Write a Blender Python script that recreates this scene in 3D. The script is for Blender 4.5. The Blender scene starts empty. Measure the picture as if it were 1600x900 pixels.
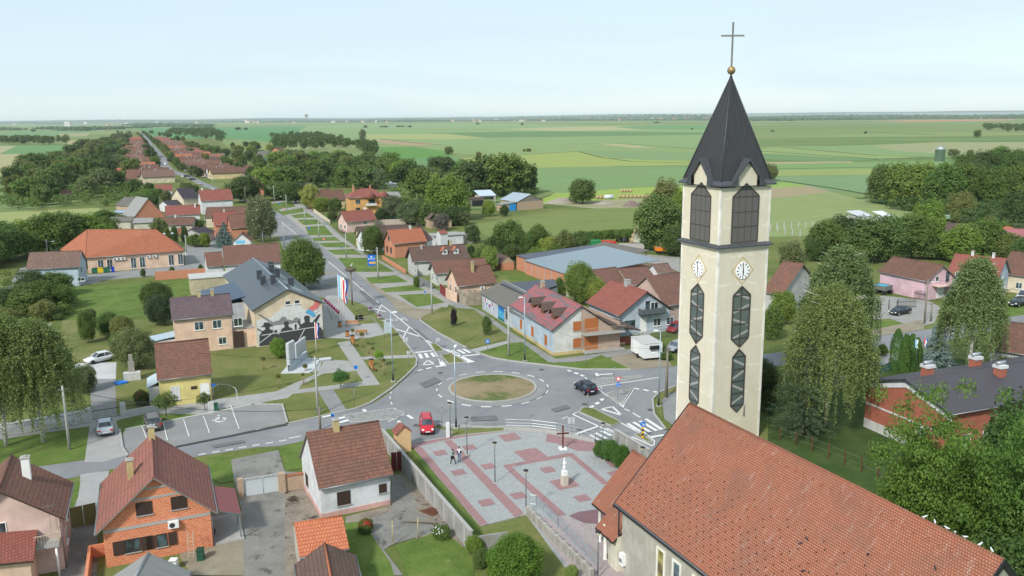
import bpy,math,random
import numpy as np
from mathutils import Vector,Matrix
PI =math.pi
R =math.radians
S =bpy.context.scene
COL =S.collection

# ------------------------------------------------------------------ camera, world, sun, exposure
F_PX,CAM_H =1320.0,36.0
TH,RHO =math.atan(266/1320.0),R(0.5)
_r0,_f0,_u0 =Vector((1,0,0)),Vector((0,math.cos(TH),-math.sin(TH))),Vector((0,math.sin(TH),math.cos(TH)))
_r =math.cos(RHO)* _r0 - math.sin(RHO)* _u0
_u =math.sin(RHO)* _r0 + math.cos(RHO)* _u0
cd =bpy.data.cameras.new('camera'); cam =bpy.data.objects.new('camera',cd); COL.objects.link(cam)
cd.sensor_width =36; cd.lens =36* F_PX /1600; cd.clip_start =1; cd.clip_end =90000
M =Matrix(((_r.x,_u.x,-_f0.x),(_r.y,_u.y,-_f0.y),(_r.z,_u.z,-_f0.z)))
cam.matrix_world =Matrix.Translation((0,0,CAM_H))@ M.to_4x4()
S.camera =cam
S.view_settings.view_transform ='Standard'; S.view_settings.look ='None'
S.view_settings.gamma =1; S.view_settings.use_curve_mapping =False
S.view_settings.exposure =0.70
S.render.engine ='CYCLES'
S.cycles.max_bounces =6; S.cycles.diffuse_bounces =3; S.cycles.glossy_bounces =2; S.cycles.transmission_bounces =3
S.cycles.transparent_max_bounces =6; S.cycles.volume_bounces =1; S.cycles.use_denoising =True
S.cycles.volume_step_rate =4

SUN_EL =R(40); SUN_H =Vector((-0.50,-0.86,0)).normalized()      # towards the sun: left and a little behind the camera
W =bpy.data.worlds.new("World"); S.world =W; W.use_nodes =True
nt =W.node_tree; N =nt.nodes; L =nt.links
bg =N['Background']; bg.inputs[1].default_value =0.1
sky =N.new('ShaderNodeTexSky'); sky.sky_type ='NISHITA'; sky.sun_disc =False
sky.sun_elevation =SUN_EL; sky.sun_rotation =math.atan2(SUN_H.x,SUN_H.y)
sky.altitude =100; sky.air_density =1.0; sky.dust_density =.4; sky.ozone_density =2.0
tc =N.new('ShaderNodeTexCoord'); mp =N.new('ShaderNodeMapping'); mp.inputs['Scale'].default_value =(1.3,1.3,11)
L.new(tc.outputs['Generated'],mp.inputs[0])
nz =N.new('ShaderNodeTexNoise'); nz.inputs['Scale'].default_value =1.6; nz.inputs['Detail'].default_value =5; nz.inputs['Distortion'].default_value =.6
L.new(mp.outputs[0],nz.inputs[0])
cr =N.new('ShaderNodeMapRange'); cr.inputs[1].default_value =.40; cr.inputs[2].default_value =.64; cr.inputs[3].default_value =.74; cr.inputs[4].default_value =.93
L.new(nz.outputs[0],cr.inputs[0])
mx =N.new('ShaderNodeMix'); mx.data_type ='RGBA'
L.new(cr.outputs[0],mx.inputs[0]); L.new(sky.outputs[0],mx.inputs[6]); mx.inputs[7].default_value =(4.5,5.45,6.0,1)
L.new(mx.outputs[2],bg.inputs[0])
sl =bpy.data.lights.new('sun','SUN'); sl.energy =2.5; sl.angle =R(7); sl.color =(1,.965,.91)
so =bpy.data.objects.new('sun',sl); COL.objects.link(so); so.location =(-60,-40,90)
sd =Vector((SUN_H.x * math.cos(SUN_EL),SUN_H.y * math.cos(SUN_EL),math.sin(SUN_EL)))
so.rotation_euler =sd.to_track_quat('Z','Y').to_euler()

# ------------------------------------------------------------------ surveying helpers
def ray(px,py): return _f0 + _r *((px -800)/ F_PX)+ _u *((450- py)/ F_PX)
def G(px,py,z=0.0):
    d =ray(px,py); t =(z - CAM_H)/ d.z
    return Vector((d.x * t,d.y * t,z))
def PR(p):
    d =Vector(p)- Vector((0,0,CAM_H)); w =d.dot(_f0)
    return 800+ F_PX * d.dot(_r)/ w,450- F_PX * d.dot(_u)/ w
def AZ(py,y):                                  # height of the point seen on image row py at depth y (centre column)
    d =ray(800,py); return CAM_H + d.z * y / d.y
def HT(e,g):                                   # height of e above ground point g, one vertical
    p =G(*g); d =ray(*e); return CAM_H + d.z * p.y / d.y
GRID =23.5                                     # bearing of the village's cross streets
UX =Vector((math.cos(R(GRID)),math.sin(R(GRID)),0)); UY =Vector((-UX.y,UX.x,0))

# ------------------------------------------------------------------ object helpers
def tag(o,label=None,cat=None,group=None,kind=None):
    if label: o['label']=label
    if cat: o['category']=cat
    if group: o['group']=group
    if kind: o['kind']=kind
    return o
def thing(name,label,cat,loc=(0,0,0),rz=0,group=None):
    o =bpy.data.objects.new(name,None); COL.objects.link(o); o.empty_display_size =.3
    o.location =loc; o.rotation_euler =(0,0,rz)
    return tag(o,label,cat,group)
def clone(o,loc,rz=0,sc=1,label=None,color=None,group=None):
    c =o.copy(); COL.objects.link(c); c.location =loc; c.rotation_euler =(0,0,rz)
    if hasattr(sc,'__len__'): c.scale =sc
    else: c.scale =(sc,sc,sc)
    if label: c['label']=label
    if group: c['group']=group
    if color: c.color =color
    for ch in o.children:
        d =ch.copy(); COL.objects.link(d); d.parent =c
        if color: d.color =color
        for g in ch.children:
            e =g.copy(); COL.objects.link(e); e.parent =d
            if color: e.color =color
    return c

class MB:
    """collects faces with metre UVs, builds one mesh object"""
    def __init__(s): s.v =[]; s.f =[]; s.uv =[]; s.m =[]; s.sm =[]
    def face(s,pts,mi=0,uv=None,smooth=False):
        pts =[Vector(p) for p in pts]; i =len(s.v); s.v += pts; s.f.append(tuple(range(i,i + len(pts)))); s.m.append(mi); s.sm.append(smooth)
        if uv is None:
            n =Vector((0,0,0))
            for k in range(1,len(pts)-1): n +=(pts[k]- pts[0]).cross(pts[k +1]- pts[0])
            n =n.normalized() if n.length >1e-12 else Vector((0,0,1))
            if abs(n.z)>.97: t,b =Vector((1,0,0)),Vector((0,1,0))
            else:
                t =Vector((0,0,1)).cross(n).normalized(); b =n.cross(t)
            uv =[(p.dot(t),p.dot(b)) for p in pts]
        s.uv += uv
        return s
    def box(s,x0,x1,y0,y1,z0,z1,mi=0,rot=None,o=None):
        c =[Vector((x,y,z)) for z in (z0,z1) for x,y in ((x0,y0),(x1,y0),(x1,y1),(x0,y1))]
        if rot is not None:
            o =Vector(o or (0,0,0)); c =[rot @ p + o for p in c]
        for q in ((3,2,1,0),(4,5,6,7),(0,1,5,4),(1,2,6,5),(2,3,7,6),(3,0,4,7)): s.face([c[k] for k in q],mi)
        return s
    def prism(s,poly,z0,z1,mi=0,top=None,bottom=True):
        n =len(poly); a =[Vector((p[0],p[1],z0)) for p in poly]; b =[Vector((p[0],p[1],z1)) for p in poly]
        ar =sum(poly[i][0]* poly[(i +1)% n][1]- poly[(i +1)% n][0]* poly[i][1] for i in range(n))
        if ar <0: a.reverse(); b.reverse()
        s.face(b,mi if top is None else top)
        if bottom: s.face(a[::-1],mi)
        for i in range(n): j =(i +1)% n; s.face([a[i],a[j],b[j],b[i]],mi)
        return s
    def slab(s,pts,t,mi=0,under=None):
        """planar polygon with thickness t downwards"""
        pts =[Vector(p) for p in pts]
        n =(pts[1]- pts[0]).cross(pts[2]- pts[0]).normalized()
        if n.z <0: pts =pts[::-1]; n =-n
        lo =[p - Vector((0,0,t)) for p in pts]
        s.face(pts,mi); s.face(lo[::-1],mi if under is None else under)
        for i in range(len(pts)): j =(i +1)% len(pts); s.face([lo[i],lo[j],pts[j],pts[i]],mi if under is None else under)
        return s
    def tube(s,p,q,r0,r1=None,n=8,mi=0,cap=True):
        r1 =r0 if r1 is None else r1; p,q =Vector(p),Vector(q); d =(q - p).normalized()
        a =d.orthogonal().normalized(); b =d.cross(a)
        P =[p +(a * math.cos(2* PI * k / n)+ b * math.sin(2* PI * k / n))* r0 for k in range(n)]
        Q =[q +(a * math.cos(2* PI * k / n)+ b * math.sin(2* PI * k / n))* r1 for k in range(n)]
        for k in range(n): j =(k +1)% n; s.face([P[k],P[j],Q[j],Q[k]],mi,smooth=n >5)
        if cap: s.face(P[::-1],mi); s.face(Q,mi)
        return s
    def path(s,pts,r,n=6,mi=0):
        rr =r if hasattr(r,'__len__') else [r]* len(pts)
        for i in range(len(pts)-1): s.tube(pts[i],pts[i +1],rr[i],rr[i +1],n,mi)
        return s
    def lathe(s,prof,c=(0,0,0),n=16,mi=0,sx=1,sy=1):
        c =Vector(c)
        rings =[[c + Vector((r * sx * math.cos(2* PI * k / n),r * sy * math.sin(2* PI * k / n),z)) for k in range(n)] for r,z in prof]
        for i in range(len(rings)-1):
            for k in range(n): j =(k +1)% n; s.face([rings[i][k],rings[i][j],rings[i +1][j],rings[i +1][k]],mi,smooth=True)
        s.face(rings[0][::-1],mi); s.face(rings[-1],mi)
        return s
    def ball(s,c,r,n=10,mi=0,sc=(1,1,1)):
        m =n //2+1; c =Vector(c)
        P =lambda i,k: c + Vector((r * sc[0]* math.sin(PI * i / m)* math.cos(2* PI * k / n),r * sc[1]* math.sin(PI * i / m)* math.sin(2* PI * k / n),r * sc[2]* math.cos(PI * i / m)))
        for i in range(m):
            for k in range(n):
                j =(k +1)% n
                q =[P(i,k),P(i +1,k),P(i +1,j),P(i,j)]
                if i ==0: q =[q[0],q[1],q[2]]
                elif i == m -1: q =[q[0],q[1],q[3]]
                s.face(q,mi,smooth=True)
        return s
    def sheet(s,poly,z,mi=0):
        n =len(poly); ar =sum(poly[i][0]* poly[(i +1)% n][1]- poly[(i +1)% n][0]* poly[i][1] for i in range(n))
        p =[Vector((q[0],q[1],z)) for q in poly]
        return s.face(p if ar >0 else p[::-1],mi)
    def strip(s,pts,w,z0,z1,mi=0,w2=None):
        """raised ribbon along a polyline (kerb, path); centred"""
        P =[Vector((p[0],p[1],0)) for p in pts]; n =len(P); A =[]; B =[]
        for i in range(n):
            d =(P[min(i +1,n -1)]- P[max(i -1,0)]).normalized(); q =Vector((-d.y,d.x,0))
            ww =w if w2 is None else w +(w2 - w)* i /(n -1)
            A.append(P[i]+ q * ww /2); B.append(P[i]- q * ww /2)
        for i in range(n -1):
            a,b,c,d =B[i],B[i +1],A[i +1],A[i]
            up =lambda v,z: Vector((v.x,v.y,z))
            s.face([up(a,z1),up(b,z1),up(c,z1),up(d,z1)],mi)
            if z1 - z0 >.02:
                s.face([up(a,z0),up(b,z0),up(b,z1),up(a,z1)],mi); s.face([up(c,z0),up(d,z0),up(d,z1),up(c,z1)],mi)
        return s
    def build(s,name,mats,parent=None,loc=None,rz=None,merge=False):
        me =bpy.data.meshes.new(name)
        me.from_pydata([tuple(p) for p in s.v],[],s.f)
        if not isinstance(mats,(list,tuple)): mats =[mats]
        for m in mats: me.materials.append(m)
        me.polygons.foreach_set('material_index',s.m); me.polygons.foreach_set('use_smooth',s.sm)
        ul =me.uv_layers.new(name='UVMap'); ul.data.foreach_set('uv',np.array(s.uv,'f').ravel())
        me.update()
        if merge or any(s.sm):
            import bmesh
            bm =bmesh.new(); bm.from_mesh(me); bmesh.ops.remove_doubles(bm,verts=bm.verts,dist=1e-4); bm.to_mesh(me); bm.free()
        o =bpy.data.objects.new(name,me); COL.objects.link(o)
        if parent: o.parent =parent
        if loc is not None: o.location =loc
        if rz is not None: o.rotation_euler =(0,0,rz)
        return o

# ------------------------------------------------------------------ materials
_mc ={}
def _c(c): return (c[0],c[1],c[2],1) if len(c)==3 else c
def mat(key,fn):
    if key not in _mc:
        m =bpy.data.materials.new(str(key)[:40]); m.use_nodes =True
        t =m.node_tree; b =t.nodes['Principled BSDF']; b.inputs['Roughness'].default_value =.85; b.inputs['Specular IOR Level'].default_value =.3
        fn(m,t,t.nodes,t.links,b); _mc[key]=m
    return _mc[key]
def nmap(t,out,scale):
    n =t.nodes.new('ShaderNodeMapping'); n.inputs['Scale'].default_value =scale; t.links.new(out,n.inputs[0]); return n.outputs[0]
def noise(t,co,sc,det=4,rough=.6,dist=0):
    n =t.nodes.new('ShaderNodeTexNoise'); n.inputs['Scale'].default_value =sc; n.inputs['Detail'].default_value =det; n.inputs['Roughness'].default_value =rough; n.inputs['Distortion'].default_value =dist
    t.links.new(co,n.inputs['Vector']); return n.outputs['Fac']
def ramp(t,fac,stops,interp='LINEAR'):
    n =t.nodes.new('ShaderNodeValToRGB'); n.color_ramp.interpolation =interp; e =n.color_ramp.elements
    while len(e)< len(stops): e.new(.5)
    for k,(p,c) in enumerate(stops):
        e[k].position =p; e[k].color =(c,c,c,1) if not hasattr(c,'__len__') else _c(c)
    t.links.new(fac,n.inputs[0]); return n.outputs[0]
def mix(t,a,b,f,mode='MIX'):
    n =t.nodes.new('ShaderNodeMix'); n.data_type ='RGBA'; n.blend_type =mode
    for s_,v in ((6,a),(7,b),(0,f)):
        if isinstance(v,bpy.types.NodeSocket): t.links.new(v,n.inputs[s_])
        elif s_ ==0: n.inputs[0].default_value =v
        else: n.inputs[s_].default_value =_c(v)
    return n.outputs[2]
def math_(t,op,a,b=None,c=None):
    n =t.nodes.new('ShaderNodeMath'); n.operation =op
    for i,v in enumerate((a,b,c)):
        if v is None: continue
        if isinstance(v,bpy.types.NodeSocket): t.links.new(v,n.inputs[i])
        else: n.inputs[i].default_value =v
    return n.outputs[0]
def coord(t,k):
    n =t.nodes.new('ShaderNodeTexCoord'); return n.outputs[k]
def pos(t): return t.nodes.new('ShaderNodeNewGeometry').outputs['Position']
def bump(t,b,h,strength=.5,dist=.02):
    n =t.nodes.new('ShaderNodeBump'); n.inputs['Strength'].default_value =strength; n.inputs['Distance'].default_value =dist
    t.links.new(h,n.inputs['Height']); t.links.new(n.outputs[0],b.inputs['Normal'])
def sc_(c,k): return tuple(min(1,x * k) for x in c[:3])

def plain(c,rough=.8,metal=0,spec=.3,var=.12,scale=3):
    def fn(m,t,N,L,b):
        p =pos(t); f =noise(t,p,scale)
        L.new(mix(t,sc_(c,1- var),sc_(c,1+ var),f),b.inputs['Base Color'])
        b.inputs['Roughness'].default_value =rough; b.inputs['Metallic'].default_value =metal; b.inputs['Specular IOR Level'].default_value =spec
    return mat(('plain',tuple(c),rough,metal,var),fn)
def plaster(c,dirt=.35):
    def fn(m,t,N,L,b):
        p =pos(t)
        f =ramp(t,noise(t,p,.55,6,.65),[(.38,0),(.62,1)])
        st =ramp(t,noise(t,nmap(t,p,(2.2,2.2,.25)),1.3,5,.7),[(.45,0),(.8,1)])
        col =mix(t,sc_(c,.80),sc_(c,1.06),f)
        col =mix(t,col,sc_(c,.55),math_(t,'MULTIPLY',st,dirt))
        L.new(col,b.inputs['Base Color']); bump(t,b,noise(t,p,60,3),.25,.01)
        b.inputs['Roughness'].default_value =.9
    return mat(('plaster',tuple(c),dirt),fn)
def tiles(c1,c2,c3=(.07,.055,.045),moss=.5,tw=.24,th=.36,patch=1.0,light=None):
    """roof tiles laid in rows, u along the eaves, v up the slope; c3 lichen and soot"""
    def fn(m,t,N,L,b):
        uv =coord(t,'UV')
        bk =N.new('ShaderNodeTexBrick'); bk.offset =.5; L.new(uv,bk.inputs['Vector'])
        bk.inputs['Scale'].default_value =1; bk.inputs['Brick Width'].default_value =tw; bk.inputs['Row Height'].default_value =th
        bk.inputs['Mortar Size'].default_value =.018; bk.inputs['Mortar Smooth'].default_value =.6; bk.inputs['Bias'].default_value =0
        bk.inputs['Color1'].default_value =_c(c1); bk.inputs['Color2'].default_value =_c(c2); bk.inputs['Mortar'].default_value =_c(sc_(c1,.32))
        oi =N.new('ShaderNodeObjectInfo'); off =N.new('ShaderNodeVectorMath'); off.operation ='ADD'; cmb =N.new('ShaderNodeCombineXYZ')
        L.new(math_(t,'MULTIPLY',oi.outputs['Random'],50),cmb.inputs[0]); L.new(cmb.outputs[0],off.inputs[0]); L.new(uv,off.inputs[1])
        ms =ramp(t,noise(t,off.outputs[0],.45* patch,7,.72,.5),[(.44,0),(.68,1)])
        sp =ramp(t,noise(t,nmap(t,off.outputs[0],(1,.8,1)),4.5,5,.75),[(.46,0),(.62,1)])
        d =math_(t,'MULTIPLY',math_(t,'MAXIMUM',ms,math_(t,'MULTIPLY',sp,.5)),moss)
        col =mix(t,bk.outputs[0],c3,d)
        if light:
            lt =ramp(t,noise(t,nmap(t,off.outputs[0],(1.6,.35,1)),1.4,8,.8),[(.55,0),(.68,1)])
            ld =ramp(t,noise(t,off.outputs[0],12,3),[(.46,0),(.6,1)])
            col =mix(t,col,light,math_(t,'MULTIPLY',math_(t,'MULTIPLY',lt,ld),.85))
        L.new(col,b.inputs['Base Color'])
        sx =N.new('ShaderNodeSeparateXYZ'); L.new(uv,sx.inputs[0])
        saw =math_(t,'SUBTRACT',1,math_(t,'FRACT',math_(t,'DIVIDE',sx.outputs[1],th)))
        h =math_(t,'ADD',saw,math_(t,'MULTIPLY',bk.outputs['Fac'],-.6))
        bump(t,b,h,.9,.04); b.inputs['Roughness'].default_value =.82
    return mat(('tiles',tuple(c1),tuple(c2),tuple(c3),moss,tw,th,light),fn)
def bricks(c1,c2,mortar=(.42,.4,.37),bw=.27,bh=.2,ms=.022,dirt=.25):
    def fn(m,t,N,L,b):
        uv =coord(t,'UV')
        bk =N.new('ShaderNodeTexBrick'); L.new(uv,bk.inputs['Vector'])
        bk.inputs['Scale'].default_value =1; bk.inputs['Brick Width'].default_value =bw; bk.inputs['Row Height'].default_value =bh
        bk.inputs['Mortar Size'].default_value =ms; bk.inputs['Mortar Smooth'].default_value =.3
        bk.inputs['Color1'].default_value =_c(c1); bk.inputs['Color2'].default_value =_c(c2); bk.inputs['Mortar'].default_value =_c(mortar)
        f =ramp(t,noise(t,uv,.8,6,.7),[(.4,0),(.75,1)])
        L.new(mix(t,bk.outputs[0],sc_(c1,.55),math_(t,'MULTIPLY',f,dirt)),b.inputs['Base Color'])
        bump(t,b,bk.outputs['Fac'],-.5,.015); b.inputs['Roughness'].default_value =.9
    return mat(('bricks',tuple(c1),tuple(c2),bw,bh,tuple(mortar)),fn)
def seam(c,w=.5,rough=.45,metal=.3,groove=.10,stain=.25):
    """standing seam / trapezoid sheet: ribs along v"""
    def fn(m,t,N,L,b):
        uv =coord(t,'UV'); sx =N.new('ShaderNodeSeparateXYZ'); L.new(uv,sx.inputs[0])
        fr =math_(t,'FRACT',math_(t,'DIVIDE',sx.outputs[0],w))
        rib =ramp(t,fr,[(0,1),(groove,.0),(1- groove,.0),(1,1)])
        st =ramp(t,noise(t,nmap(t,uv,(1,.18,1)),1.8,6,.75),[(.4,0),(.8,1)])
        col =mix(t,c,sc_(c,1.55),rib); col =mix(t,col,sc_(c,.6),math_(t,'MULTIPLY',st,stain))
        L.new(col,b.inputs['Base Color']); bump(t,b,rib,.7,.03)
        b.inputs['Roughness'].default_value =rough; b.inputs['Metallic'].default_value =metal
    return mat(('seam',tuple(c),w,rough),fn)
def ground(key,stops,sc=.35,fine=6,spots=None,rough=.95,bumpy=.3,stretch=None,streak=0):
    """multi-scale noise ground"""
    def fn(m,t,N,L,b):
        p =pos(t)
        if stretch:
            mp_ =N.new('ShaderNodeMapping'); mp_.inputs['Rotation'].default_value =(0,0,-R(stretch[2])); L.new(p,mp_.inputs[0])
            p2 =nmap(t,mp_.outputs[0],(stretch[0],stretch[1],1))
        else: p2 =p
        a =noise(t,p2,sc,7,.68); f =noise(t,p,fine,5,.7)
        v =math_(t,'ADD',math_(t,'MULTIPLY',a,.68),math_(t,'MULTIPLY',f,.32))
        col =ramp(t,v,stops)
        if spots:
            s_ =ramp(t,noise(t,p,spots[1],6,.7,.4),[(spots[2],0),(spots[2]+.08,1)])
            col =mix(t,col,spots[0],math_(t,'MULTIPLY',s_,spots[3] if len(spots)>3 else .9))
        L.new(col,b.inputs['Base Color']); bump(t,b,f,bumpy,.05)
        b.inputs['Roughness'].default_value =rough; b.inputs['Specular IOR Level'].default_value =.15
    return mat(('ground',key),fn)
def glass(c=(.02,.03,.035),rough=.08):
    def fn(m,t,N,L,b):
        f =noise(t,pos(t),.9,2)
        L.new(mix(t,c,sc_(c,4),ramp(t,f,[(.4,0),(.6,1)])),b.inputs['Base Color']); b.inputs['Roughness'].default_value =rough; b.inputs['Specular IOR Level'].default_value =.8
    return mat(('glass',tuple(c)),fn)
def leafm(key,base=None,trans=.35,var=.5,rough=.55):
    """leaves: tone from the object's own colour, varied clump by clump and leaf by leaf"""
    def fn(m,t,N,L,b):
        oi =N.new('ShaderNodeObjectInfo')
        c =oi.outputs['Color'] if base is None else None
        if c is None:
            rgb =N.new('ShaderNodeRGB'); rgb.outputs[0].default_value =_c(base); c =rgb.outputs[0]
        at =N.new('ShaderNodeAttribute'); at.attribute_name ='tone'
        n1 =noise(t,pos(t),.45,3)
        k =math_(t,'ADD',math_(t,'MULTIPLY',at.outputs['Fac'],var),math_(t,'MULTIPLY',n1,.5))
        hs =N.new('ShaderNodeHueSaturation'); L.new(c,hs.inputs['Color'])
        L.new(math_(t,'ADD',.495,math_(t,'MULTIPLY',math_(t,'SUBTRACT',oi.outputs['Random'],.5),.022)),hs.inputs['Hue'])
        hs.inputs['Saturation'].default_value =1.0
        L.new(math_(t,'ADD',.55,k),hs.inputs['Value'])
        L.new(hs.outputs[0],b.inputs['Base Color']); b.inputs['Roughness'].default_value =rough; b.inputs['Specular IOR Level'].default_value =.25
        tr =N.new('ShaderNodeBsdfTranslucent'); ms =N.new('ShaderNodeMixShader'); ms.inputs[0].default_value =trans
        L.new(mix(t,hs.outputs[0],(1.0,1.0,.35),.25,'MULTIPLY'),tr.inputs[0])
        L.new(b.outputs[0],ms.inputs[1]); L.new(tr.outputs[0],ms.inputs[2]); L.new(ms.outputs[0],N['Material Output'].inputs[0])
    return mat(('leaf',key),fn)

METAL =plain((.30,.32,.33),.45,.6); GALV =plain((.42,.45,.47),.4,.5); WHITE =plain((.78,.78,.76),.5,var=.04)
BLACKM =plain((.02,.02,.022),.5); DARKM =plain((.055,.06,.065),.5,.3); CONC =plain((.36,.35,.33),.9,var=.25,scale=1.5)
WOODG =plain((.20,.18,.155),.85,var=.3,scale=6); WOODB =plain((.16,.075,.035),.6,var=.3,scale=5); RUBBER =plain((.02,.02,.02),.8)
GLASS =glass(); GLASSB =glass((.05,.07,.085)); GUTTER =plain((.22,.23,.24),.4,.5); RUST =plain((.12,.045,.025),.8,var=.3,scale=5)
BROWNM =plain((.055,.035,.028),.6)

# ------------------------------------------------------------------ the land
LAWN =ground('lawn',[(.28,(.075,.095,.028)),(.40,(.105,.130,.035)),(.50,(.145,.160,.050)),(.60,(.195,.180,.075)),(.72,(.25,.205,.105))],.16,3.2,spots=((.30,.25,.16),.35,.64,.8))
LAWNB =ground('lawnb',[(.28,(.050,.082,.018)),(.42,(.080,.128,.026)),(.52,(.110,.165,.036)),(.62,(.150,.185,.050)),(.75,(.21,.20,.08))],.25,4,spots=((.26,.23,.13),.45,.65,.7))
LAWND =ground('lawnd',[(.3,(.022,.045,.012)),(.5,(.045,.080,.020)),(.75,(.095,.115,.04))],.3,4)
ROUGH =ground('rough',[(.28,(.055,.085,.022)),(.42,(.090,.125,.032)),(.52,(.135,.160,.045)),(.62,(.19,.185,.07)),(.74,(.24,.205,.10))],.05,1.5)
ASPH =ground('asphalt',[(.28,(.150,.155,.163)),(.44,(.198,.203,.212)),(.56,(.235,.238,.243)),(.70,(.285,.285,.283))],.14,25,rough=.85,bumpy=.15,spots=((.115,.12,.127),.22,.60,.55))
ASPH2 =ground('asphalt worn',[(.2,(.19,.19,.19)),(.5,(.24,.24,.235)),(.8,(.32,.31,.29))],.3,14,rough=.9,bumpy=.15)
PAVE =ground('concrete path',[(.2,(.25,.245,.24)),(.5,(.33,.325,.315)),(.8,(.42,.41,.39))],.5,10)
YARD =ground('old concrete',[(.2,(.09,.085,.078)),(.4,(.17,.165,.15)),(.6,(.25,.24,.22)),(.8,(.34,.32,.29))],.35,5,spots=((.06,.055,.045),.5,.57,.7))
DIRT =ground('dirt',[(.2,(.15,.125,.09)),(.5,(.26,.225,.165)),(.8,(.37,.33,.26))],.3,5)
GRAVEL =ground('gravel',[(.2,(.17,.165,.155)),(.5,(.29,.28,.26)),(.8,(.38,.37,.33))],.4,14)
KERB =ground('kerb',[(.2,(.27,.265,.25)),(.6,(.40,.39,.37)),(.8,(.5,.48,.45))],1.2,12)
WPAINT =ground('road paint',[(.2,(.45,.45,.45)),(.45,(.62,.62,.61)),(.8,(.74,.74,.72))],1.2,14)
YPAINT =ground('yellow paint',[(.2,(.33,.28,.16)),(.6,(.48,.38,.16)),(.8,(.5,.42,.25))],1.2,14)
STONES =ground('set stones',[(.3,(.09,.09,.09)),(.5,(.26,.26,.25)),(.7,(.42,.42,.40))],2.4,5,bumpy=.8)

def fields_mat(m,t,N,L,b):
    p =pos(t)
    def cells(rot,sx,sy,seed):
        mp_ =N.new('ShaderNodeMapping'); mp_.inputs['Rotation'].default_value =(0,0,R(rot)); L.new(p,mp_.inputs[0])
        wv =noise(t,nmap(t,mp_.outputs[0],(1/900,1/900,1)),1,2)
        s =N.new('ShaderNodeSeparateXYZ'); L.new(mp_.outputs[0],s.inputs[0])
        yy =math_(t,'ADD',math_(t,'DIVIDE',s.outputs[1],sy),math_(t,'MULTIPLY',wv,1.2)); iy =math_(t,'FLOOR',yy)
        xx =math_(t,'ADD',math_(t,'DIVIDE',s.outputs[0],sx),math_(t,'MULTIPLY',iy,.37)); ix =math_(t,'FLOOR',xx)
        c =N.new('ShaderNodeCombineXYZ'); L.new(ix,c.inputs[0]); L.new(iy,c.inputs[1]); c.inputs[2].default_value =seed
        w =N.new('ShaderNodeTexWhiteNoise'); L.new(c.outputs[0],w.inputs[0])
        fy =math_(t,'FRACT',yy); edge =math_(t,'LESS_THAN',fy,.035)
        return w.outputs['Value'],edge
    v,e =cells(-8,1500,230,3.0)
    v2,e2 =cells(-8,800,75,7.0)
    col =ramp(t,v,[(0,(.14,.215,.075)),(.14,(.17,.24,.085)),(.28,(.215,.275,.10)),(.42,(.10,.185,.06)),(.56,(.20,.26,.11)),(.68,(.16,.23,.095)),(.80,(.26,.285,.125)),(.93,(.30,.29,.14))],'CONSTANT')
    col =mix(t,col,mix(t,sc_((.16,.22,.1),.8),(.26,.29,.15),v2),.32)
    n1 =noise(t,nmap(t,p,(.0016,.006,1)),1,6,.65)
    col =mix(t,col,mix(t,(.09,.15,.06),(.30,.31,.16),n1),.28)
    col =mix(t,col,(.05,.085,.035),math_(t,'MULTIPLY',e,.7))
    L.new(col,b.inputs['Base Color']); b.inputs['Roughness'].default_value =1; b.inputs['Specular IOR Level'].default_value =0
FIELDS =mat('fields',fields_mat)

def struct(mb,name,m,**k): return tag(mb.build(name,m),kind='structure')
_z =[0.0]
def zz():                                      # every flat sheet lies a hair above the one laid before it
    _z[0]+=.0009; return _z[0]
# one sheet to the horizon
mb =MB(); RR =42000; n =48
ring =[(RR * math.cos(2* PI * k / n),RR * math.sin(2* PI * k / n)) for k in range(n)]
mb.sheet(ring,-.02); struct(mb,'ground',FIELDS)
def px(pts,z=0): return [tuple(G(*p)[:2]) for p in pts]
def field(pts,cols,z,key,name='field',**k):
    mb =MB().sheet(px(pts),z)
    return struct(mb,name,ground(key,cols,**k))
g3 =lambda a,b,c:[(.25,a),(.5,b),(.75,c)]
def crop(key,c,v=.12,sc=.02,st=(1,6,15),fine=.6):
    c =(c[0]*.98,c[1]*1.0,c[2]*.84)
    return dict(key=key,cols=g3(sc_(c,1- v),c,sc_(c,1+ v)),sc=sc,fine=fine,stretch=st)
def F_(pts,z,key,c,**k):
    d =crop(key,c,**k); nm ='field'
    pts =[((1135 if 1055<= x <=1110 or 1200<= x <=1212 else x),y) for x,y in pts]
    mb =MB().sheet(px(pts),z); return struct(mb,nm,ground(d['key'],d['cols'],d['sc'],d['fine'],stretch=d['stretch']))

# fields one can tell apart, from near to far
F_([(1205,372),(1205,318),(1300,300),(1368,318),(1440,334),(1330,360),(1290,368)],.012,'maize stubble',(.22,.26,.12),v=.30,sc=.10,st=(1,3,8),fine=1.6)
F_([(1205,318),(1205,300),(1262,290),(1300,300)],.014,'bare strip',(.30,.245,.17))
F_([(1205,300),(1205,286),(1228,285),(1262,290)],.014,'bright strip',(.225,.31,.09))
F_([(1205,286),(1220,276),(1365,273),(1365,302),(1310,299)],.012,'blue green wheat',(.165,.245,.135))
F_([(1205,276),(1206,267),(1370,262),(1370,273)],.016,'yellow green rows',(.24,.28,.11),v=.25)
F_([(1205,266),(1205,258),(1420,252),(1500,250),(1500,262),(1340,264)],.018,'pea green',(.17,.26,.11))
F_([(1205,258),(1205,254),(1330,252),(1335,254)],.026,'tan line',(.33,.27,.18))
F_([(1190,248),(1212,237),(1372,249),(1290,253)],.024,'dark wheat',(.135,.215,.10))
F_([(1212,237),(1222,230),(1440,245),(1372,249)],.028,'striped plot',(.22,.28,.12),v=.3)
F_([(1222,230),(1300,228),(1480,222),(1600,224),(1600,246),(1440,245)],.030,'pale wheat',(.185,.265,.125))
F_([(1360,228),(1460,222),(1600,222),(1600,238),(1480,240),(1400,236)],.034,'beige crop',(.27,.27,.16))
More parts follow.
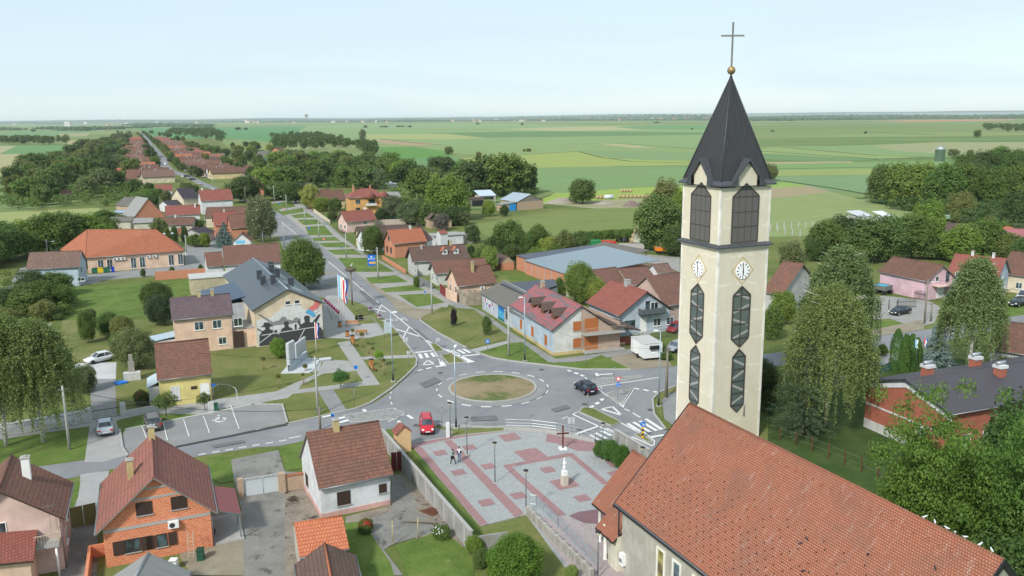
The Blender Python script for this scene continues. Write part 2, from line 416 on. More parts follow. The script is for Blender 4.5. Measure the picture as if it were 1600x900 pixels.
F_([(790,330),(800,322),(1062,300),(1062,287),(905,297),(870,300),(860,306)],.012,'bright barley',(.26,.33,.085),v=.16)
F_([(835,290),(830,262),(1040,256),(1075,260),(1075,282),(880,302),(862,300)],.016,'wheat',(.165,.245,.115),sc=.01)
F_([(690,250),(790,243),(905,236),(1065,257),(960,260),(835,262),(800,260)],.020,'striped barley',(.265,.305,.105),v=.2)
F_([(655,230),(690,226),(850,226),(1110,232),(1110,252),(1000,250),(905,236),(790,243),(720,241)],.024,'soft wheat',(.205,.265,.12),sc=.008)
F_([(905,236),(1000,236),(1110,240),(1110,253),(960,248)],.03,'grey green wheat',(.175,.25,.125))
F_([(430,198),(560,194),(760,193),(1040,198),(1110,204),(1110,232),(850,226),(655,228),(565,224),(440,214)],.028,'wide wheat',(.20,.275,.135),sc=.004)
F_([(570,210),(700,209),(760,216),(690,218),(575,217)],.040,'yellowed crop',(.295,.315,.145))
F_([(574,218),(600,218),(690,225),(650,228),(600,224)],.044,'ploughed',(.33,.245,.165))
F_([(668,208),(860,205),(1110,207),(1110,210),(860,214),(760,215)],.036,'dark crop',(.12,.20,.09))
F_([(780,202),(900,198),(1110,197),(1110,200),(990,203),(880,205)],.040,'straw band',(.34,.32,.19))
F_([(960,199),(1020,196),(1110,195),(1110,203),(1000,202)],.046,'green band',(.13,.235,.10))
F_([(590,230),(645,229),(700,237),(706,244),(640,248),(602,246)],.044,'deep green crop',(.105,.22,.06))
F_([(598,246),(706,244),(730,252),(720,262),(650,268),(600,258)],.03,'blue green crop',(.125,.225,.10))
F_([(930,224),(970,225),(1025,231),(985,231)],.05,'dry patch',(.34,.31,.19))
F_([(215,200),(330,199),(480,197),(440,222),(330,215),(250,220)],.03,'clover',(.10,.22,.10),sc=.004)
F_([(0,206),(170,203),(110,212),(90,213),(0,211)],.03,'left wheat',(.15,.24,.125),sc=.004)
F_([(92,209),(140,208),(135,213),(90,214)],.05,'left tan',(.30,.275,.17))
F_([(105,220),(165,216),(160,226),(105,226)],.04,'left straw',(.34,.29,.18))
F_([(-60,228),(26,228),(0,240),(-60,246)],.03,'left gold',(.32,.30,.21))
F_([(26,228),(105,227),(105,241),(0,240.5)],.026,'left teal',(.125,.225,.105),sc=.006)
F_([(-80,241),(42,240.5),(40,256),(0,262),(-90,268)],.02,'left beige',(.33,.30,.18),sc=.01)
F_([(-90,268),(0,262),(40,256),(60,262),(48,275),(-90,292)],.016,'left stubble',(.29,.28,.13),v=.25,sc=.02)
F_([(-60,352),(0,332),(60,329),(150,325),(178,330),(110,345),(0,356)],.012,'garden strip',(.27,.29,.13),v=.22,sc=.05)
F_([(1360,189.5),(1440,187.5),(1590,186.3),(1570,188.5),(1420,190.2)],.06,'poppy field',(.42,.20,.14),sc=.004)

mb =MB()
for w_,ln in [(5,[(595,217),(655,224),(690,226.5)]),(5,[(655,208),(760,208)]),(3,[(905,237),(940,246),(985,252),(1135,257)]),(4,[(890,225),(965,224),(1135,236)]),(4,[(1222,230),(1372,243),(1445,245)]),(4,[(1160,234),(1372,249)]),(4,[(1280,228),(1375,225)]),(7,[(1360,206),(1465,211)]),(4,[(1360,248),(1520,247)]),(3,[(1160,265),(1375,261)]),(2.6,[(1225,283),(1300,294),(1370,306),(1425,322)]),(7,[(1160,216),(1380,214),(1600,216)]),(3,[(800,243),(905,236.5)]),(2,[(960,260),(1135,259)]),(8,[(560,202),(780,203)]),(6,[(1190,222),(1330,220),(1480,222)])]: mb.strip([tuple(G(*p)[:2]) for p in ln],w_,0,.09)
struct(mb,'field_margin',ground('margin',[(.3,(.03,.06,.018)),(.6,(.06,.10,.03))],.1,1))

# village turf, yards and gardens
mb =MB().sheet(px([(1900,1400),(-300,1400),(-500,470),(-120,352),(0,335),(105,320),(160,300),(40,272),(110,250),(190,215),(205,206),(330,215),(420,262),(600,290),(740,330),(880,300),(905,297),(1062,298),(1210,372),(1290,368),(1440,334),(1510,338),(1640,338),(2100,420)]),.0)
struct(mb,'meadow',ROUGH)
def lawn(p,m,z,name='lawn'): return struct(MB().sheet(px(p),zz()),name,m)
lawn([(725,352),(870,330),(1062,318),(1062,362),(900,372),(770,372)],ground('paddock',[(.25,(.10,.135,.035)),(.5,(.16,.20,.06)),(.75,(.22,.22,.10))],.05,1.5,stretch=(1,5,12)),.012)
lawn([(850,318),(1062,302),(1062,322),(930,326)],ground('farmyard',[(.3,(.15,.18,.06)),(.5,(.27,.26,.15)),(.75,(.34,.31,.20))],.12,2),.016)
lawn([(96,500),(100,450),(180,445),(300,437),(296,460),(240,490),(110,508)],LAWNB,.012)
lawn([(98,560),(96,500),(235,500),(240,530),(200,560),(130,580)],LAWN,.012)
lawn([(330,548),(400,540),(510,530),(600,590),(660,600),(560,645),(450,664),(330,620)],LAWN,.010)
lawn([(-30,700),(0,682),(110,672),(145,672),(138,715),(60,728),(-30,740)],LAWNB,.010)
lawn([(160,560),(236,556),(236,650),(190,650)],LAWN,.012)
lawn([(185,672),(232,648),(330,645),(334,652),(250,668),(190,676)],LAWNB,.013)
lawn([(520,445),(560,470),(610,506),(650,560),(655,575),(600,605),(575,560),(520,490)],LAWN,.011)
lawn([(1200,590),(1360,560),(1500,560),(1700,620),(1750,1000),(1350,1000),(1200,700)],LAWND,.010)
lawn([(1340,505),(1400,500),(1440,507),(1350,522)],LAWNB,.014); lawn([(1540,480),(1600,474),(1640,490),(1550,500)],LAWNB,.014)
lawn([(775,425),(860,428),(870,440),(800,440)],LAWNB,.012); lawn([(865,400),(980,388),(1060,388),(1060,400),(980,410)],LAWNB,.012)
lawn([(980,395),(1062,402),(1062,425),(1000,420),(960,410)],GRAVEL,.014,'yard')

# roads
ROADA =[(640,586),(651,572),(651.5,562),(644,550),(634.7,535),(610,506.7),(569,476.4),(540,466),(520,466),(475,462),(440,440),(446,400),(437,372),(425,345),(400,322),(382,315),(330,296),(308,287),(290,277),(262,268.5),(248,260),(249,250),(242,239),(232,228),(226,219),(219,210),(214,207),
         (219,206.6),(226,210),(233,218),(240,227),(253,239),(262,250),(264,258),(274,266.5),(300,275),(318,284.5),(340,294),(386,311),(408,317),(449,340),(522.7,401),(590,453),(654,499.5),(683,520),(718,538.7),(729.5,544),(747.5,552),(770,560),(800,565),(850,571),(910,578),(990,577),(1056,572.4)]
ROADC =[(1200,553),(1300,538),(1357,527),(1442,516),(1500,506),(1600,492),(1900,455),(1900,480),(1600,512),(1550,518),(1440,540),(1357,553),(1200,574),(1100,592),(1056,602),(1030,613),(1019,624),(1022,648),(1040,670),(1056,690),(1110,780),(1020,760),(1000,735),(960,694),(930,690),(912,684),(880,674),(850,669),(800,667)]
ROADB =[(760,669),(700,670),(684,664),(678,668),(709,674.5),(700,684),(640,694.5),(622,690),(636,678),(627,671),(600,673),(481,688),(437,697),(400,699),(305,714),(171,734),(116,746),(61,757),(-60,782),(-60,748),(61,729),(127,720),(198,712),(274,696),(400,672),(451,663),(500,652.6),(549,641),(586.6,629),(610,613)]
struct(MB().sheet(px(ROADA + ROADC + ROADB),zz()),'road',ASPH)
for p,m,nm in [
    ([(187,690),(196,670),(392,632),(441,633),(449,661),(400,671),(270,700),(200,714)],ASPH2,'parking_bay'),
    ([(132,722),(141,660),(180,656),(186,672),(196,712),(160,722)],PAVE,'driveway'),
    ([(143,656),(141,610),(142,592),(180,592),(181,625),(183,655)],ground('drive grey',[(.3,(.19,.19,.19)),(.7,(.29,.285,.28))],.3,6),'driveway'),
    ([(110,592),(118,568),(182,566),(181,592)],ground('white slab',[(.3,(.42,.42,.42)),(.7,(.56,.56,.56))],.3,6),'driveway'),
    ([(-20,666),(130,640),(141,655),(330,625),(445,610),(462,600),(470,604),(450,622),(340,640),(330,648),(230,646),(186,656),(180,660),(-20,690)],PAVE,'pavement'),
    ([(330,548),(365,545),(510,528),(560,530),(560,500),(527,462),(510,462),(500,480),(400,535),(330,540)],PAVE,'pavement'),
    ([(536,508),(590,505),(604,522),(576,528),(540,530)],PAVE,'terrace'),
    ([(527,536),(546,532),(594,601),(572,603)],ground('setts',[(.3,(.27,.265,.25)),(.7,(.36,.355,.34))],.6,9),'footpath'),
    ([(398,628),(440,608),(497,583),(507,561),(545,564),(556,580),(505,584),(454,610),(570,596),(592,600),(510,610),(444,617),(398,634)],ground('setts',[],),'footpath'),
    ([(437,584),(452,570),(462,562),(503,560),(500,580),(486,582)],PAVE,'terrace'),
    ([(497,612),(521,609),(541,640),(519,648)],ASPH2,'driveway'),
    ([(564,558),(650,554),(651,559),(568,562)],PAVE,'footpath'),
    ([(732,547),(795,532),(800,535),(744,551)],PAVE,'footpath'),
    ([(590,452),(625,450),(650,468),(697,484),(690,490),(655,500),(625,477)],DIRT,'verge'),
    ([(940,548),(1030,545),(1050,572),(985,578),(950,566),(958,556)],DIRT,'yard'),
    ([(1350,500),(1345,470),(1380,462),(1450,470),(1470,480),(1460,505),(1430,512),(1390,498)],GRAVEL,'yard'),
    ([(1340,520),(1440,500),(1445,515),(1350,528)],DIRT,'verge'),
    ([(1346,560),(1440,543),(1442,550),(1380,570),(1350,568)],PAVE,'pavement'),
    ([(1056,605),(1040,612),(1034,625),(1038,655),(1062,672),(1075,640)],ASPH2,'pavement'),
    ([(125,446),(128,430),(289,414),(289,376),(350,372),(352,400),(322,418),(322,424),(243,431)],ASPH2,'school_yard'),
    ([(160,438),(240,431),(240,434),(150,442)],LAWN,'lawn'),
    ([(292,372),(350,366),(440,356),(470,356),(470,366),(400,372),(292,380)],ASPH2,'road'),
    ([(0,456),(15,446),(30,420),(46,416),(30,450),(10,470)],ASPH2,'driveway'),
    ]:
    struct(MB().sheet(px(p),zz()),nm,m)
for w_,ln in [(2.6,[(455,306),(468,317),(490,334),(512,355),(534,375),(559,394),(590,410),(619,427),(649,441),(676,455),(704,472),(745,489),(790,522),(862,566)]),(2.4,[(862,566),(940,556),(1035,541)])]: struct(MB().strip([G(*p) for p in ln],w_,0,zz()),'pavement',ground('path grey',[(.3,(.20,.195,.19)),(.7,(.31,.305,.295))],.5,10))
# one hard verge with grass plots left between the drives
struct(MB().sheet(px([(424,316),(455,310),(475,323),(512,353),(559,392),(619,425),(704,470),(697,484),(650,482),(590,452),(522,401),(449,340)]),zz()),'verge',ground('verge mix',[(.28,(.20,.19,.165)),(.45,(.29,.28,.26)),(.58,(.33,.31,.28)),(.72,(.20,.22,.10))],.25,6))
for pts in [[(528,403),(546,425),(617,425),(594,411),(587,403)],[(571,434),(580,443.5),(638,441),(619,430)],[(590,451.5),(603,457),(664,454),(648,445)],[(622,461),(651,480),(695,473),(672,459)],[(511,391),(523,398),(567,398),(551.5,389)],[(498,380),(507,386.5),(549,386.5),(537,378.5)],[(487.5,371.7),(491,376.7),(532,376.7),(523,370)],[(477,354.5),(482,368),(521,368),(507,352.7)],[(464,343),(474,352),(503,350),(496,343)],[(454,336.5),(462,341),(492,340),(480,333)],[(436,331),(446,335.8),(477,331),(472,325)],[(427,318),(431,327.8),(462,323),(455,314)]]: lawn(pts,LAWNB,0)
for i,((a,b),(c,d),wd) in enumerate([((455,352),(420,356),2.5),((497,455),(450,457),3),((530,470),(505,472),4)]):
    p,q =G(a,b),G(c,d); struct(MB().strip([p,q],wd,0,zz()),'driveway',GRAVEL)
lawn([(657,497),(690,480),(740,483),(798,528),(735,545),(722,540),(686,520)],LAWN,.0225)
lawn([(745,552),(800,536),(815,535),(858,567),(910,566),(940,555),(985,577),(910,577),(850,570),(800,564),(770,559)],LAWNB,.0225)
lawn([(560,430),(585,452),(610,470),(620,486),(650,500),(656,498),(600,455)],DIRT,.0222,'verge')
# the yards of the front row
for p,m,nm in [
    ([(355,720),(435,704),(445,737),(480,740),(500,810),(470,830),(475,1000),(380,1000),(378,800),(366,752)],YARD,'yard'),
    ([(445,760),(500,760),(505,812),(470,850),(465,950),(446,950)],ground('soil',[(.25,(.10,.08,.06)),(.5,(.24,.205,.165)),(.75,(.34,.31,.26))],.5,4,spots=((.035,.025,.018),.35,.56)),'yard'),
    ([(612,745),(632,738),(760,860),(700,900),(640,830),(540,820),(540,808),(612,790)],ground('soil',[]),'yard'),
    ([(565,815),(640,790),(685,830),(612,852),(600,860),(630,900),(606,900),(575,850)],YARD,'yard'),
    ([(612,745),(626,748),(655,790),(640,800),(612,805)],YARD,'yard'),
    ([(540,818),(566,815),(610,880),(625,930),(540,930)],LAWNB,'lawn'),
    ([(620,855),(690,828),(742,870),(738,930),(650,930)],LAWNB,'lawn'),
    ([(325,716),(360,714),(366,752),(345,756),(325,745)],LAWNB,'lawn'),
    ([(437,700),(478,688),(483,730),(446,737)],LAWNB,'lawn'),
    ([(120,768),(150,765),(153,800),(150,1000),(70,1000),(100,860),(112,800)],YARD,'yard'),
    ([(126,742),(171,736),(165,768),(150,798),(118,798)],PAVE,'driveway'),
    ([(108,757),(126,753),(122,778),(112,800),(106,800)],LAWNB,'lawn'),
    ([(330,800),(378,800),(382,900),(300,900),(280,870)],DIRT,'yard'),
    ([(599,672),(624,670),(636,678),(622,691),(607,676)],LAWNB,'lawn'),
    ([(640,700),(646,700),(758,838),(790,860),(770,900),(740,850)],LAWNB,'lawn'),
    ([(753,824),(822,806),(900,900),(900,960),(780,960),(752,836)],LAWN,'lawn'),
    ([(1030,620),(1050,606),(1062,602),(1062,612),(1040,616),(1034,628),(1036,655),(1026,645)],LAWN,'lawn'),
    ]: struct(MB().sheet(px(p),zz()),nm,m)

# ------------------------------------------------------------------ kerbs, islands and painted lines
def kerb(pts,h=.19,w=.25,name='kerb'):
    return struct(MB().strip(px(pts),w,0,h),name,KERB)
kerb([(560,638.5),(578,631),(609.5,610),(635,587.5),(650,572.5),(651.5,562),(644,550),(622,520),(609,506)])
kerb([(560,638.5),(500,652),(451,663)]); kerb([(449,662),(441,633),(398,633)]); kerb([(187,672),(191,700),(200,714)])
kerb([(655,500),(683,520),(718,538.7),(729.5,544)]); kerb([(744,551),(770,560),(800,565),(850,571),(910,578),(985,578)])
kerb([(1056,604),(1030,614),(1019.5,625),(1022,648),(1040,672)])
kerb([(678,668),(684,664),(760,668.5),(800,667.5),(850,669.5),(880,675),(912,685),(930,690.5)])
mb =MB(); mb.strip([G(*p) for p in [(275,699),(449,664)]],.45,0,.096); struct(mb,'drain_grating',DARKM)
RC =Vector((-2.75,109.75,0))
def circ(r,n=72,a0=0,a1=360): return [(RC.x + r * math.cos(R(a0 +(a1 - a0)* k / n)),RC.y + r * math.sin(R(a0 +(a1 - a0)* k / n))) for k in range(n +1)]
struct(MB().strip(circ(5.85),.3,0,.21),'kerb',KERB)
struct(MB().prism(circ(5.75)[:-1],0,.18),'roundabout_island',ground('island',[(.22,(.055,.085,.022)),(.42,(.10,.13,.04)),(.5,(.24,.19,.11)),(.75,(.36,.28,.18))],.17,3))
struct(MB().prism(circ(7.35)[:-1],0,.105),'apron',ASPH2)
def island(p,m,h=.2,name='traffic_island'):
    q =px(p); struct(MB().prism(q,0,h -.02),name,m); struct(MB().strip(q +[q[0]],.18,0,h),'kerb',KERB)
island([(672,538),(681,538),(694,549),(680,551)],LAWN)
island([(688,556),(706,553.5),(727,567),(700,569)],LAWN)
island([(904,645),(912,638),(928,640),(970,661),(955,667)],LAWN)
island([(947,617),(954,614.5),(987,608),(974,631),(964,631)],STONES)
island([(924,595),(938,592),(1003,588),(1004,590),(932,603)],STONES,.13)
island([(991,681),(1001,679),(1019,691),(1010,692)],LAWN)
island([(536,649.5),(614,639),(632,646),(620,655),(548,660)],STONES,.12)
def paint(segs,w=.14,name='road_marking',m=None,z=.0885):
    mb =MB()
    for s in segs: mb.strip([G(*p) for p in s],w,0,z)
    return struct(mb,name,m or WPAINT)
mb =MB()                                     # ring of short dashes round the apron
for k in range(0,360,20): mb.strip(circ(7.55,6,k,k +10),.16,0,.0885)
struct(mb,'road_marking',WPAINT)
def dashes(p,q,n,fill=.5):
    p,q =Vector(p),Vector(q); return [(p +(q - p)*(k / n),p +(q - p)*((k + fill)/ n)) for k in range(n)]
CL =[(440,347),(506.7,403.5)]
paint([CL]+[[(x0,y0),(x1,y1)] for x0,y0,x1,y1 in [(506.7,403.5,510,406.5),(513,409,585,468),(587,470,592,474),(595.5,476.4,610,487),(610,487,638,510),(638,510,664.5,531.5),(664.5,531.5,672,540),(672,540,690,566),(664.5,531.5,690,544),(690,544,730,566)]])
paint([[(575,480.5),(603,487.5)],[(595.5,478),(589.5,490)],[(617,514),(657,526.5)],[(639,512),(630,528)]],.22)
paint([[(648,551.5),(675,548.5)],[(718,557.5),(749,554)],[(680,573.5),(697,571.5)],[(652.5,580),(661,578)],[(664.5,577),(674,575)]],.38)
mb =MB()
for q in [[(652.5,554),(658,553.5),(662,561),(656.5,561)],[(662,553),(667,552.5),(671.5,559.5),(666,560)],[(671.5,552.5),(676,551.5),(681.5,558),(676.5,559)],
          [(703,548.5),(708,548),(719.5,554.5),(715,555.3)],[(712.5,547.5),(718,547),(729,553),(724.5,553.8)],[(721.5,546.5),(726.5,546),(737,551.7),(732.5,552.5)],
          [(683.5,558),(686,558.5),(697,570.5),(688,572)],[(696,547),(699,546.5),(743,566.5),(730,568)],
          [(502,651.5),(521,647.5),(524,649.5),(505,654)],[(519,655),(557,648),(560,650),(523,658)],[(525,660),(560,652.5),(562,655),(529,663)],[(565,641),(570,640),(574,643.5),(569,645)],[(569.5,646),(575,644.5),(578.5,647.5),(573.5,649)],
          [(620,659),(625,658),(629.5,664.5),(624,665.5)],[(634,650),(639,649),(648,655),(643,656)],
          [(978,663.5),(983,662),(1003,675),(998,676.5)],[(987,661),(992,660),(1019,676),(1014,677)],[(997,659),(1002,658),(1029,673.5),(1024,675)],[(1006.5,656),(1011.5,655),(1037,671.5),(1031.5,673)],
          [(896,679),(935,666),(938,667),(900,681)],[(920,681),(924,680),(942,690),(937,691)],[(928,678),(932,676.5),(950,686),(946,687)],[(937,675),(942,673.5),(958,681),(954,683)],[(945.5,671),(950,670),(962,677),(960,679)],
          [(1015.5,683),(1036,679.5),(1038,681.5),(1018,686)],
          [(920,637),(926,634),(930,636),(924,638.5)],[(928,631.5),(934,628.5),(938.5,630.5),(932.5,634)],[(936.5,625.5),(941,623),(945,624.5),(940.5,628)],
          [(885,579.5),(889,578.8),(894.5,581),(890,582)],[(895.5,583.5),(900,582.5),(905.5,585),(901,586)],[(905,587),(909,586),(914.5,588.5),(910.5,589.5)],
          [(929,584),(934,583.5),(937,588.5),(932,589)],[(987,607.5),(992,607),(1000,608.5),(997,610)],[(1003,610),(1008,609),(1016,611.5),(1011,612.5)],[(1019,612.5),(1024,612),(1028,613.5),(1024,615)],
          [(968,634),(976,633),(975,638.5)]]: mb.sheet(px(q),.0885)
struct(mb,'road_marking',WPAINT)
paint([[(661,570.5),(669,563.5)],[(669,563.5),(679,569.5)],[(679,569.5),(661,570.5)],[(940,640),(957,636)],[(957,636),(971,649)],[(971,649),(940,640)],[(934,586),(957,584.5)]],.22)
paint([[(914,590),(931,605)],[(931,605),(1030,590)],[(931,605),(947,618)],[(947,618),(972,634)],[(974,634),(990,609)],[(895,648),(918,637)],[(895,648),(960,678)],[(926,638),(1000,677)],[(1005,675),(1023,690)],[(987,683),(1021,698)],[(1023,690),(1021,698)],[(976,639.5),(984,643)],[(989,646),(1001,653)],[(939,606),(941,608)],[(936,610),(941,614)],[(878,655),(887,652)]],.13)
paint([[(620,640),(560,652)],[(616,638.5),(632,648)],[(632,648),(606,660)],[(400,672.5),(451,664)],[(470,682),(451,685.5)],[(611,613),(611,616)],[(609.5,620),(610,625)],[(611,629),(613,633)]],.13)
paint([[(x,y),(x +12,y -2.1)] for x,y in [(310,711.3),(331,707.8),(352,704.2),(373,700.6),(394,697.2),(415,693.8),(436,690.2)]],.12)
paint([[(222,665.5),(229,685)],[(255,660.5),(262,689)],[(287,656),(296,683.5)],[(318,650.5),(328,678)],[(360,633),(374,671)],[(196,671),(392,632.5)]],.10)
mb =MB()                                     # wheelchair sign in the last bay
c =G(343,655.5)
for q in [[(0,1.5),(0,.6)],[(0,.6),(.75,.6)],[(.75,.6),(1.15,0)],[(0,1.1),(.5,1.1)]]: mb.strip([c + UX *-a *.8+ UY *(b -.6) for a,b in q],.13,0,.096)
mb.strip([c + UX *(.1-.62* math.cos(R(a)))*1+ UY *(-.35+.62* math.sin(R(a))) for a in range(120,381,20)],.13,0,.096)
mb.sheet([tuple((c + UX *.18* math.cos(R(a))+ UY *(1.25+.18* math.sin(R(a))))[:2]) for a in range(0,360,40)],.096)
struct(mb,'wheelchair_marking',WPAINT)
# ŠKOLA and BUS written on the carriageway
def road_word(body,p,size,az,m,squash=1.0):
    cu =bpy.data.curves.new('word','FONT'); cu.body =body; cu.size =size; cu.align_x ='CENTER'; cu.align_y ='CENTER'; cu.extrude =.002
    o =bpy.data.objects.new('road_word',cu); COL.objects.link(o); me =o.to_mesh().copy(); COL.objects.unlink(o)
    o2 =bpy.data.objects.new('road_word',me); COL.objects.link(o2); me.materials.append(m)
    o2.location =(p[0],p[1],.0925); o2.rotation_euler =(0,0,az); o2.scale =(1,squash,1)
    return tag(o2,kind='structure')
road_word('ŠKOLA',G(616,500.5),1.5,R(GRID -2+180),WPAINT,1.9)
for x,y in [(513,427),(521,444),(458,330),(470,348)]: road_word('BUS',G(x,y),1.6,R(GRID),YPAINT,1.6)
paint([[(505,428),(511,424)],[(516,438),(522,436)],[(459,342),(478,354)]],.14,m=YPAINT)

# ------------------------------------------------------------------ the church square
def paver(key,c):
    def fn(m,t,N,L,b):
        mp_ =N.new('ShaderNodeMapping'); mp_.inputs['Rotation'].default_value =(0,0,R(-GRID)); L.new(pos(t),mp_.inputs[0])
        bk =N.new('ShaderNodeTexBrick'); L.new(mp_.outputs[0],bk.inputs['Vector']); bk.inputs['Scale'].default_value =1; bk.inputs['Brick Width'].default_value =.24; bk.inputs['Row Height'].default_value =.2
        bk.inputs['Mortar Size'].default_value =.012; bk.inputs['Color1'].default_value =_c(sc_(c,.9)); bk.inputs['Color2'].default_value =_c(sc_(c,1.08)); bk.inputs['Mortar'].default_value =_c(sc_(c,.5))
        f =ramp(t,noise(t,pos(t),.5,7,.7),[(.42,0),(.75,1)])
        L.new(mix(t,bk.outputs[0],sc_(c,.72),math_(t,'MULTIPLY',f,.5)),b.inputs['Base Color']); bump(t,b,bk.outputs['Fac'],-.3,.01)
    return mat(('paver',key),fn)
PG,PR_,PP,PL_ =paver('grey',(.355,.365,.36)),paver('red',(.335,.195,.195)),paver('plum',(.22,.125,.14)),paver('rose',(.40,.335,.33))
struct(MB().prism(px([(640,694.5),(693,685.6),(733,680),(789,674.5),(820,675),(854,678),(900,686),(928,692),(940,703),(966,730),(1010,790),(1010,960),(935,960),(822,805.5),(751,823)]),-.1,.10),'church_square',PG)
def pv(pts,m,z=.1045): return struct(MB().sheet(px(pts),z),'paving_band',m)
pv([(640,694.7),(658,699),(762,819.5),(751,822.6)],PR_); pv([(642,694.9),(693,686),(733,680.4),(789,674.8),(770,677.5),(733,682.6),(693,689.5),(658,697.8)],PR_,.1085)
pv([(693,690),(706,689),(820,805),(804,809.5)],PR_,.1125)
pv([(785.6,729),(797,729),(885.5,806),(870,809)],PR_); pv([(786,728.5),(888,709),(893,714),(797,731)],PR_,.1085)
pv([(885,710),(895,709.5),(952,757),(941,758)],PR_,.1125); pv([(802,707),(837,701),(858,716.5),(824,724)],PR_,.1165)
pv([(855,679),(928,693),(940,704),(966,731),(956,732),(930,706),(902,706),(880,697),(853,691)],PR_,.1085)
pv([(888,807.5),(905,801),(935,797),(965,800),(965,825),(935,820.5),(913,819)],PP); pv([(827,806),(863,812),(886,808.5),(913,819.8),(935,821.5),(975,826),(975,950),(935,950)],PL_,.1085)
for x,y,s_ in [(a[0],a[1],a[2] if len(a)>2 else 1.35) for a in [(687.8,709),(733,700.4),(716.7,739.6),(763,730),(760,786.7),(810,776),(856,735.6),(910,780),(796.7,684.4,2.1),(882,757,2.3),(962,742)]]:
    c =G(x,y); h =s_ /2; struct(MB().sheet([tuple((c + UX * a + UY * b)[:2]) for a,b in ((-h,-h),(h,-h),(h,h),(-h,h))],.1205),'paving_band',PR_)
kerb([(640,694.5),(693,685.6),(733,680),(789,674.5)],.15,.14); kerb([(787,673.5),(820,674),(854,677),(900,685),(930,691.5)],.45,.3,'retaining_kerb')

mb =MB()                                     # tar patches, tyre tracks and manhole covers
for q in [[(735,652),(775,650),(778,657),(737,659)],[(655,600),(680,590),(690,596),(664,607)],[(860,640),(885,633),(892,638),(868,645)],[(560,455),(572,455),(596,476),(583,477)],[(1080,582),(1180,566),(1184,569),(1084,585)],[(330,697),(380,688),(384,692),(334,701)],[(640,515),(652,514),(670,530),(660,531)]]: mb.sheet(px(q),.0855)
struct(mb,'asphalt_patch',ground('tar',[(.3,(.115,.12,.127)),(.6,(.16,.165,.172)),(.8,(.2,.2,.2))],.8,20))
for x,y in [(846,578),(913,632),(1016,641),(772,667),(563,448),(460,660),(688,583),(978,612),(650,665)]:
    c =G(x,y); struct(MB().sheet([(c.x +.34* math.cos(a),c.y +.34* math.sin(a)) for a in [k * PI /8 for k in range(16)]],.135 if (x,y)==(978,612) else .0925),'manhole_cover',plain((.10,.09,.085),.7,var=.3))

# ------------------------------------------------------------------ house kit
def frame_long(EL,ER,RL,ze=None,gl=None,gr=None,pitch=.8,ang=None):
    """front eave seen from EL to ER (pixels), ridge parallel to it starting at pixel RL"""
    if gl: ze =HT(EL,gl)
    elif gr: ze =HT(ER,gr)
    a,b =G(*EL,ze),G(*ER,ze); d =b - a
    if ang is not None:
        u =Vector((math.cos(R(ang)),math.sin(R(ang)),0)); w =d.dot(u)
        if gr and not gl: a =b - u * w
    else: w =d.length; u =d / w
    n =Vector((-u.y,u.x,0)); lo,hi =.5,14
    for _ in range(40):
        h =(lo + hi)/2; y =PR(a + n * h + Vector((0,0,pitch * h)))[1]
        if y > RL[1]: lo =h
        else: hi =h
    return dict(o=a,u=u,n=n,w=w,d=2* h,ze=ze,rise=pitch * h,axis='x')
def frame_gable(EL,ER,AP,depth,ze=None,gl=None,gr=None,ang=None,back=None):
    """gable end faces the camera: eave corners EL, ER, apex AP; depth metres away (or back = pixel of the far ridge end)"""
    if gl: ze =HT(EL,gl)
    elif gr: ze =HT(ER,gr)
    a,b =G(*EL,ze),G(*ER,ze); d =b - a
    if ang is not None:
        u =Vector((math.cos(R(ang)),math.sin(R(ang)),0)); w =d.dot(u)
        if gr and not gl: a =b - u * w
    else: w =d.length; u =d / w
    m =a + u * w /2; n =Vector((-u.y,u.x,0)); lo,hi =.2,12
    for _ in range(40):
        h =(lo + hi)/2
        if PR(m + Vector((0,0,h)))[1]> AP[1]: lo =h
        else: hi =h
    if back:
        q =G(back[0],back[1],ze + h); depth =(q - m).dot(n)
    return dict(o=a,u=u,n=n,w=w,d=depth,ze=ze,rise=h,axis='y')
def gpt(fr,x,y,z=0): return fr['o']*1+ fr['u']* x + fr['n']* y + Vector((0,0,z - fr['o'].z))

ID =0
def window(parent,p,ax,w,h,style='w',sill=True):
    """p lower left corner on the wall (local), ax unit vector along the wall; outward normal = ax x up"""
    p,ax =Vector(p),Vector(ax); nn =ax.cross(Vector((0,0,1)))
    rot =Matrix((ax,-nn,Vector((0,0,1)))).transposed()
    fm ={'w': WHITE,'b': BROWNM,'o': WOODB,'g': DARKM,'s': BROWNM,'so': mat_orange,'r': WHITE}[style]
    fb =MB(); t =.06 if min(w,h)>.8 else .05
    fb.box(0,w,-.05,.03,0,t,rot=rot,o=p); fb.box(0,w,-.05,.03,h - t,h,rot=rot,o=p)
    fb.box(0,t,-.05,.03,t,h - t,rot=rot,o=p); fb.box(w - t,w,-.05,.03,t,h - t,rot=rot,o=p)
    if w >.9: fb.box(w /2-.03,w /2+.03,-.045,.03,t,h - t,rot=rot,o=p)
    f =fb.build('window',fm,parent)
    gb =MB(); pm =GLASS; nm ='pane'
    if style in ('s','so','r'): pm ={'s': BROWNM,'so': mat_orange,'r': mat_shutter}[style]; nm ='shutter'
    gb.box(t,w - t,-.02,.03,t,h - t,rot=rot,o=p)
    if style in ('s','so'):
        k =0; z =t +.05
        while z < h - t -.08: gb.box(t +.04,w - t -.04,-.035,-.018,z,z +.035,rot=rot,o=p); z +=.09
    gb.build(nm,pm,f)
    if sill and w >.7:
        MB().box(-.08,w +.08,-.12,.02,-.07,-.003,rot=rot,o=p).build('sill',CONC if style !='w' else WHITE,f)
    return f
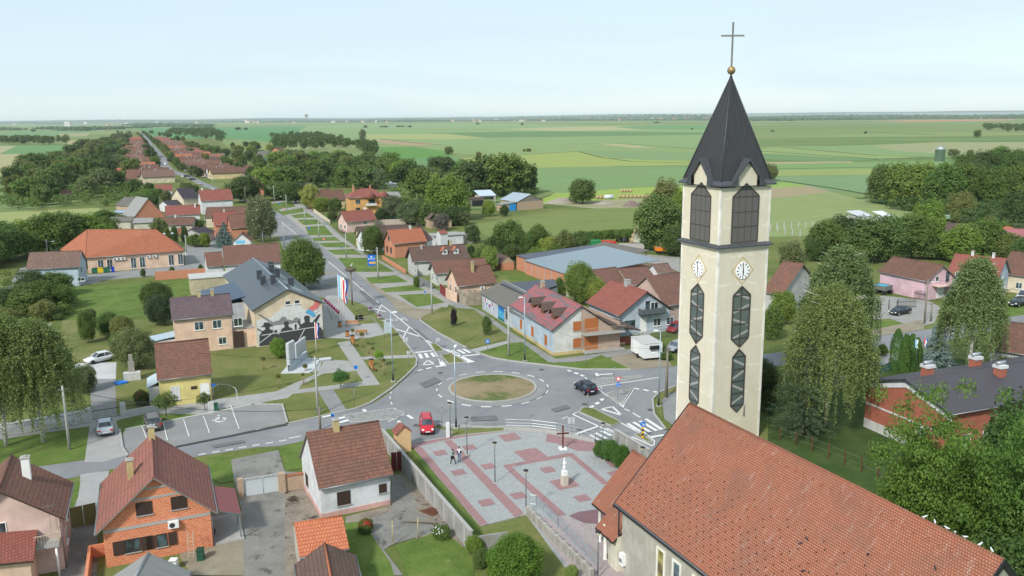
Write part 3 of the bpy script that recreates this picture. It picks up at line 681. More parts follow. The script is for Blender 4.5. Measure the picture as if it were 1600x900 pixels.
def door(parent,p,ax,w=.95,h=2.1,m=None,handle=True):
    p,ax =Vector(p),Vector(ax); nn =ax.cross(Vector((0,0,1))); rot =Matrix((ax,-nn,Vector((0,0,1)))).transposed()
    b =MB(); b.box(0,w,-.03,.03,0,h,rot=rot,o=p); b.box(-.07,0,-.06,.03,0,h +.07,rot=rot,o=p); b.box(w,w +.07,-.06,.03,0,h +.07,rot=rot,o=p); b.box(0,w,-.06,.03,h,h +.07,rot=rot,o=p)
    for zz_ in (.25,1.15): b.box(.15,w -.15,-.045,-.02,zz_,zz_ +.75,rot=rot,o=p)
    d =b.build('door',m or WHITE,parent)
    if handle: MB().box(w -.14,w -.08,-.08,-.03,1.0,1.12,rot=rot,o=p).build('handle',METAL,d)
    return d
def garage(parent,p,ax,w,h,m):
    p,ax =Vector(p),Vector(ax); nn =ax.cross(Vector((0,0,1))); rot =Matrix((ax,-nn,Vector((0,0,1)))).transposed()
    b =MB().box(0,w,-.03,.03,0,h,rot=rot,o=p); z =.3
    while z < h -.1: b.box(.03,w -.03,-.042,-.028,z,z +.03,rot=rot,o=p); z +=.35
    return b.build('garage_door',m,parent)
def chimney(parent,p,m,h=1.4,s=.5,cap=True,base=1.2):
    b =MB().box(-s /2,s /2,-s /2,s /2,-base,h); c =b.build('chimney',m,parent,loc=p)
    if cap: MB().box(-s /2-.07,s /2+.07,-s /2-.07,s /2+.07,h,h +.08).box(-s /5,s /5,-s /5,s /5,h +.08,h +.2).build('cap',CONC,c)
    return c
def gutterline(b,p,q,r=.07): b.tube(p,q,r,r,6)
mat_orange =plain((.42,.15,.05),.6,var=.15); mat_shutter =plain((.6,.6,.58),.6)
def roof_z(fr,x,y,axis):
    if axis =='x': h =fr['d']/2; return fr['ze']+ fr['rise']*(1- abs(y - h)/ h)
    h =fr['w']/2; return fr['ze']+ fr['rise']*(1- abs(x - h)/ h)

def house(name,label,fr,wallm,roofm,wins=(),ov=.45,gov=.35,plinth=None,chim=(),cat='house',group=None,hip=0,gut=True,barge=None,t=.16,ridge=None,cut=0,gablem=None):
    """wins: (face, u, z, w, h, style); faces f front, r right, b back, l left, u measured from the left of the face seen from outside"""
    ax =fr['axis']; ze,rise =fr['ze'],fr['rise']
    ang =math.atan2(fr['u'].y,fr['u'].x)
    root =thing(name,label,cat,(fr['o'].x,fr['o'].y,0),ang,group)
    w,d =fr['w'],fr['d']
    ex,ey =(gov,ov) if ax =='x' else (ov,gov)          # how far the eaves reach past the walls
    if hip: ex =ey =ov
    sl =rise /((d if ax =='x' else w)/2)
    zw =ze + sl * ov -.06-(t if not hip else t)         # wall top under the roof
    x0,x1,y0,y1 =ex,w - ex,ey,d - ey
    wb =MB(); top =ze + rise - t -.02; g =1 if gablem else 0
    zb =-.3
    wb.face([(x0,y0,zb),(x1,y0,zb),(x1,y0,zw),(x0,y0,zw)]); wb.face([(x1,y0,zb),(x1,y1,zb),(x1,y1,zw),(x1,y0,zw)])
    wb.face([(x1,y1,zb),(x0,y1,zb),(x0,y1,zw),(x1,y1,zw)]); wb.face([(x0,y1,zb),(x0,y0,zb),(x0,y0,zw),(x0,y1,zw)])
    if not hip:
        if ax =='x':
            ym =d /2; wb.face([(x1,y0,zw),(x1,y1,zw),(x1,ym,top)],g); wb.face([(x0,y1,zw),(x0,y0,zw),(x0,ym,top)],g)
        else:
            xm =w /2; wb.face([(x0,y0,zw),(x1,y0,zw),(xm,y0,top)],g); wb.face([(x1,y1,zw),(x0,y1,zw),(xm,y1,top)],g)
    wall =wb.build('wall',[wallm,gablem] if gablem else wallm,root)
    if plinth:
        pb =MB()
        for a,b_,c,e in ((x0 -.04,x1 +.04,y0 -.04,y0 -.003),(x1 +.003,x1 +.04,y0 -.003,y1),(x0 -.04,x0 -.003,y0 -.003,y1)): pb.box(a,b_,c,e,-.2,.5)
        pb.build('plinth',plinth,root)
    rb =MB(); zr =ze + rise
    if hip:
        k =hip if ax =='x' else hip
        if ax =='x':
            A,B,C,D =(0,0,ze),(w,0,ze),(w,d,ze),(0,d,ze); P,Q =(k,d /2,zr),(w - k,d /2,zr)
            for f in ([A,B,Q,P],[B,C,Q],[C,D,P,Q],[D,A,P]): rb.slab(f,t,0,1)
        else:
            A,B,C,D =(0,0,ze),(w,0,ze),(w,d,ze),(0,d,ze); P,Q =(w /2,k,zr),(w /2,d - k,zr)
            for f in ([A,B,P],[B,C,Q,P],[C,D,Q],[D,A,P,Q]): rb.slab(f,t,0,1)
        r_pts =[(A,P),(B,Q if ax =='x' else P),(C,Q),(D,P if ax =='x' else Q),(P,Q)]
    elif ax =='x':
        rb.slab([(0,0,ze),(w,0,ze),(w,d /2,zr),(0,d /2,zr)],t,0,1); rb.slab([(w,d,ze),(0,d,ze),(0,d /2,zr),(w,d /2,zr)],t,0,1)
        r_pts =[((0,d /2,zr),(w,d /2,zr))]
    else:
        rb.slab([(w,0,ze),(w,d,ze),(w /2,d,zr),(w /2,0,zr)],t,0,1); rb.slab([(0,d,ze),(0,0,ze),(w /2,0,zr),(w /2,d,zr)],t,0,1)
        r_pts =[((w /2,0,zr),(w /2,d,zr))]
    roof =rb.build('roof',[roofm,barge or WOODG],root)
    cb =MB()
    for p,q in r_pts: cb.tube(Vector(p)+ Vector((0,0,-.03)),Vector(q)+ Vector((0,0,-.03)),.11,.11,7)
    cb.build('ridge_cap',ridge or roofm,roof)
    if gut:
        gb =MB()
        if ax =='x' or hip:
            gutterline(gb,(0,-.06,ze -.08),(w,-.06,ze -.08)); gb.tube((x1 -.1,y0 -.09,ze -.4),(x1 -.1,y0 -.09,0),.05,.05,6); gb.tube((x1 -.1,-.06,ze -.1),(x1 -.1,y0 -.09,ze -.4),.05,.05,6)
        if ax =='y' or hip:
            gutterline(gb,(w +.06,0,ze -.08),(w +.06,d,ze -.08)); gutterline(gb,(-.06,0,ze -.08),(-.06,d,ze -.08))
            gb.tube((x1 +.09,y0 +.1,ze -.4),(x1 +.09,y0 +.1,0),.05,.05,6)
        gb.build('gutter',GUTTER,roof)
    F ={'f':((x0,y0 -.0),(1,0,0)),'r':((x1,y0),(0,1,0)),'b':((x1,y1),(-1,0,0)),'l':((x0,y1),(0,-1,0))}
    for it in wins:
        f,u,z,ww,hh,st =it[:6];(ox,oy),a =F[f]; p =(ox + a[0]* u,oy + a[1]* u,z)
        if st =='door': door(root,p,a,ww,hh,it[6] if len(it)>6 else None)
        elif st =='garage': garage(root,p,a,ww,hh,it[6])
        else: window(root,p,a,ww,hh,st)
    for c in chim:
        x,y =c[0]* w,c[1]* d; chimney(roof,(x,y,roof_z(fr,x,y,ax)),c[2],*(c[3:]))
    root['_fr']=0; del root['_fr']
    return root,roof,dict(x0=x0,x1=x1,y0=y0,y1=y1,zw=zw,sl=sl)
def ac_unit(parent,p,ax):
    p,ax =Vector(p),Vector(ax); nn =ax.cross(Vector((0,0,1))); rot =Matrix((ax,-nn,Vector((0,0,1)))).transposed()
    b =MB().box(0,.85,-.38,-.06,0,.6,rot=rot,o=p); o =b.build('air_conditioner',WHITE,parent)
    f =MB(); c =p + ax *.33+ nn *.385+ Vector((0,0,.3)); f.tube(c,c + nn *.02,.22,.22,12); f.build('fan_grille',DARKM,o)
    return o
def lean(fr_root,pts,t,m,name='annex_roof',under=None):
    return MB().slab(pts,t,0,1).build(name,[m,under or WOODG],fr_root)

# ------------------------------------------------------------------ the church
CHT =tiles((.365,.130,.072),(.41,.155,.092),(.18,.10,.075),.6,.17,.17,.7,light=(.56,.52,.48))
CREAM =plaster((.68,.58,.40),.22); CREAMW =plaster((.76,.73,.66),.1)
CHWALL =plaster((.42,.40,.345),.45)
CA =Vector((7.99,62.32,0)); CE_ =Vector((.4095,-.9123,0)); CN =Vector((.9123,.4095,0))
fr =dict(o=CA + Vector((0,0,6)),u=CE_,n=CN,w=27.3,d=13.8,ze=6.0,rise=7.25,axis='x')
church,croof,cq =house('church','large church with steep orange tiled roof and pale plaster walls beside the square',fr,CHWALL,CHT,ov=.55,gov=.3,barge=DARKM,cat='church',t=.22)
CANG =math.atan2(CE_.y,CE_.x)
slope =math.atan2(7.25,6.9)
for k in range(5):                                    # tall narrow windows in pale surrounds
    for dx in ((0,2.0) if k <2 else (0,1.6)):
        x =5.4+ k *4.4+ dx; w_ =.75
        fb =MB().box(x -.18,x,cq['y0']-.08,cq['y0']+.02,1.0,4.75).box(x + w_,x + w_ +.18,cq['y0']-.08,cq['y0']+.02,1.0,4.75).box(x,x + w_,cq['y0']-.08,cq['y0']+.02,4.6,4.75).box(x,x + w_,cq['y0']-.10,cq['y0']+.02,1.0,1.12)
        f =fb.build('window',CREAMW,church)
        MB().box(x,x + w_,cq['y0']-.03,cq['y0']+.01,1.12,4.6).build('pane',glass((.10,.085,.03)) if dx ==0 else GLASSB,f)
MB().box(cq['x0']-.05,cq['x1'],cq['y0']-.28,cq['y0']-.003,5.5,5.85).build('cornice',CREAMW,church)
gb =MB().tube((0,-.05,5.83),(27.3,-.05,5.83),.12,.12,8).tube((.2,.3,5.6),(.2,.3,0),.07,.07,8); gb.build('gutter',BLACKM,church)
gb =MB()                                             # dark metal verge along both gables
for x in (-.06,27.3):
    for s_ in (0,1):
        a,b =((x,-.1,5.9) if not s_ else (x,13.9,5.9)),(x,6.9,13.3)
        gb.slab([a,(x +.1,a[1],a[2]),(x +.1,b[1],b[2]),b],.34)
    gb.build('verge_trim',BLACKM,church); gb =MB()
def onroof(x,v,lift=0): y =v * math.cos(slope); return Vector((x,y - lift * math.sin(slope),6+ v * math.sin(slope)+ lift * math.cos(slope)))
sg =MB()                                             # snow hooks, row after row over the lower slope
for r_ in range(14):
    for k in range(34):
        if r_ >8 and (k + r_)%2: continue
        p =onroof(.6+ k *.8+(.4 if r_ %2 else 0),.5+ r_ *.42,0); sg.box(p.x -.028,p.x +.028,p.y -.04,p.y +.03,p.z -.01,p.z +.055)
tag(sg.build('snow_hooks',BLACKM,croof),kind='stuff')
for k in range(33):
    vt =MB(); p =onroof(.8+ k *.8,9.0); q =onroof(.8+ k *.8,9.4)
    vt.face([p + Vector((-.15,0,0)),p + Vector((.15,0,0)),p + Vector((0,-.05,.17))]); vt.face([p + Vector((.15,0,0)),q,p + Vector((0,-.05,.17))]); vt.face([q,p + Vector((-.15,0,0)),p + Vector((0,-.05,.17))])
    vt.build('vent_tile',CHT,croof)
# porch in front of the facade
pr =MB(); fr2 =fr
pr.slab([(-5.3,.95,3.5),(.3,.95,3.5),(.3,4.95,7.6),(-5.3,4.95,7.6)],.2,0,1); pr.slab([(-5.3,8.95,3.5),(.3,8.95,3.5),(.3,4.95,7.6),(-5.3,4.95,7.6)],.2,0,1)
pr.tube((-5.3,4.95,7.58),(.2,4.95,7.58),.13,.13,7)
porch =pr.build('porch_roof',[CHT,BLACKM],church)
MB().slab([(-2.6,-.25,2.75),(.25,-.25,2.75),(.25,1.5,4.3),(-2.6,1.5,4.3)],.18,0,1).build('porch_roof',[CHT,BLACKM],church)
MB().box(-1.1,.28,.15,6,-.2,3.1).prism([(-4.4,4.0),(.25,4.0),(.25,8.4),(-4.4,8.4)],-.2,3.2).build('porch_wall',plaster((.62,.58,.46),.2),church)
for x,y in ((-4.7,1.45),(-1.9,.35),(-4.9,8.5)):
    MB().lathe([(.22,0),(.22,.12),(.15,.16),(.15,3.0),(.2,3.05),(.2,3.2)],(x,y,0),12).build('column',CREAMW,church)
MB().box(.45,1.0,cq['y0']-.35,cq['y0']-.01,.9,1.9).box(.6,.9,cq['y0']-.42,cq['y0']-.35,1.2,1.5,1).build('meter_box',[WHITE,METAL],church)

# pigeons on the tiles and white doves on the ridge
def bird(m):
    b =MB(); P =[(-.15,.0,.10),(-.09,.0,.12),(0,0,.13),(.07,0,.155),(.11,0,.20),(.15,0,.205),(.19,0,.195)]; r =[.012,.035,.055,.045,.028,.03,.006]
    b.path(P,r,7); b.tube((0,.02,.09),(0,.02,0),.006,.006,4); b.tube((0,-.02,.09),(0,-.02,0),.006,.006,4); return b
T_ =Matrix.Translation(CA)@ Matrix.Rotation(CANG,4,'Z')
def roofhit(px_,py_):
    Ti =T_.inverted(); o =Ti @ Vector((0,0,CAM_H)); d =Ti.to_3x3()@ ray(px_,py_); n =Vector((0,-math.sin(slope),math.cos(slope))); t_ =(Vector((0,0,6))- o).dot(n)/ d.dot(n); return T_ @(o + d * t_)
for i,(x,y) in enumerate([(1250,852),(1261,845),(1356,869),(1254,895),(1461,891)]):
    o =bird(0).build('pigeon',plain((.035,.038,.045),.6)); o.location =roofhit(x,y)+ Vector((0,0,.0)); o.rotation_euler =(0,0,i *1.9)
    tag(o,['grey pigeon on church tiles, lower left one of the close pair','grey pigeon on church tiles, upper right one of the close pair','grey pigeon sitting alone mid-slope on the church roof','grey pigeon on church tiles nearest the bottom left frame edge','grey pigeon on church tiles furthest to the right'][i],'pigeon','pigeons on the church roof')
for i,s_ in enumerate((22.4,23.1,23.9,24.4,25.0,25.9,26.6)):
    o =bird(0).build('dove',plain((.7,.7,.7),.6)); o.location =T_ @ Vector((s_,6.9,13.32)); o.rotation_euler =(0,0,i *1.3)
    tag(o,['first','second','third','fourth','fifth','sixth','last'][i]+' white dove from the left on the church ridge','dove','white doves on the church ridge')

# ------------------------------------------------------------------ the bell tower
TC =Vector((21.74,88.0,0)); TA =R(24.0); TS =7.2
tower =thing('bell_tower','tall cream bell tower with two clocks, dark pointed spire and golden ball','tower',TC,TA)
def tower_tex(m,t,N,L,b):
    p =pos(t); c =(.66,.60,.47)
    f =ramp(t,noise(t,p,.45,6,.65),[(.3,0),(.7,1)]); col =mix(t,sc_(c,.92),sc_(c,1.05),f)
    st =ramp(t,noise(t,nmap(t,p,(2.5,2.5,.12)),1.1,6,.75),[(.45,0),(.8,1)]); col =mix(t,col,(.48,.44,.36),math_(t,'MULTIPLY',st,.4))
    # pale patched joint lines every storey
    s =N.new('ShaderNodeSeparateXYZ'); L.new(p,s.inputs[0]); w =noise(t,nmap(t,p,(1.2,1.2,.2)),1.0,4)
    zz_ =math_(t,'ADD',s.outputs[2],math_(t,'MULTIPLY',w,1.0)); fr_ =math_(t,'FRACT',math_(t,'DIVIDE',zz_,3.1))
    ln =ramp(t,fr_,[(0,1),(.06,.9),(.085,0),(1,0)]); n2 =ramp(t,noise(t,nmap(t,p,(1,1,.3)),.9,4),[(.45,0),(.55,1)])
    col =mix(t,col,(.80,.77,.68),math_(t,'MULTIPLY',math_(t,'MULTIPLY',ln,n2),.5))
    L.new(col,b.inputs['Base Color']); b.inputs['Roughness'].default_value =.9; bump(t,b,noise(t,p,40,3),.2,.01)
TM =mat('tower plaster',tower_tex); TCORN =plaster((.76,.73,.66),.15); TMET =seam((.048,.048,.050),.36,.5,.25,.16,.7); TMETP =plain((.085,.09,.10),.45,.3,var=.6,scale=5)
S0 =.28; S1 =TS -.28; CT =TS /2
tb =MB().box(S0,S1,S0,S1,-.3,22.2); tb.box(S0 -.0,S1,S0,S1,22.5,28.6)
# gablets on all four sides
def gablet(b,k,mi=0):
    rot =Matrix.Rotation(k * PI /2,3,'Z'); c =Vector((CT,CT,0)); h =CT - S0
    P =lambda x,y,z: rot @ Vector((x - CT,y - CT,z))+ c
    return P
for k in range(4):
    P =gablet(tb,k); y =S0 -.01
    a,bq,cq_,d_,e_,f_ =P(CT -1.35,y,28.5),P(CT +1.35,y,28.5),P(CT +1.35,y,29.75),P(CT,y,31.35),P(CT -1.35,y,29.75),None
    tb.face([a,bq,cq_,d_,e_]); tb.face([P(CT +1.35,y,28.5),P(CT +1.35,y +1.2,28.5),P(CT +1.35,y +1.2,29.9),P(CT +1.35,y,29.75)]); tb.face([P(CT -1.35,y +1.2,28.5),P(CT -1.35,y,28.5),P(CT -1.35,y,29.75),P(CT -1.35,y +1.2,29.75)])
tb.build('wall',TM,tower)
cbm =MB()
for x in (S0,S1):
    for y in (S0,S1):
        sx =-1 if x < CT else 1; sy =-1 if y < CT else 1
        for z0,z1 in ((0,22.15),(22.55,28.4)): cbm.box(*sorted((x + sx *.03,x - sx *.22)),*sorted((y + sy *.03,y - sy *.22)),z0,z1)
cbm.build('corner_strips',TCORN,tower)
lg =MB()                                                # dark metal ledge between clock storey and belfry, cream moulding below
lg.box(S0 -.12,S1 +.12,S0 -.12,S1 +.12,22.05,22.22,1)
for k in range(4):
    P =gablet(lg,k); lg.face([P(-.12,-.12,22.34),P(TS +.12,-.12,22.34),P(S1,S0,22.62),P(S0,S0,22.62)]); lg.face([P(-.12,-.12,22.22),P(TS +.12,-.12,22.22),P(TS +.12,-.12,22.34),P(-.12,-.12,22.34)])
lg.face([(-.12,-.12,22.22),(-.12,TS +.12,22.22),(TS +.12,TS +.12,22.22),(TS +.12,-.12,22.22)])
lg.build('ledge',[TMETP,TCORN],tower)
sp =MB(); base =28.75; ap =(CT,CT,40.3)             # spire with flared eaves and gablet roofs
for k in range(4):
    P =gablet(sp,k); A =P(S0 +.02,S0 +.02,29.3); B =P(S1 -.02,S0 +.02,29.3); sp.face([A,B,ap])
    O_ =.12; A2,B2 =P(-O_,-O_,base +.16),P(TS + O_,-O_,base +.16); sp.face([P(-O_,-O_,base),P(CT -2.1,-O_,base),P(CT -2.1,-O_,base +.16),A2],1); sp.face([P(CT +2.1,-O_,base),P(TS + O_,-O_,base),B2,P(CT +2.1,-O_,base +.16)],1)
    # eaves skirt left and right of the gablet
    sp.face([A2,P(CT -2.1,-O_,base +.16),P(CT -2.1,S0 +.02,29.3),A],1); sp.face([P(CT +2.1,-O_,base +.16),B2,B,P(CT +2.1,S0 +.02,29.3)],1)
    for s_ in (-1,1):
        sp.slab([P(CT,-.14,31.62),P(CT + s_ *2.22,-.14,29.0),P(CT + s_ *2.22,1.0,29.0),P(CT,2.0,31.62)],.26,1)
        sp.face([P(CT + s_ *2.12,-.1,base -.02),P(CT + s_ *1.38,-.1,base -.02),P(CT + s_ *1.38,-.1,29.85),P(CT + s_ *2.12,-.1,28.98)],1)
sp.face([(-.1,-.1,base),(-.1,TS +.1,base),(TS +.1,TS +.1,base),(TS +.1,-.1,base)],1)
spire =sp.build('spire',[TMET,TMETP],tower)
rb =MB()
for k in range(4):
    P =gablet(rb,k); rb.tube(P(S0,S0,29.3),ap,.09,.03,6)
rb.build('ridge_seam',TMETP,spire)
MB().lathe([(.16,40.0),(.10,40.35)],(CT,CT,0),10).build('spire_tip',TMETP,spire)
GOLD =plain((.36,.26,.12),.5,.6,var=.2)
MB().ball((CT,CT,40.75),.44,16).build('golden_ball',GOLD,tower)
CRM =plain((.30,.27,.25),.45,.6,var=.45,scale=3)
cx =MB(); cx.box(CT -.07,CT +.07,CT -.07,CT +.07,41.1,45.7);
r45 =Matrix.Rotation(R(-24),3,'Z'); cx.box(-1.22,1.22,-.07,.07,-.09,.09,rot=r45,o=(CT,CT,44.3)); cx.build('cross',CRM,tower)
LOUV =mat('louvres',lambda m,t,N,L,b:(L.new(mix(t,(.075,.072,.068),(.15,.14,.135),ramp(t,math_(t,'FRACT',math_(t,'MULTIPLY',(lambda s:(L.new(coord(t,'UV'),s.inputs[0]),s.outputs[1])[1])(N.new('ShaderNodeSeparateXYZ')),6)),[(0,0),(.3,1),(.8,.6),(1,0)])),b.inputs['Base Color']),b.inputs.__getitem__('Roughness').__setattr__('default_value',.6)))
FRM =plain((.085,.075,.065),.5,.3)
STAIR =plain((.33,.32,.30),.9)
for k,mirror in ((0,False),(3,True)):
    P =gablet(None,k)
    def W_(u,z,out=0):                                   # u from the near corner
        x =u if not mirror else TS - u
        return P(x,S0 - out,z)
    def poly(b,pts,o1,o2,mi=0):
        a =[W_(u,z,o1) for u,z in pts]; c =[W_(u,z,o2) for u,z in pts]
        if mirror: a.reverse(); c.reverse()
        b.face(a,mi)
        for i in range(len(a)): j =(i +1)% len(a); b.face([c[i],c[j],a[j],a[i]],mi)
    def bar(b,p,q,wd,o1,o2,mi=0):
        d =(Vector(q)- Vector(p)); d.normalize(); n_ =Vector((-d.y,d.x))* wd /2
        poly(b,[(p[0]- n_.x,p[1]- n_.y),(q[0]- n_.x,q[1]- n_.y),(q[0]+ n_.x,q[1]+ n_.y),(p[0]+ n_.x,p[1]+ n_.y)],o1,o2,mi)
    # belfry louvres
    arch =[(1.85,22.75),(5.3,22.75),(5.3,27.65),(3.57,29.0),(1.85,27.65)]
    b =MB(); poly(b,arch,.03,-.02); lv =b.build('louvres',LOUV,tower)
    b =MB()
    for i in range(5): bar(b,arch[i],arch[(i +1)%5],.1,.09,0)
    for u in (2.7,3.57,4.45): bar(b,(u,22.75),(u,28.25 if u !=3.57 else 28.9),.04,.05,0)
    for z in (24.4,26.0,27.6): bar(b,(1.85,z),(5.3,z),.06,.065,0)
    b.build('louvre_frame',FRM,lv)
    # clock
    c =W_(3.57,19.62,.02); nn =(W_(3.57,19.62,1)- W_(3.57,19.62,0)).normalized(); uu =Vector((0,0,1)).cross(nn)
    cw =MB(); cw.tube(c,c + nn *.08,.93,.93,40); clock =cw.build('clock_face',plain((.9,.9,.9),.5,var=.02),tower)
    ck =MB(); at =lambda r_,a: c + nn *.085+ uu *(r_ * math.sin(a))+ Vector((0,0,r_ * math.cos(a)))
    def mark(b,r0,r1,a,w_,o_=.0):
        t_ =uu * math.cos(a)- Vector((0,0,math.sin(a))); p,q =at(r0,a)+ nn * o_,at(r1,a)+ nn * o_
        f =[p - t_ * w_,p + t_ * w_,q + t_ * w_,q - t_ * w_]; g_ =[v + nn *.02 for v in f]
        b.face(g_[::-1])
        for i in range(4): j =(i +1)%4; b.face([f[i],f[j],g_[j],g_[i]])
    for h_ in range(12): ck =MB(); mark(ck,.60,.86,h_ * PI /6,.04); ck.build('hour_mark',BLACKM,clock)
    hd =MB(); mark(hd,-.15,.52,R(180),.05,.03); hd.build('hour_hand',BLACKM,clock); hd =MB(); mark(hd,-.18,.78,R(-7),.035,.055); hd.build('minute_hand',BLACKM,clock)
    dm =MB()                                              # ochre lozenge outline behind the clock
    q4 =[(3.57,21.1),(5.0,19.62),(3.57,18.1),(2.14,19.62)]
    for i in range(4): bar(dm,q4[i],q4[(i +1)%4],.07,.02,-.02)
    dm.build('lozenge',plain((.45,.30,.09),.7),tower)
    # stair windows: tall six-sided glazing with stairs behind
    for pts,vs,hs_ in (([(3.57,11.1),(4.75,12.1),(4.75,16.9),(3.57,17.9),(2.45,16.9),(2.45,12.1)],(3.57,),(12.1,13.7,15.3,16.9)),
                         ([(3.57,3.6),(4.45,4.4),(4.45,10.0),(3.57,10.85),(2.75,10.0),(2.75,4.4)],(),(4.4,5.8,7.2,8.6,10.0))):
        b =MB(); poly(b,pts,.015,-.02); gl =b.build('window',plain((.10,.125,.12),.1,spec=.8,var=.35,scale=.5),tower)
        b =MB()
        for i in range(6): bar(b,pts[i],pts[(i +1)%6],.13,.09,0)
        for u in vs: bar(b,(u,pts[0][1]),(u,pts[3][1]),.09,.08,0)
        for z in hs_: bar(b,(pts[4][0],z),(pts[1][0],z),.09,.075,0)
        b.build('window_frame',FRM,gl)
        b =MB(); z =pts[0][1]+1.0; sg_ =1            # flights of stairs seen in the glass
        while z < pts[3][1]-1.4:
            lo,hi_ =pts[4][0]+.08,pts[1][0]-.08
            bar(b,(lo if sg_ >0 else hi_,z),(hi_ if sg_ >0 else lo,z +.75),.26,.022,.012); z +=1.45; sg_ =-sg_
        b.build('stair_flight',STAIR,gl)
MB().tube((4.6,-.1+ S0,3),(4.6,-.1+ S0,4.6),.06,.06,6).build('vent_pipe',METAL,tower)

# ------------------------------------------------------------------ trees
rng =np.random.default_rng(11)
LEAF =leafm('broad'); NEEDLE =leafm('needle',trans=.12,var=.35,rough=.7)
BARK =plain((.13,.11,.085),.9,var=.35,scale=5); BARKG =plain((.20,.19,.165),.9,var=.3,scale=5)
def birch_bark(m,t,N,L,b):
    p =coord(t,'Object'); f =ramp(t,noise(t,nmap(t,p,(3,3,9)),1.5,4,.7),[(.52,0),(.60,1)])
    L.new(mix(t,(.66,.63,.57),(.07,.06,.05),f),b.inputs['Base Color'])
BIRCH =mat('birch bark',birch_bark)
def leafmesh(name,P,Nn,size,tone,m,asp=1.0):
    """P leaf centres, Nn normals, size (n,), tone (n,)"""
    n =len(P); Nn =Nn /(np.linalg.norm(Nn,axis=1,keepdims=True)+1e-9)
    up =rng.normal(size=(n,3)); T =np.cross(Nn,up); T /= np.linalg.norm(T,axis=1,keepdims=True)+1e-9; B =np.cross(Nn,T)
    s =size[:,None]*.5
    V =np.stack([P - T * s *1.25,P - B * s *.75* asp + Nn * s *.25,P + T * s *1.25,P + B * s *.75* asp + Nn * s *.25],1).reshape(-1,3)
    me =bpy.data.meshes.new(name); me.vertices.add(4* n); me.vertices.foreach_set('co',V.astype('f').ravel())
    me.loops.add(4* n); me.loops.foreach_set('vertex_index',np.arange(4* n,dtype='i')); me.polygons.add(n)
    me.polygons.foreach_set('loop_start',np.arange(n,dtype='i')*4); me.polygons.foreach_set('loop_total',np.full(n,4,'i'))
    me.materials.append(m); me.update(); a =me.attributes.new('tone','FLOAT','FACE'); a.data.foreach_set('value',tone.astype('f')); me.validate()
    return me
def broad(name,ncl,nl,leaf,rz=.85,lo=-.85,rough=.25,cl=(.24,.40),m=None):
    """crown of unit radius: leaf clumps set through the outer part of an uneven ellipsoid"""
    P =[]; Nn =[]; S_ =[]; T =[]; cs =[]
    k =0
    ga =PI *(3-5**.5)
    for i in range(ncl):
        z =1-(i +.5)/ ncl *(1- lo); ph =i * ga + rng.normal()*.25; rr =math.sqrt(max(0,1- z * z)) if z >0 else math.sqrt(max(.25,1- z * z *.9))
        f =rng.uniform(.62,.86)+(rough * rng.normal()*.25)
        c =np.array([rr * math.cos(ph)* f,rr * math.sin(ph)* f,z * rz * f]); r =rng.uniform(*cl); cs.append((c,r))
    for i in range(ncl //4):
        c =rng.normal(size=3); c =c / np.linalg.norm(c)* rng.uniform(.1,.45); c[2]*= rz; cs.append((c,rng.uniform(.25,.4)))
    for c,r in cs:
        n =int(nl *(r /.32)**2); d =rng.normal(size=(n,3)); d /= np.linalg.norm(d,axis=1,keepdims=True)
        d[:,2]=np.where(d[:,2]<-.35,-d[:,2]*.4,d[:,2]); rad =r *(.55+.5* rng.random(n)**.6)
        p =c + d * rad[:,None]; tone =rng.random()*.45
        P.append(p); Nn.append(d *.9+ rng.normal(size=(n,3))*.55+ np.array([0,0,.35])); S_.append(leaf * rng.uniform(.65,1.35,n)); T.append(tone + rng.random(n)*.55)
    P =np.concatenate(P); zt,zl =np.percentile(P[:,2],99.7),np.percentile(P[:,2],.5); rr =np.percentile(np.hypot(P[:,0],P[:,1]),97)
    f =lambda q: np.array([q[0]/ rr,q[1]/ rr,(q[2]-(zt + zl)/2)/((zt - zl)/2)]); P =np.stack([P[:,0]/ rr,P[:,1]/ rr,(P[:,2]-(zt + zl)/2)/((zt - zl)/2)],1)
    return leafmesh(name,P,np.concatenate(Nn),np.concatenate(S_),np.concatenate(T),m or LEAF),[(f(c),r) for c,r in cs]
def trunkmesh(cs,h0,bark,rz,r=.055,nb=6,dens=6):
    """unit crown centred at z = 0; trunk from -h0 up into the crown"""
    b =MB(); top =np.array([.03,.02,.25* rz]); b.path([(0,0,-h0),(.02,0,-h0 +.15),(.01,.02,-.35* rz),tuple(top)],[r *1.35,r,r *.75,r *.3],dens)
    pick =[cs[i][0] for i in rng.permutation(len(cs))[:nb]]
    for c in pick:
        z0 =-.5* rz + rng.random()*.5; p0 =np.array([.01,.01,z0]); mid =p0 +(c - p0)*.5+ np.array([0,0,.06]); b.path([tuple(p0),tuple(mid),tuple(c *.95)],[r *.5,r *.3,r *.1],5)
    o =b.build('trunk',bark); me =o.data; bpy.data.objects.remove(o); return me
TREES ={}
for key,a in dict(near=(95,480,.052,.85,.35),nearb=(80,420,.056,.95,.5),mid=(60,230,.078,.85,.35),midb=(52,220,.082,.78,.5),midc=(56,210,.08,1.0,.45),far=(34,95,.13,.85,.35),farb=(30,90,.135,.8,.5),farc=(30,90,.135,1.0,.45),tiny=(12,14,.42,.85,.2)).items():
    me,cs =broad('crown',a[0],a[1],a[2],a[3],rough=a[4]); TREES[key]=(me,trunkmesh(cs,1.35,BARK,1.0),1.0)
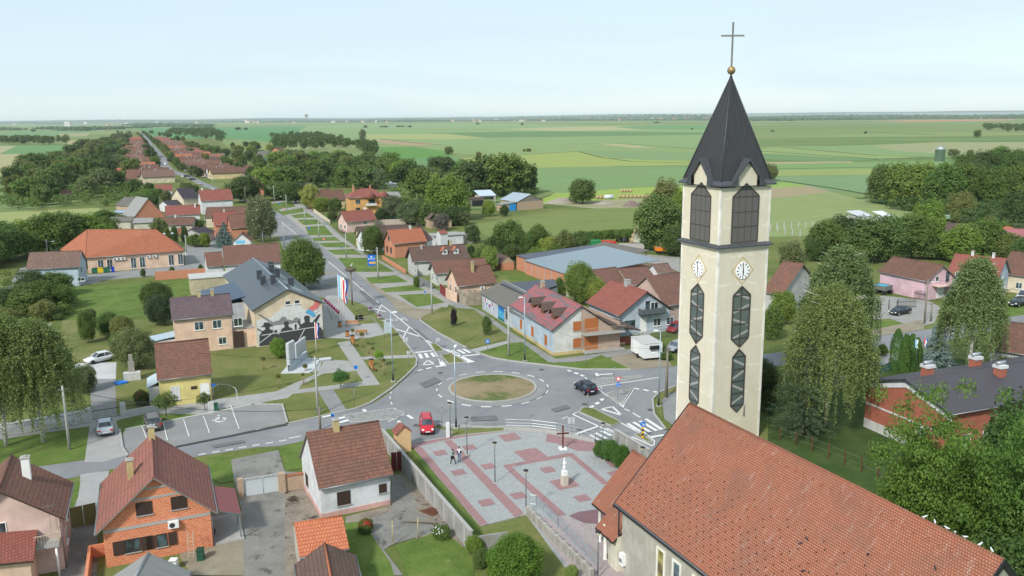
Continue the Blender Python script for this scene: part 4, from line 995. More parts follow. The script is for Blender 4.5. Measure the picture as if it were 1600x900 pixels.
# loose airy crown (ash / locust)
me,cs =broad('crown',170,620,.030,1.15,lo=-.95,rough=.8,cl=(.12,.22)); TREES['airy']=(me,trunkmesh(cs,1.35,BARKG,1.0,.035,16),1.0)
me,cs =broad('crown',40,150,.09,.8,lo=-.45,rough=.15,cl=(.2,.3)); TREES['globe']=(me,trunkmesh(cs,2.2,BARKG,1.0,.05,3),1.0)
TREES_T =[]                                              # (object, px of crown, group) for labels
def tree_at(key,p,h,r,col,name='tree',stem=None,group=None,rz=None,label=None,cat='tree'):
    """tree standing at p, height h, crown radius r"""
    me,tk,zz0 =TREES[key]; trunk_h =1.35 if key !='globe' else 2.2
    o =thing(name,label,cat,p,rng.uniform(0,2* PI) if rz is None else rz,group)
    if key =='globe': stem =.40
    ch =h *(.88 if stem is None else 1- stem); cz =ch /2
    for nm,m in (('trunk',tk),('crown',me)):
        c =bpy.data.objects.new(nm,m); COL.objects.link(c); c.parent =o; c.color =(*col,1)
        zc =h - ch /2
        if nm =='crown': c.location =(0,0,zc); c.scale =(r,r,cz)
        else: c.location =(0,0,zc); c.scale =(r,r,zc / trunk_h *1.02)
    o['_x']=PR((p[0],p[1],h *.7))[0]
    return o
def tree_px(key,bx,by,ty,w,col,**k):
    p =G(bx,by); h =CAM_H + ray(bx,ty).z * p.y / ray(bx,ty).y; r =w /2*(p.y / _f0.y)/ F_PX
    return tree_at(key,p,max(1.2,h),r,col,**k)
DK,MD,BR,OL,GG,YG,LM,DD =(.080,.130,.036),(.118,.185,.045),(.165,.255,.048),(.175,.205,.065),(.150,.190,.085),(.27,.33,.075),(.20,.30,.06),(.058,.090,.034)
def vary(c,s=.2): k =1+ rng.uniform(-s,s); q =1+ rng.uniform(-.08,.08); return (c[0]* k * q,c[1]* k,c[2]* k * rng.uniform(.85,1.2))
ORD =['first','second','third','fourth','fifth','sixth','seventh','eighth','ninth','tenth','eleventh','twelfth']
def ordn(i): return ORD[i] if i <12 else '%d%s'%(i +1,{1:'st',2:'nd',3:'rd'}.get((i +1)%10 if (i +1)//10%10!=1 else 0,'th'))
def belt(objs,what,group):
    objs.sort(key=lambda o: o['_x'])
    for i,o in enumerate(objs): o['label']=ordn(i)+' '+ what if len(objs)>1 else what; o['group']=group
def grove(what,group,items,name='broadleaf_tree'):
    out =[]
    for it in items:
        key,bx,by,ty,w,c =it[:6]; out.append(tree_px(key,bx,by,ty,w,vary(c,.08),name=name,**(it[6] if len(it)>6 else {})))
    belt(out,what,group)
def inside(p,poly):
    c =False; n =len(poly)
    for i in range(n):
        a,b =poly[i],poly[i -1]
        if (a[1]> p[1])!=(b[1]> p[1]) and p[0]<(b[0]- a[0])*(p[1]- a[1])/(b[1]- a[1])+ a[0]: c =not c
    return c
def fill(what,group,poly,n,hr,cols,keys,rr=(.42,.6),sep=.8,name='broadleaf_tree',avoid=()):
    """trees scattered over a patch of ground given by its outline in the photograph"""
    P =px(poly); x0,x1 =min(p[0] for p in P),max(p[0] for p in P); y0,y1 =min(p[1] for p in P),max(p[1] for p in P)
    pts =[]; out =[]; tries =0
    while len(pts)< n and tries <60000:
        tries +=1; q =(rng.uniform(x0,x1),rng.uniform(y0,y1)); h =rng.uniform(*hr); r =h * rng.uniform(*rr)
        if not inside(q,P) or any(inside(q,a) for a in avoid): continue
        if any((q[0]- a[0])**2+(q[1]- a[1])**2<(sep *(r + a[2]))**2 for a in pts): continue
        pts.append((q[0],q[1],r,h))
    for x,y,r,h in pts:
        out.append(tree_at(keys[rng.integers(len(keys))],(x,y,0),h,r,vary(cols[rng.integers(len(cols))]),name=name,stem=.12))
    belt(out,what,group); return out
def wood_patch(poly,n,h0,h1,key,col=DK,leaf=1.5,per=190,rr=(.36,.5),name='wood'):
    """a far wood or thicket that reads as one mass"""
    P0 =px(poly); x0,x1 =min(p[0] for p in P0),max(p[0] for p in P0); y0,y1 =min(p[1] for p in P0),max(p[1] for p in P0); P =[]; Nn =[]; T =[]; S_ =[]; c_ =0; t_ =0
    while c_ < n and t_ <90000:
        t_ +=1; q =(rng.uniform(x0,x1),rng.uniform(y0,y1))
        if not inside(q,P0): continue
        c_ +=1; h =rng.uniform(h0,h1); r =h * rng.uniform(*rr); tone =rng.random()*.5
        for k in range(7):
            d =rng.normal(size=3); d /= np.linalg.norm(d); c =np.array([q[0],q[1],h *.55])+ d * np.array([r *.62,r *.62,h *.28]); m =per //7
            e =rng.normal(size=(m,3)); e /= np.linalg.norm(e,axis=1,keepdims=True); e[:,2]=np.abs(e[:,2])* np.where(rng.random(m)<.75,1,-1)
            p =c + e * np.array([r *.5,r *.5,h *.2])* rng.uniform(.7,1.05,(m,1)); p[:,2]=np.clip(p[:,2],.2,h *1.02)
            P.append(p); Nn.append(e + rng.normal(size=(m,3))*.5+ np.array([0,0,.3])); T.append(tone + rng.random(m)*.4); S_.append(leaf * rng.uniform(.7,1.4,m))
    me =leafmesh(name,np.concatenate(P),np.concatenate(Nn),np.concatenate(S_),np.concatenate(T),leafm(key,col)); o =bpy.data.objects.new(name,me); COL.objects.link(o); return tag(o,kind='stuff')
FAR =('far','farb','farc'); MID =('mid','midb','midc')

grove('large broadleaf tree from the left, in the clump left of the orange-roofed school','trees beside the school',[
    ('mid',12,408,348,78,MD),('midb',48,398,343,60,BR),('mid',76,396,334,62,MD),('midc',108,392,332,62,MD),('midb',140,388,334,62,BR),('mid',168,378,340,40,MD),('mid',-25,420,345,80,MD)])
grove('shrub from the left in the thicket below the grey-blue outbuilding','thicket below the grey-blue outbuilding',[
    ('mid',8,492,452,60,DK),('midb',36,494,455,56,MD),('mid',62,488,440,56,MD),('midc',52,470,422,44,DK),('mid',88,462,426,52,MD),('midb',92,484,446,44,MD),('mid',24,476,448,40,GG),('mid',70,500,470,40,OL),('mid',104,476,450,30,BR),('mid',10,510,482,44,OL),('mid',40,388+80,440,30,BR)],name='shrub')
grove('dark leafy tree from the left, beside the bright lawn and the purple-roofed building','dark trees by the lawn',[('near',245,482,442,48,DK),('near',252,508,462,42,DD)])
grove('small fruit tree from the left on the mown lot above the white car','fruit trees on the mown lot',[
    ('nearb',138,536,484,26,MD),('near',172,524,488,34,MD),('near',192,530,494,36,OL),('nearb',142,500,482,16,GG),('near',212,575,515,62,GG),('nearb',186,560,520,26,MD),('nearb',134,612,572,36,GG),('near',92,500,492,16,MD)],name='fruit_tree')
grove('ball-crowned clipped tree from the left on a slim stem in the verge','ball-crowned verge trees',[('globe',260,652,612,38,MD),('globe',320,642,612,24,MD),('globe',533,608,577,29,(.075,.17,.035))],name='ball_tree')
grove('round leafy shrub in front of the mural wall','park shrub',[('near',437,559,529,27,BR)],name='shrub')
grove('leafy lime tree behind the dark metal-roofed mural building','street trees',[('near',476,452,374,66,MD)])
grove('tall tree covered in cream blossom beside the main road','street trees',[('near',410,378,308,44,GG)])
grove('street tree standing between the row houses, in front of the brick house with orange roof','street trees',[('near',584,398,353,34,MD)])
grove('leafy tree from the left behind the long pink-roofed house with three dormers','yard trees behind the dormer house',[('near',908,474,411,50,BR),('near',930,476,434,40,YG),('mid',874,462,434,18,MD)])
grove('leafy tree from the left behind the two peach row houses','yard trees behind the row houses',[('mid',765,424,385,26,LM),('mid',752,420,388,30,MD),('mid',738,380,352,24,DK),('mid',736,398,384,12,DD),('mid',697,390,374,14,YG),('mid',790,400,372,16,MD)])
grove('orchard tree from the left behind the long metal-roofed shed','orchard behind the metal shed',[
    ('mid',795,400,346,52,MD),('mid',775,404,368,40,DK),('midb',822,402,364,30,MD),('mid',842,400,352,36,MD),('midb',858,404,370,30,YG),('mid',882,402,360,34,OL),('mid',905,396,362,34,MD),('mid',800,412,384,40,DK),('midb',836,410,386,24,BR),('mid',868,408,384,26,MD)])
row =[]
for k in range(17):
    row.append(tree_px('mid',905+ k *9.6,381- k *.45,362- k *.6,15,vary((.12,.21,.05)),name='orchard_tree',stem=.3))
belt(row,'small tree from the left in the even row above the farm trailers','even row of small trees above the trailers')
grove('large broadleaf tree from the left, close to the left side of the bell tower','trees left of the bell tower',[('mid',1030,392,308,76,MD),('midb',1036,350,281,52,OL),('mid',1062,352,296,40,BR),('mid',1055,400,356,40,DK)])
grove('lone round tree on the edge of the bright barley field','lone field tree',[('mid',910,318,280,40,MD)])
grove('broadleaf tree from the left in the grove beyond the brick barn','grove beyond the brick barn',[
    ('farb',725,300,250,44,MD),('far',742,306,254,50,DK),('farc',762,304,243,52,MD),('far',786,306,241,54,MD),('farb',808,304,246,52,MD),('far',824,302,256,34,DK),('mid',700,344,277,70,BR),('farb',655,314,262,44,MD),('far',690,272,245,46,DK),('far',680,285,262,22,BR),('far',636,286,248,32,MD),('far',740,310,285,40,DK),('farb',716,290,268,36,OL),('mid',672,352,318,44,MD),('mid',640,352,316,40,GG),('mid',710,352,322,36,DK),('mid',764,338,312,20,LM),('mid',788,338,320,14,DK),('far',680,300,270,20,LM),('far',720,352,330,30,GG)])
grove('lone field tree from the left, scattered over the wheat fields','lone trees in the wheat fields',[
    ('far',701.5,242,229,14,OL),('farc',748,253,237,10,OL),('far',826,237,232,8,OL),('far',819,237,233,5,BR),('far',1527,215,203,11,MD),('tiny',816,196,192,5,DK),('tiny',746,195,191.5,6,DK),('tiny',571,200,195.5,7,DK),('tiny',640,199,196,7,DK),('tiny',1026,192.5,190,10,DK),('tiny',1081,203,200,4,DK),('tiny',1207,206,203.5,7,DK),('tiny',1352,209,205,5,DK),('far',1489,244,233,17,OL),('far',1474,237,232,7,DK),('far',1516,242,234,10,OL),('tiny',600,199,196.5,14,DK),('tiny',625,198.5,196,14,DK),('far',372,203,198.8,9,DK),('tiny',384,203,199.5,7,DK),('tiny',1215,189,186,12,DK),('tiny',1236,189,186.5,12,DK)])
grove('tall narrow poplar standing at the edge of the fields','poplar',[('farc',567,229,202,11,GG,dict(stem=.08))])
grove('bush showing behind the right edge of the tower roof','field bush',[('mid',1198,283,256,34,OL)],name='shrub')
grove('broadleaf tree from the left in the dense belt before the maize stubble','dense belt before the maize stubble',[
    ('mid',1290,402,345,60,MD),('mid',1318,398,338,60,DK),('midb',1352,410,340,66,MD),('mid',1388,408,338,62,MD),('midc',1425,404,334,60,MD),('mid',1448,392,314,46,BR),('mid',1454,404,370,50,MD),('mid',1500,410,352,60,BR),('midb',1540,408,344,66,MD),('mid',1578,412,366,50,OL),('mid',1275,408,372,34,DK),('mid',1330,430,385,46,MD),('midb',1236,430,378,40,GG),('mid',1480,392,362,40,MD),('mid',1600,420,372,44,MD)])
grove('massive broadleaf tree from the left in the big grove on the right','big grove on the right',[
    ('mid',1384,318,258,56,MD),('mid',1408,320,256,60,BR),('midb',1440,322,255,62,BR),('mid',1472,326,256,56,MD),('midc',1500,322,256,52,MD),('mid',1528,318,258,54,DK),('mid',1552,322,262,52,MD),('midb',1580,322,258,54,MD),('mid',1612,322,260,50,MD),('mid',1506,282,240,38,MD),('midb',1534,284,236,44,DK),('mid',1560,272,230,44,MD),('mid',1592,276,234,40,MD),('mid',1520,292,250,44,DK),('mid',1592,360,300,56,DK),('mid',1500,342,300,40,OL)])
fill('shrub from the left in the scrub below the big grove on the right','scrub below the big grove',[(1430,334),(1500,340),(1620,342),(1620,370),(1560,372),(1500,352),(1440,345)],22,(3,5.5),[MD,OL,BR,GG],MID,name='shrub')
wood_patch([(1512,203),(1530,200),(1720,206),(1720,214),(1600,208)],68,12,17,'wood one')
wood_patch([(-80,227),(106,226.3),(103,222),(-80,222)],138,11,15,'wood two')
FARROAD_L =[(-74,278),(-110,370),(-190,500),(-290,735),(-470,1130),(-640,1520),(-940,2150)]
fill('broadleaf tree from the left in the gardens left of the village street','gardens left of the village street',[(0,300),(45,282),(110,258),(140,240),(180,220),(203,216),(206,222),(196,240),(196,262),(226,296),(232,322),(196,326),(150,322),(60,330),(0,334)],84,(8.5,13.5),[DK,MD,MD,OL,GG,DK],FAR,(.46,.6),.52)
wood_patch([(0,300),(45,282),(110,258),(140,240),(180,220),(203,216),(206,222),(196,240),(196,262),(226,296),(232,322),(196,326),(150,322),(60,330),(0,334)],520,2.5,6.5,'undergrowth a',MD,.75,90,(.6,.9),'undergrowth')
grove('broadleaf tree from the left standing clear of the gardens in the left fields','trees in the left fields',[('far',50,263,239,38,MD),('farb',90,260,236,42,OL),('far',68,263,243,28,DK),('far',115,243,226,30,DK),('far',132,236,217,26,MD),('far',150,226,217,14,OL),('far',165,222,214,18,DK),('far',30,262,253,12,GG),('far',52,206,202,7,GG)])
fill('broadleaf tree from the left in the tree belt right of the village street','tree belt right of the village street',[(404,308),(400,284),(420,262),(450,250),(520,250),(600,262),(640,276),(690,300),(664,318),(600,300),(560,296),(470,300),(452,312),(440,308)],62,(9,13),[MD,MD,DK,BR,OL,GG],FAR,(.46,.6),.55)
wood_patch([(404,308),(400,284),(420,262),(450,250),(520,250),(600,262),(640,276),(690,300),(664,318),(600,300),(560,296),(470,300),(452,312),(440,308)],330,2.5,6.5,'undergrowth a',MD,.75,90,(.6,.9),'undergrowth')
wood_patch([(640,276),(690,262),(760,300),(836,302),(836,308),(740,316),(690,345),(640,352),(610,345),(650,318),(690,300)],160,2,4.5,'undergrowth b',DK,.6,90,(.6,.9),'undergrowth')
wood_patch([(1376,322),(1480,330),(1620,330),(1620,372),(1560,365),(1500,348),(1440,340)],160,2.5,5.5,'undergrowth b',DK,.6,110,(.6,.9),'undergrowth')
wood_patch([(0,430),(30,440),(100,450),(112,490),(90,505),(0,515)],60,1.2,2.6,'undergrowth c',MD,.3,160,(.6,1),'undergrowth')
wood_patch([(745,392),(800,385),(905,380),(910,398),(850,412),(790,415),(755,405)],90,1.5,3,'undergrowth c',MD,.35,100,(.6,1),'undergrowth')
wood_patch([(424,226),(426,216),(452,213),(500,214),(548,224),(572,232),(610,240),(590,246),(540,236),(430,236)],168,10,14,'wood three')
wood_patch([(258,214),(270,205),(330,203),(348,212),(352,222),(340,226),(300,216)],144,12,16,'wood four')
fill('garden tree from the left behind the right row of the village street','gardens behind the right row of the street',[(345,232),(400,228),(440,236),(412,262),(398,290),(370,286),(368,262),(352,250)],24,(6,10),[MD,DK,YG,OL],FAR,(.45,.6),.7)
fill('tree from the left between the garden sheds behind the left roofs','trees between the garden sheds',[(200,330),(240,300),(255,318),(300,296),(310,300),(262,318),(240,322),(214,336)],16,(4,7),[MD,DK,OL],MID,(.4,.5),.8)
grove('garden tree from the left among the roofs behind the school','garden trees behind the school',[('mid',250,372,341,26,OL),('mid',262,382,356,14,MD),('mid',274,384,353,10,DK),('mid',290,382,353,10,DK),('mid',308,362,343,22,MD),('mid',280,340,330,20,DK),('mid',266,338,331,12,DK),('mid',320,386,364,16,BR),('mid',306,386,366,18,MD),('mid',300,384,368,18,BR),('mid',164,344,328,30,MD),('mid',190,352,336,22,MD),('mid',244,302+36,320,12,DK),('far',278,325,302,14,(.2,.24,.12)),('mid',384,316,276,52,DK),('mid',330,276,263,16,DK),('mid',312,278,262,12,DD),('mid',277,262,248,10,MD),('far',236,258,232,18,DK),('far',228,240,225,14,DK),('mid',440,312,284,50,MD),('mid',462,318,286,34,DK),('mid',486,326,288,30,YG)])
grove('garden tree from the left around the orange hipped villa','garden trees around the villa',[('mid',503,330,308,26,BR),('mid',523,330,310,22,MD),('mid',484,324,308,18,MD),('mid',598,350,326,22,DD),('mid',612,342,306,34,GG),('mid',632,340,308,30,MD),('mid',650,344,316,28,MD),('mid',520,346,330,16,DK),('mid',690,360,334,26,(.15,.14,.10))])
grove('soft green bush from the left in the bed beside the square','bushes in the bed beside the square',[('near',940,716,688,26,(.085,.17,.035)),('near',955,722,688,30,(.09,.18,.035)),('near',972,732,696,28,(.085,.17,.035))],name='shrub')
grove('dense round bush beside the low wall in the foreground','foreground bush',[('near',805,908,838,92,(.115,.225,.035),dict(stem=.03))],name='shrub')
grove('garden bush from the left against the long boundary wall in the foreground','bushes at the boundary wall',[('near',742,866,838,30,BR),('near',752,888,858,26,MD),('near',770,905,890,20,BR),('near',893,905,888,24,YG),('near',692,842,822,24,MD),('near',572,832,812,22,MD)],name='shrub')
grove('leafy bush from the left on the verge beside the white trailer','bushes beside the white trailer',[('mid',1020,556,536,16,DK),('mid',1040,562,548,20,MD),('mid',1034,552,536,14,BR)],name='shrub')
grove('leafy tree from the left between the tower and the weeping birches','yard trees right of the tower',[('mid',1207,530,478,34,MD),('mid',1222,505,455,40,BR),('mid',1192,640,565,60,DK),('mid',1600,560,505,70,MD),('mid',1575,600,560,50,DK)])

def tall(key,x,y,h,r,c,**k): return tree_at(key,(x,y,0),h,r,c,**k)
big =[tall('airy',30.5,57.5,16.8,4.4,(.12,.215,.038)),tall('airy',35.5,52,18.5,4.4,(.105,.195,.038)),tall('airy',43,54,20.5,5.2,(.16,.215,.06)),tall('airy',39.5,44.5,17.5,5.0,(.115,.20,.04)),tall('near',46,66,15,6.0,(.07,.13,.035)),tall('near',34,60,11,4.4,(.085,.16,.035)),tall('airy',49,49,20,5,(.17,.26,.06)),tall('near',32,47,10.5,4.2,(.075,.14,.035)),tall('near',40,62,13,4.5,(.075,.145,.035))]
belt(big,'tall leafy tree from the left behind the church roof','tall trees behind the church')

# weeping birches
def birch(seed,h,r,n=190,leaf=.13,col=None):
    n =int(n *1.9)
    rg =np.random.default_rng(seed); P =[]; Nn =[]; S_ =[]; T =[]; tb =MB()
    tb.path([(0,0,0),(.1,.05,h *.3),(-.05,.1,h *.65),(.05,0,h *.97)],[.24,.19,.11,.03],8)
    for i in range(int(n *.16)):
        a =rg.uniform(0,2* PI); z0 =h * rg.uniform(.22,.85); L_ =r * rg.uniform(.5,1.0)*(1.15-.6* z0 / h); z1 =z0 + L_ * rg.uniform(.5,.9)
        q =(L_ * math.cos(a),L_ * math.sin(a),min(z1,h)); mid =(q[0]*.5,q[1]*.5,z0 +(q[2]- z0)*.72)
        tb.path([(0,.05,z0),mid,(q[0]*1.06,q[1]*1.06,q[2])],[.09,.055,.025],5)
    for i in range(n):
        a =rg.uniform(0,2* PI); u =rg.random()**.62; zt =h *(1-.50* u **2.6)* rg.uniform(.86,1.0); rad =r * u * rg.uniform(.80,1.12)
        ln =rg.uniform(1.6,4.6)*(h /12); k =int(40* ln /2.5); t =np.linspace(0,1,k)
        x =rad * math.cos(a)+.35* t * math.cos(a)+ rg.normal(size=k)*.10; y =rad * math.sin(a)+.35* t * math.sin(a)+ rg.normal(size=k)*.10; z =zt - t * ln + rg.normal(size=k)*.06
        P.append(np.stack([x,y,np.maximum(z,.8)],1)); Nn.append(np.stack([np.full(k,math.cos(a)),np.full(k,math.sin(a)),np.zeros(k)],1)+ rg.normal(size=(k,3))*.7)
        S_.append(leaf * rg.uniform(.7,1.5,k)); T.append(rg.random()*.5+ rg.random(k)*.5)
        kk =int(k *.5); P.append(np.stack([x[:kk]*.93+ rg.normal(size=kk)*.35,y[:kk]*.93+ rg.normal(size=kk)*.35,zt + rg.normal(size=kk)*.3],1)); Nn.append(rg.normal(size=(kk,3))+ np.array([0,0,.5])); S_.append(leaf *1.3* np.ones(kk)); T.append(rg.random(kk))
    return leafmesh('crown',np.concatenate(P),np.concatenate(Nn),np.concatenate(S_),np.concatenate(T),LEAF),tb
for i,(bx,by,ty,w,c,n) in enumerate([(10,697,492,150,(.165,.225,.07),330),(68,691,500,120,(.165,.225,.07),300),(1305,585,386,106,(.165,.225,.085),260),(1290,668,446,126,(.19,.255,.08),340),(1513,582,404,84,(.185,.245,.09),230)]):
    p =G(bx,by); h =CAM_H + ray(bx,ty).z * p.y / ray(bx,ty).y; r =w /2*(p.y / _f0.y)/ F_PX
    me,tb =birch(40+ i,h,r *1.1,n,.15 if p.y <100 else .19)
    o =thing('birch_tree',['weeping birch furthest left on the verge','weeping birch next to the concrete pole on the left verge','weeping birch behind, in front of the pink house yard','large weeping birch directly right of the bell tower','weeping birch rising beside the blue spruce and pink house'][i],'tree',p,i *1.3)
    tb.build('trunk',BIRCH,o); c_ =bpy.data.objects.new('crown',me); COL.objects.link(c_); c_.parent =o; c_.color =(*c,1)

def conifer(seed,h,r,n=26,per=13,leaf=.16,shape=1.0,droop=.25,dens=18):
    rg =np.random.default_rng(seed); P =[]; Nn =[]; S_ =[]; T =[]; tb =MB(); tb.path([(0,0,0),(0,0,h *.95)],[.02* h,.01],7)
    for i in range(n):
        f =i /(n -1); z =h *(.08+.9* f); R_ =r *(1- f)** shape +.12
        for k in range(max(5,int(per *(1- f *.6)))):
            a =rg.uniform(0,2* PI); L_ =R_ * rg.uniform(.7,1.08); m =max(4,int(dens * L_ / r)+3); t =np.linspace(.1,1,m)
            tw =rg.uniform(.5,1)
            for rep in range(3):
                x =L_ * t * math.cos(a)+ rg.normal(size=m)*.10* tw; y =L_ * t * math.sin(a)+ rg.normal(size=m)*.10* tw; zz_ =z - droop * L_ * t +.12* L_ * t **3+ rg.normal(size=m)*.07
                P.append(np.stack([x,y,np.maximum(zz_,.1)],1)); Nn.append(rg.normal(size=(m,3))*.8+ np.array([math.cos(a)*.4,math.sin(a)*.4,.7])); S_.append(leaf * rg.uniform(.7,1.4,m)); T.append(rg.random()*.4+ rg.random(m)*.4+.2* t)
    return leafmesh('crown',np.concatenate(P),np.concatenate(Nn),np.concatenate(S_),np.concatenate(T),NEEDLE,.55),tb
for i,(bx,by,ty,w,c,sh,lab) in enumerate([(1462,572,499,66,(.22,.31,.29),.8,'blue spruce with silvery needles beside the dark purple roof'),(352,386,347,38,(.15,.24,.22),.8,'blue spruce in front of the painted shed near the main road'),(1494,470,434,34,(.16,.25,.23),.8,'smaller blue spruce behind the weeping birch by the pink house'),(1256,680,528,122,(.070,.105,.052),.55,'broad dark pine at the foot of the bell tower')]):
    p =G(bx,by); h =CAM_H + ray(bx,ty).z * p.y / ray(bx,ty).y; r =w /2*(p.y / _f0.y)/ F_PX
    me,tb =conifer(60+ i,h,r,30 if i !=3 else 26,15,.17 if p.y <140 else .24,sh,.18 if i !=3 else .1,20 if i !=3 else 26)
    o =thing('spruce_tree' if i !=3 else 'pine_tree',lab,'tree',p); tb.build('trunk',BARK,o); c_ =bpy.data.objects.new('crown',me); COL.objects.link(c_); c_.parent =o; c_.color =(*c,1)
# clipped-looking thuja columns
def thuja(seed,h,r,leaf=.16):
    rg =np.random.default_rng(seed); n =5200; z =h * rg.random(n)**.9; f =z / h; a =rg.uniform(0,2* PI,n)
    R_ =r * np.minimum(1,(1.02- f)*2.6)**.6*(1+.10* np.sin(a *5+ f *9))* rg.uniform(.8,1.03,n)
    return leafmesh('crown',np.stack([R_ * np.cos(a),R_ * np.sin(a),z],1),np.stack([np.cos(a),np.sin(a),np.full(n,.25)],1)+ rg.normal(size=(n,3))*.45,leaf * rg.uniform(.7,1.4,n),rg.random(n)*.7+.15* np.sin(a *5+ f *9),NEEDLE,.6)
for i,(bx,by,ty,w) in enumerate([(1399,580,514,21),(1412,582,522,18),(1422,579,522,19),(1431,577,528,15)]):
    p =G(bx,by); h =CAM_H + ray(bx,ty).z * p.y / ray(bx,ty).y; r =w /2*(p.y / _f0.y)/ F_PX
    o =thing('thuja_tree',ordn(i)+' dark green thuja column from the left beside the blue spruce','tree',p,0,'thuja columns'); c_ =bpy.data.objects.new('crown',thuja(i,h,r)); COL.objects.link(c_); c_.parent =o; c_.color =(.075,.165,.03,1)
    MB().tube((0,0,0),(0,0,.6),.09,.07).build('trunk',BARK,o)
# blossom on the tall street tree
t_ =[o for o in bpy.data.objects if o.get('label','').startswith('tall tree covered in cream')][0]
cr_ =[c for c in t_.children if c.name.startswith('crown')][0]; nb =len(cr_.data.polygons)
co =np.zeros(nb *3,'f'); cr_.data.polygons.foreach_get('center',co); co =co.reshape(-1,3); rad =np.linalg.norm(co,axis=1); sel =co[(rad >.72)]; sel =sel[rng.permutation(len(sel))[:1500]]
bm_ =leafmesh('blossom',sel *1.03,sel + rng.normal(size=sel.shape)*.3,np.full(len(sel),.05),rng.random(len(sel)),leafm('blossom',(.50,.48,.33),.2))
b_ =bpy.data.objects.new('blossom',bm_); COL.objects.link(b_); b_.parent =t_; b_.location =cr_.location; b_.scale =cr_.scale

# far woods and hedges on the horizon: nobody could count those trees
def woods(lines,key,col,hh):
    P =[]; Nn =[]; S_ =[]; T =[]
    for (x0,y0),(x1,y1),wd,n in lines:
        a,b =G(x0,y0),G(x1,y1); t =rng.random(n); D =(a +(b - a)*.5).y
        c =np.outer(1- t,(a.x,a.y,0))+ np.outer(t,(b.x,b.y,0)); c[:,1]+= rng.normal(size=n)* wd
        h =hh *(.55+.5* rng.random(n))*(1+.35* np.sin(c[:,0]/260)); s =max(5,D *1.9/ F_PX *1.3)
        for q in range(5):
            k =rng.random(n); p =c + rng.normal(size=(n,3))* np.array([s,s,0])*.6; p[:,2]=h * k
            P.append(p); Nn.append(rng.normal(size=(n,3))*.6+ np.array([0,-.5,.6])); S_.append(s * rng.uniform(.7,1.3,n)); T.append(rng.random(n)*.8)
    me =leafmesh('wood',np.concatenate(P),np.concatenate(Nn),np.concatenate(S_),np.concatenate(T),leafm(key,col,.1,.4))
    o =bpy.data.objects.new('distant_wood',me); COL.objects.link(o); return tag(o,kind='stuff')
woods([((-60,194.5),(100,194),60,900),((60,202),(230,200),60,500),((-60,203),(30,203.5),50,300),((94,204),(136,204.5),30,160),((136,203),(190,202),20,120)],'wood a',(.07,.12,.045),15)
woods([((100,192.5),(700,190.5),150,3000),((400,191),(1100,188),120,2600),((200,196),(330,196),60,500),((215,198.5),(330,198),20,260)],'wood b',(.07,.12,.05),14)
woods([((1080,188.3),(1700,184.5),160,3400),((1230,187),(1420,186.5),60,500),((1350,186),(1700,184.5),60,900),((1160,189),(1380,187),40,500)],'wood c',(.07,.12,.05),15)
woods([((-100,190.3),(500,188),700,5200),((400,188.2),(1100,185.7),700,4200),((1000,186),(1750,182.6),900,5000)],'wood d',(.06,.10,.05),26)
def hill(pts,d,m):
    b =MB(); n =len(pts)
    for i in range(n -1):
        (x0,y0),(x1,y1)=pts[i],pts[i +1]; A =ray(x0,y0); B =ray(x1,y1); a =A *(d / A.y); b_ =B *(d / B.y); za,zb =CAM_H + a.z,CAM_H + b_.z
        b.face([(a.x,a.y -2500,-1),(b_.x,b_.y -2500,-1),(b_.x,b_.y,zb),(a.x,a.y,za)]); b.face([(b_.x,b_.y +2500,-1),(a.x,a.y +2500,-1),(a.x,a.y,za),(b_.x,b_.y,zb)])
    return struct(b,'hills',m)
hill([(-100,191),(60,188.5),(170,187),(300,187),(420,184.5),(560,185),(640,184.2),(800,183.2)],17000,plain((.05,.08,.05),.9))
hill([(760,183),(860,180.5),(960,178.5),(1060,178),(1200,177),(1300,175.5),(1420,174.8),(1500,173.5),(1640,172.5),(1760,176)],30000,plain((.05,.08,.06),.9))

# ------------------------------------------------------------------ houses
T_OLD =tiles((.155,.075,.055),(.215,.105,.072),(.075,.062,.050),.65)
T_OLDB =tiles((.185,.085,.062),(.25,.115,.078),(.085,.070,.056),.55)
T_BRN =tiles((.125,.078,.062),(.165,.098,.078),(.070,.060,.050),.5)
T_RED =tiles((.26,.085,.066),(.32,.105,.078),(.12,.065,.055),.35)
T_REDW =tiles((.27,.105,.082),(.33,.13,.098),(.13,.080,.065),.5,.3,.4)
T_ORG =tiles((.38,.125,.065),(.45,.165,.09),(.20,.09,.06),.3)
T_ORG2 =tiles((.50,.15,.07),(.56,.19,.095),(.3,.12,.08),.18)
T_PUR =tiles((.105,.075,.085),(.145,.10,.11),(.20,.16,.15),.25,.3,.38)
T_PURD =tiles((.045,.038,.052),(.062,.052,.068),(.09,.08,.08),.2,.35,.38)
T_GRY =tiles((.125,.115,.105),(.17,.155,.14),(.08,.075,.065),.6,.4,.5)
T_DKB =tiles((.10,.065,.055),(.135,.085,.07),(.07,.06,.05),.4)
T_BROWNR =tiles((.17,.085,.065),(.225,.11,.085),(.08,.065,.05),.4,.28,.36)
T_VAR =tiles((.17,.10,.078),(.25,.155,.12),(.085,.07,.06),.45)
BR_OR =bricks((.60,.155,.055),(.70,.22,.085),(.55,.44,.36),.30,.20,.016,.15)
BR_OR2 =bricks((.50,.17,.085),(.58,.23,.125),(.45,.33,.26),.26,.12,.012)
BR_RED =bricks((.33,.075,.040),(.42,.11,.055),(.30,.20,.16),.25,.08,.010,.2)
BR_TAN =bricks((.46,.32,.20),(.36,.22,.14),(.42,.38,.32),.27,.09,.012)
ETER =seam((.235,.235,.225),.18,.9,0,.3,.5); ETERD =seam((.135,.125,.11),.18,.9,0,.3,.6)
P_WHITE =plaster((.62,.63,.64),.2); P_CREAM =plaster((.62,.54,.40),.2); P_PEACH =plaster((.70,.50,.37),.15); P_PINK =plaster((.66,.48,.42),.2); P_PINK2 =plaster((.62,.42,.47),.2)
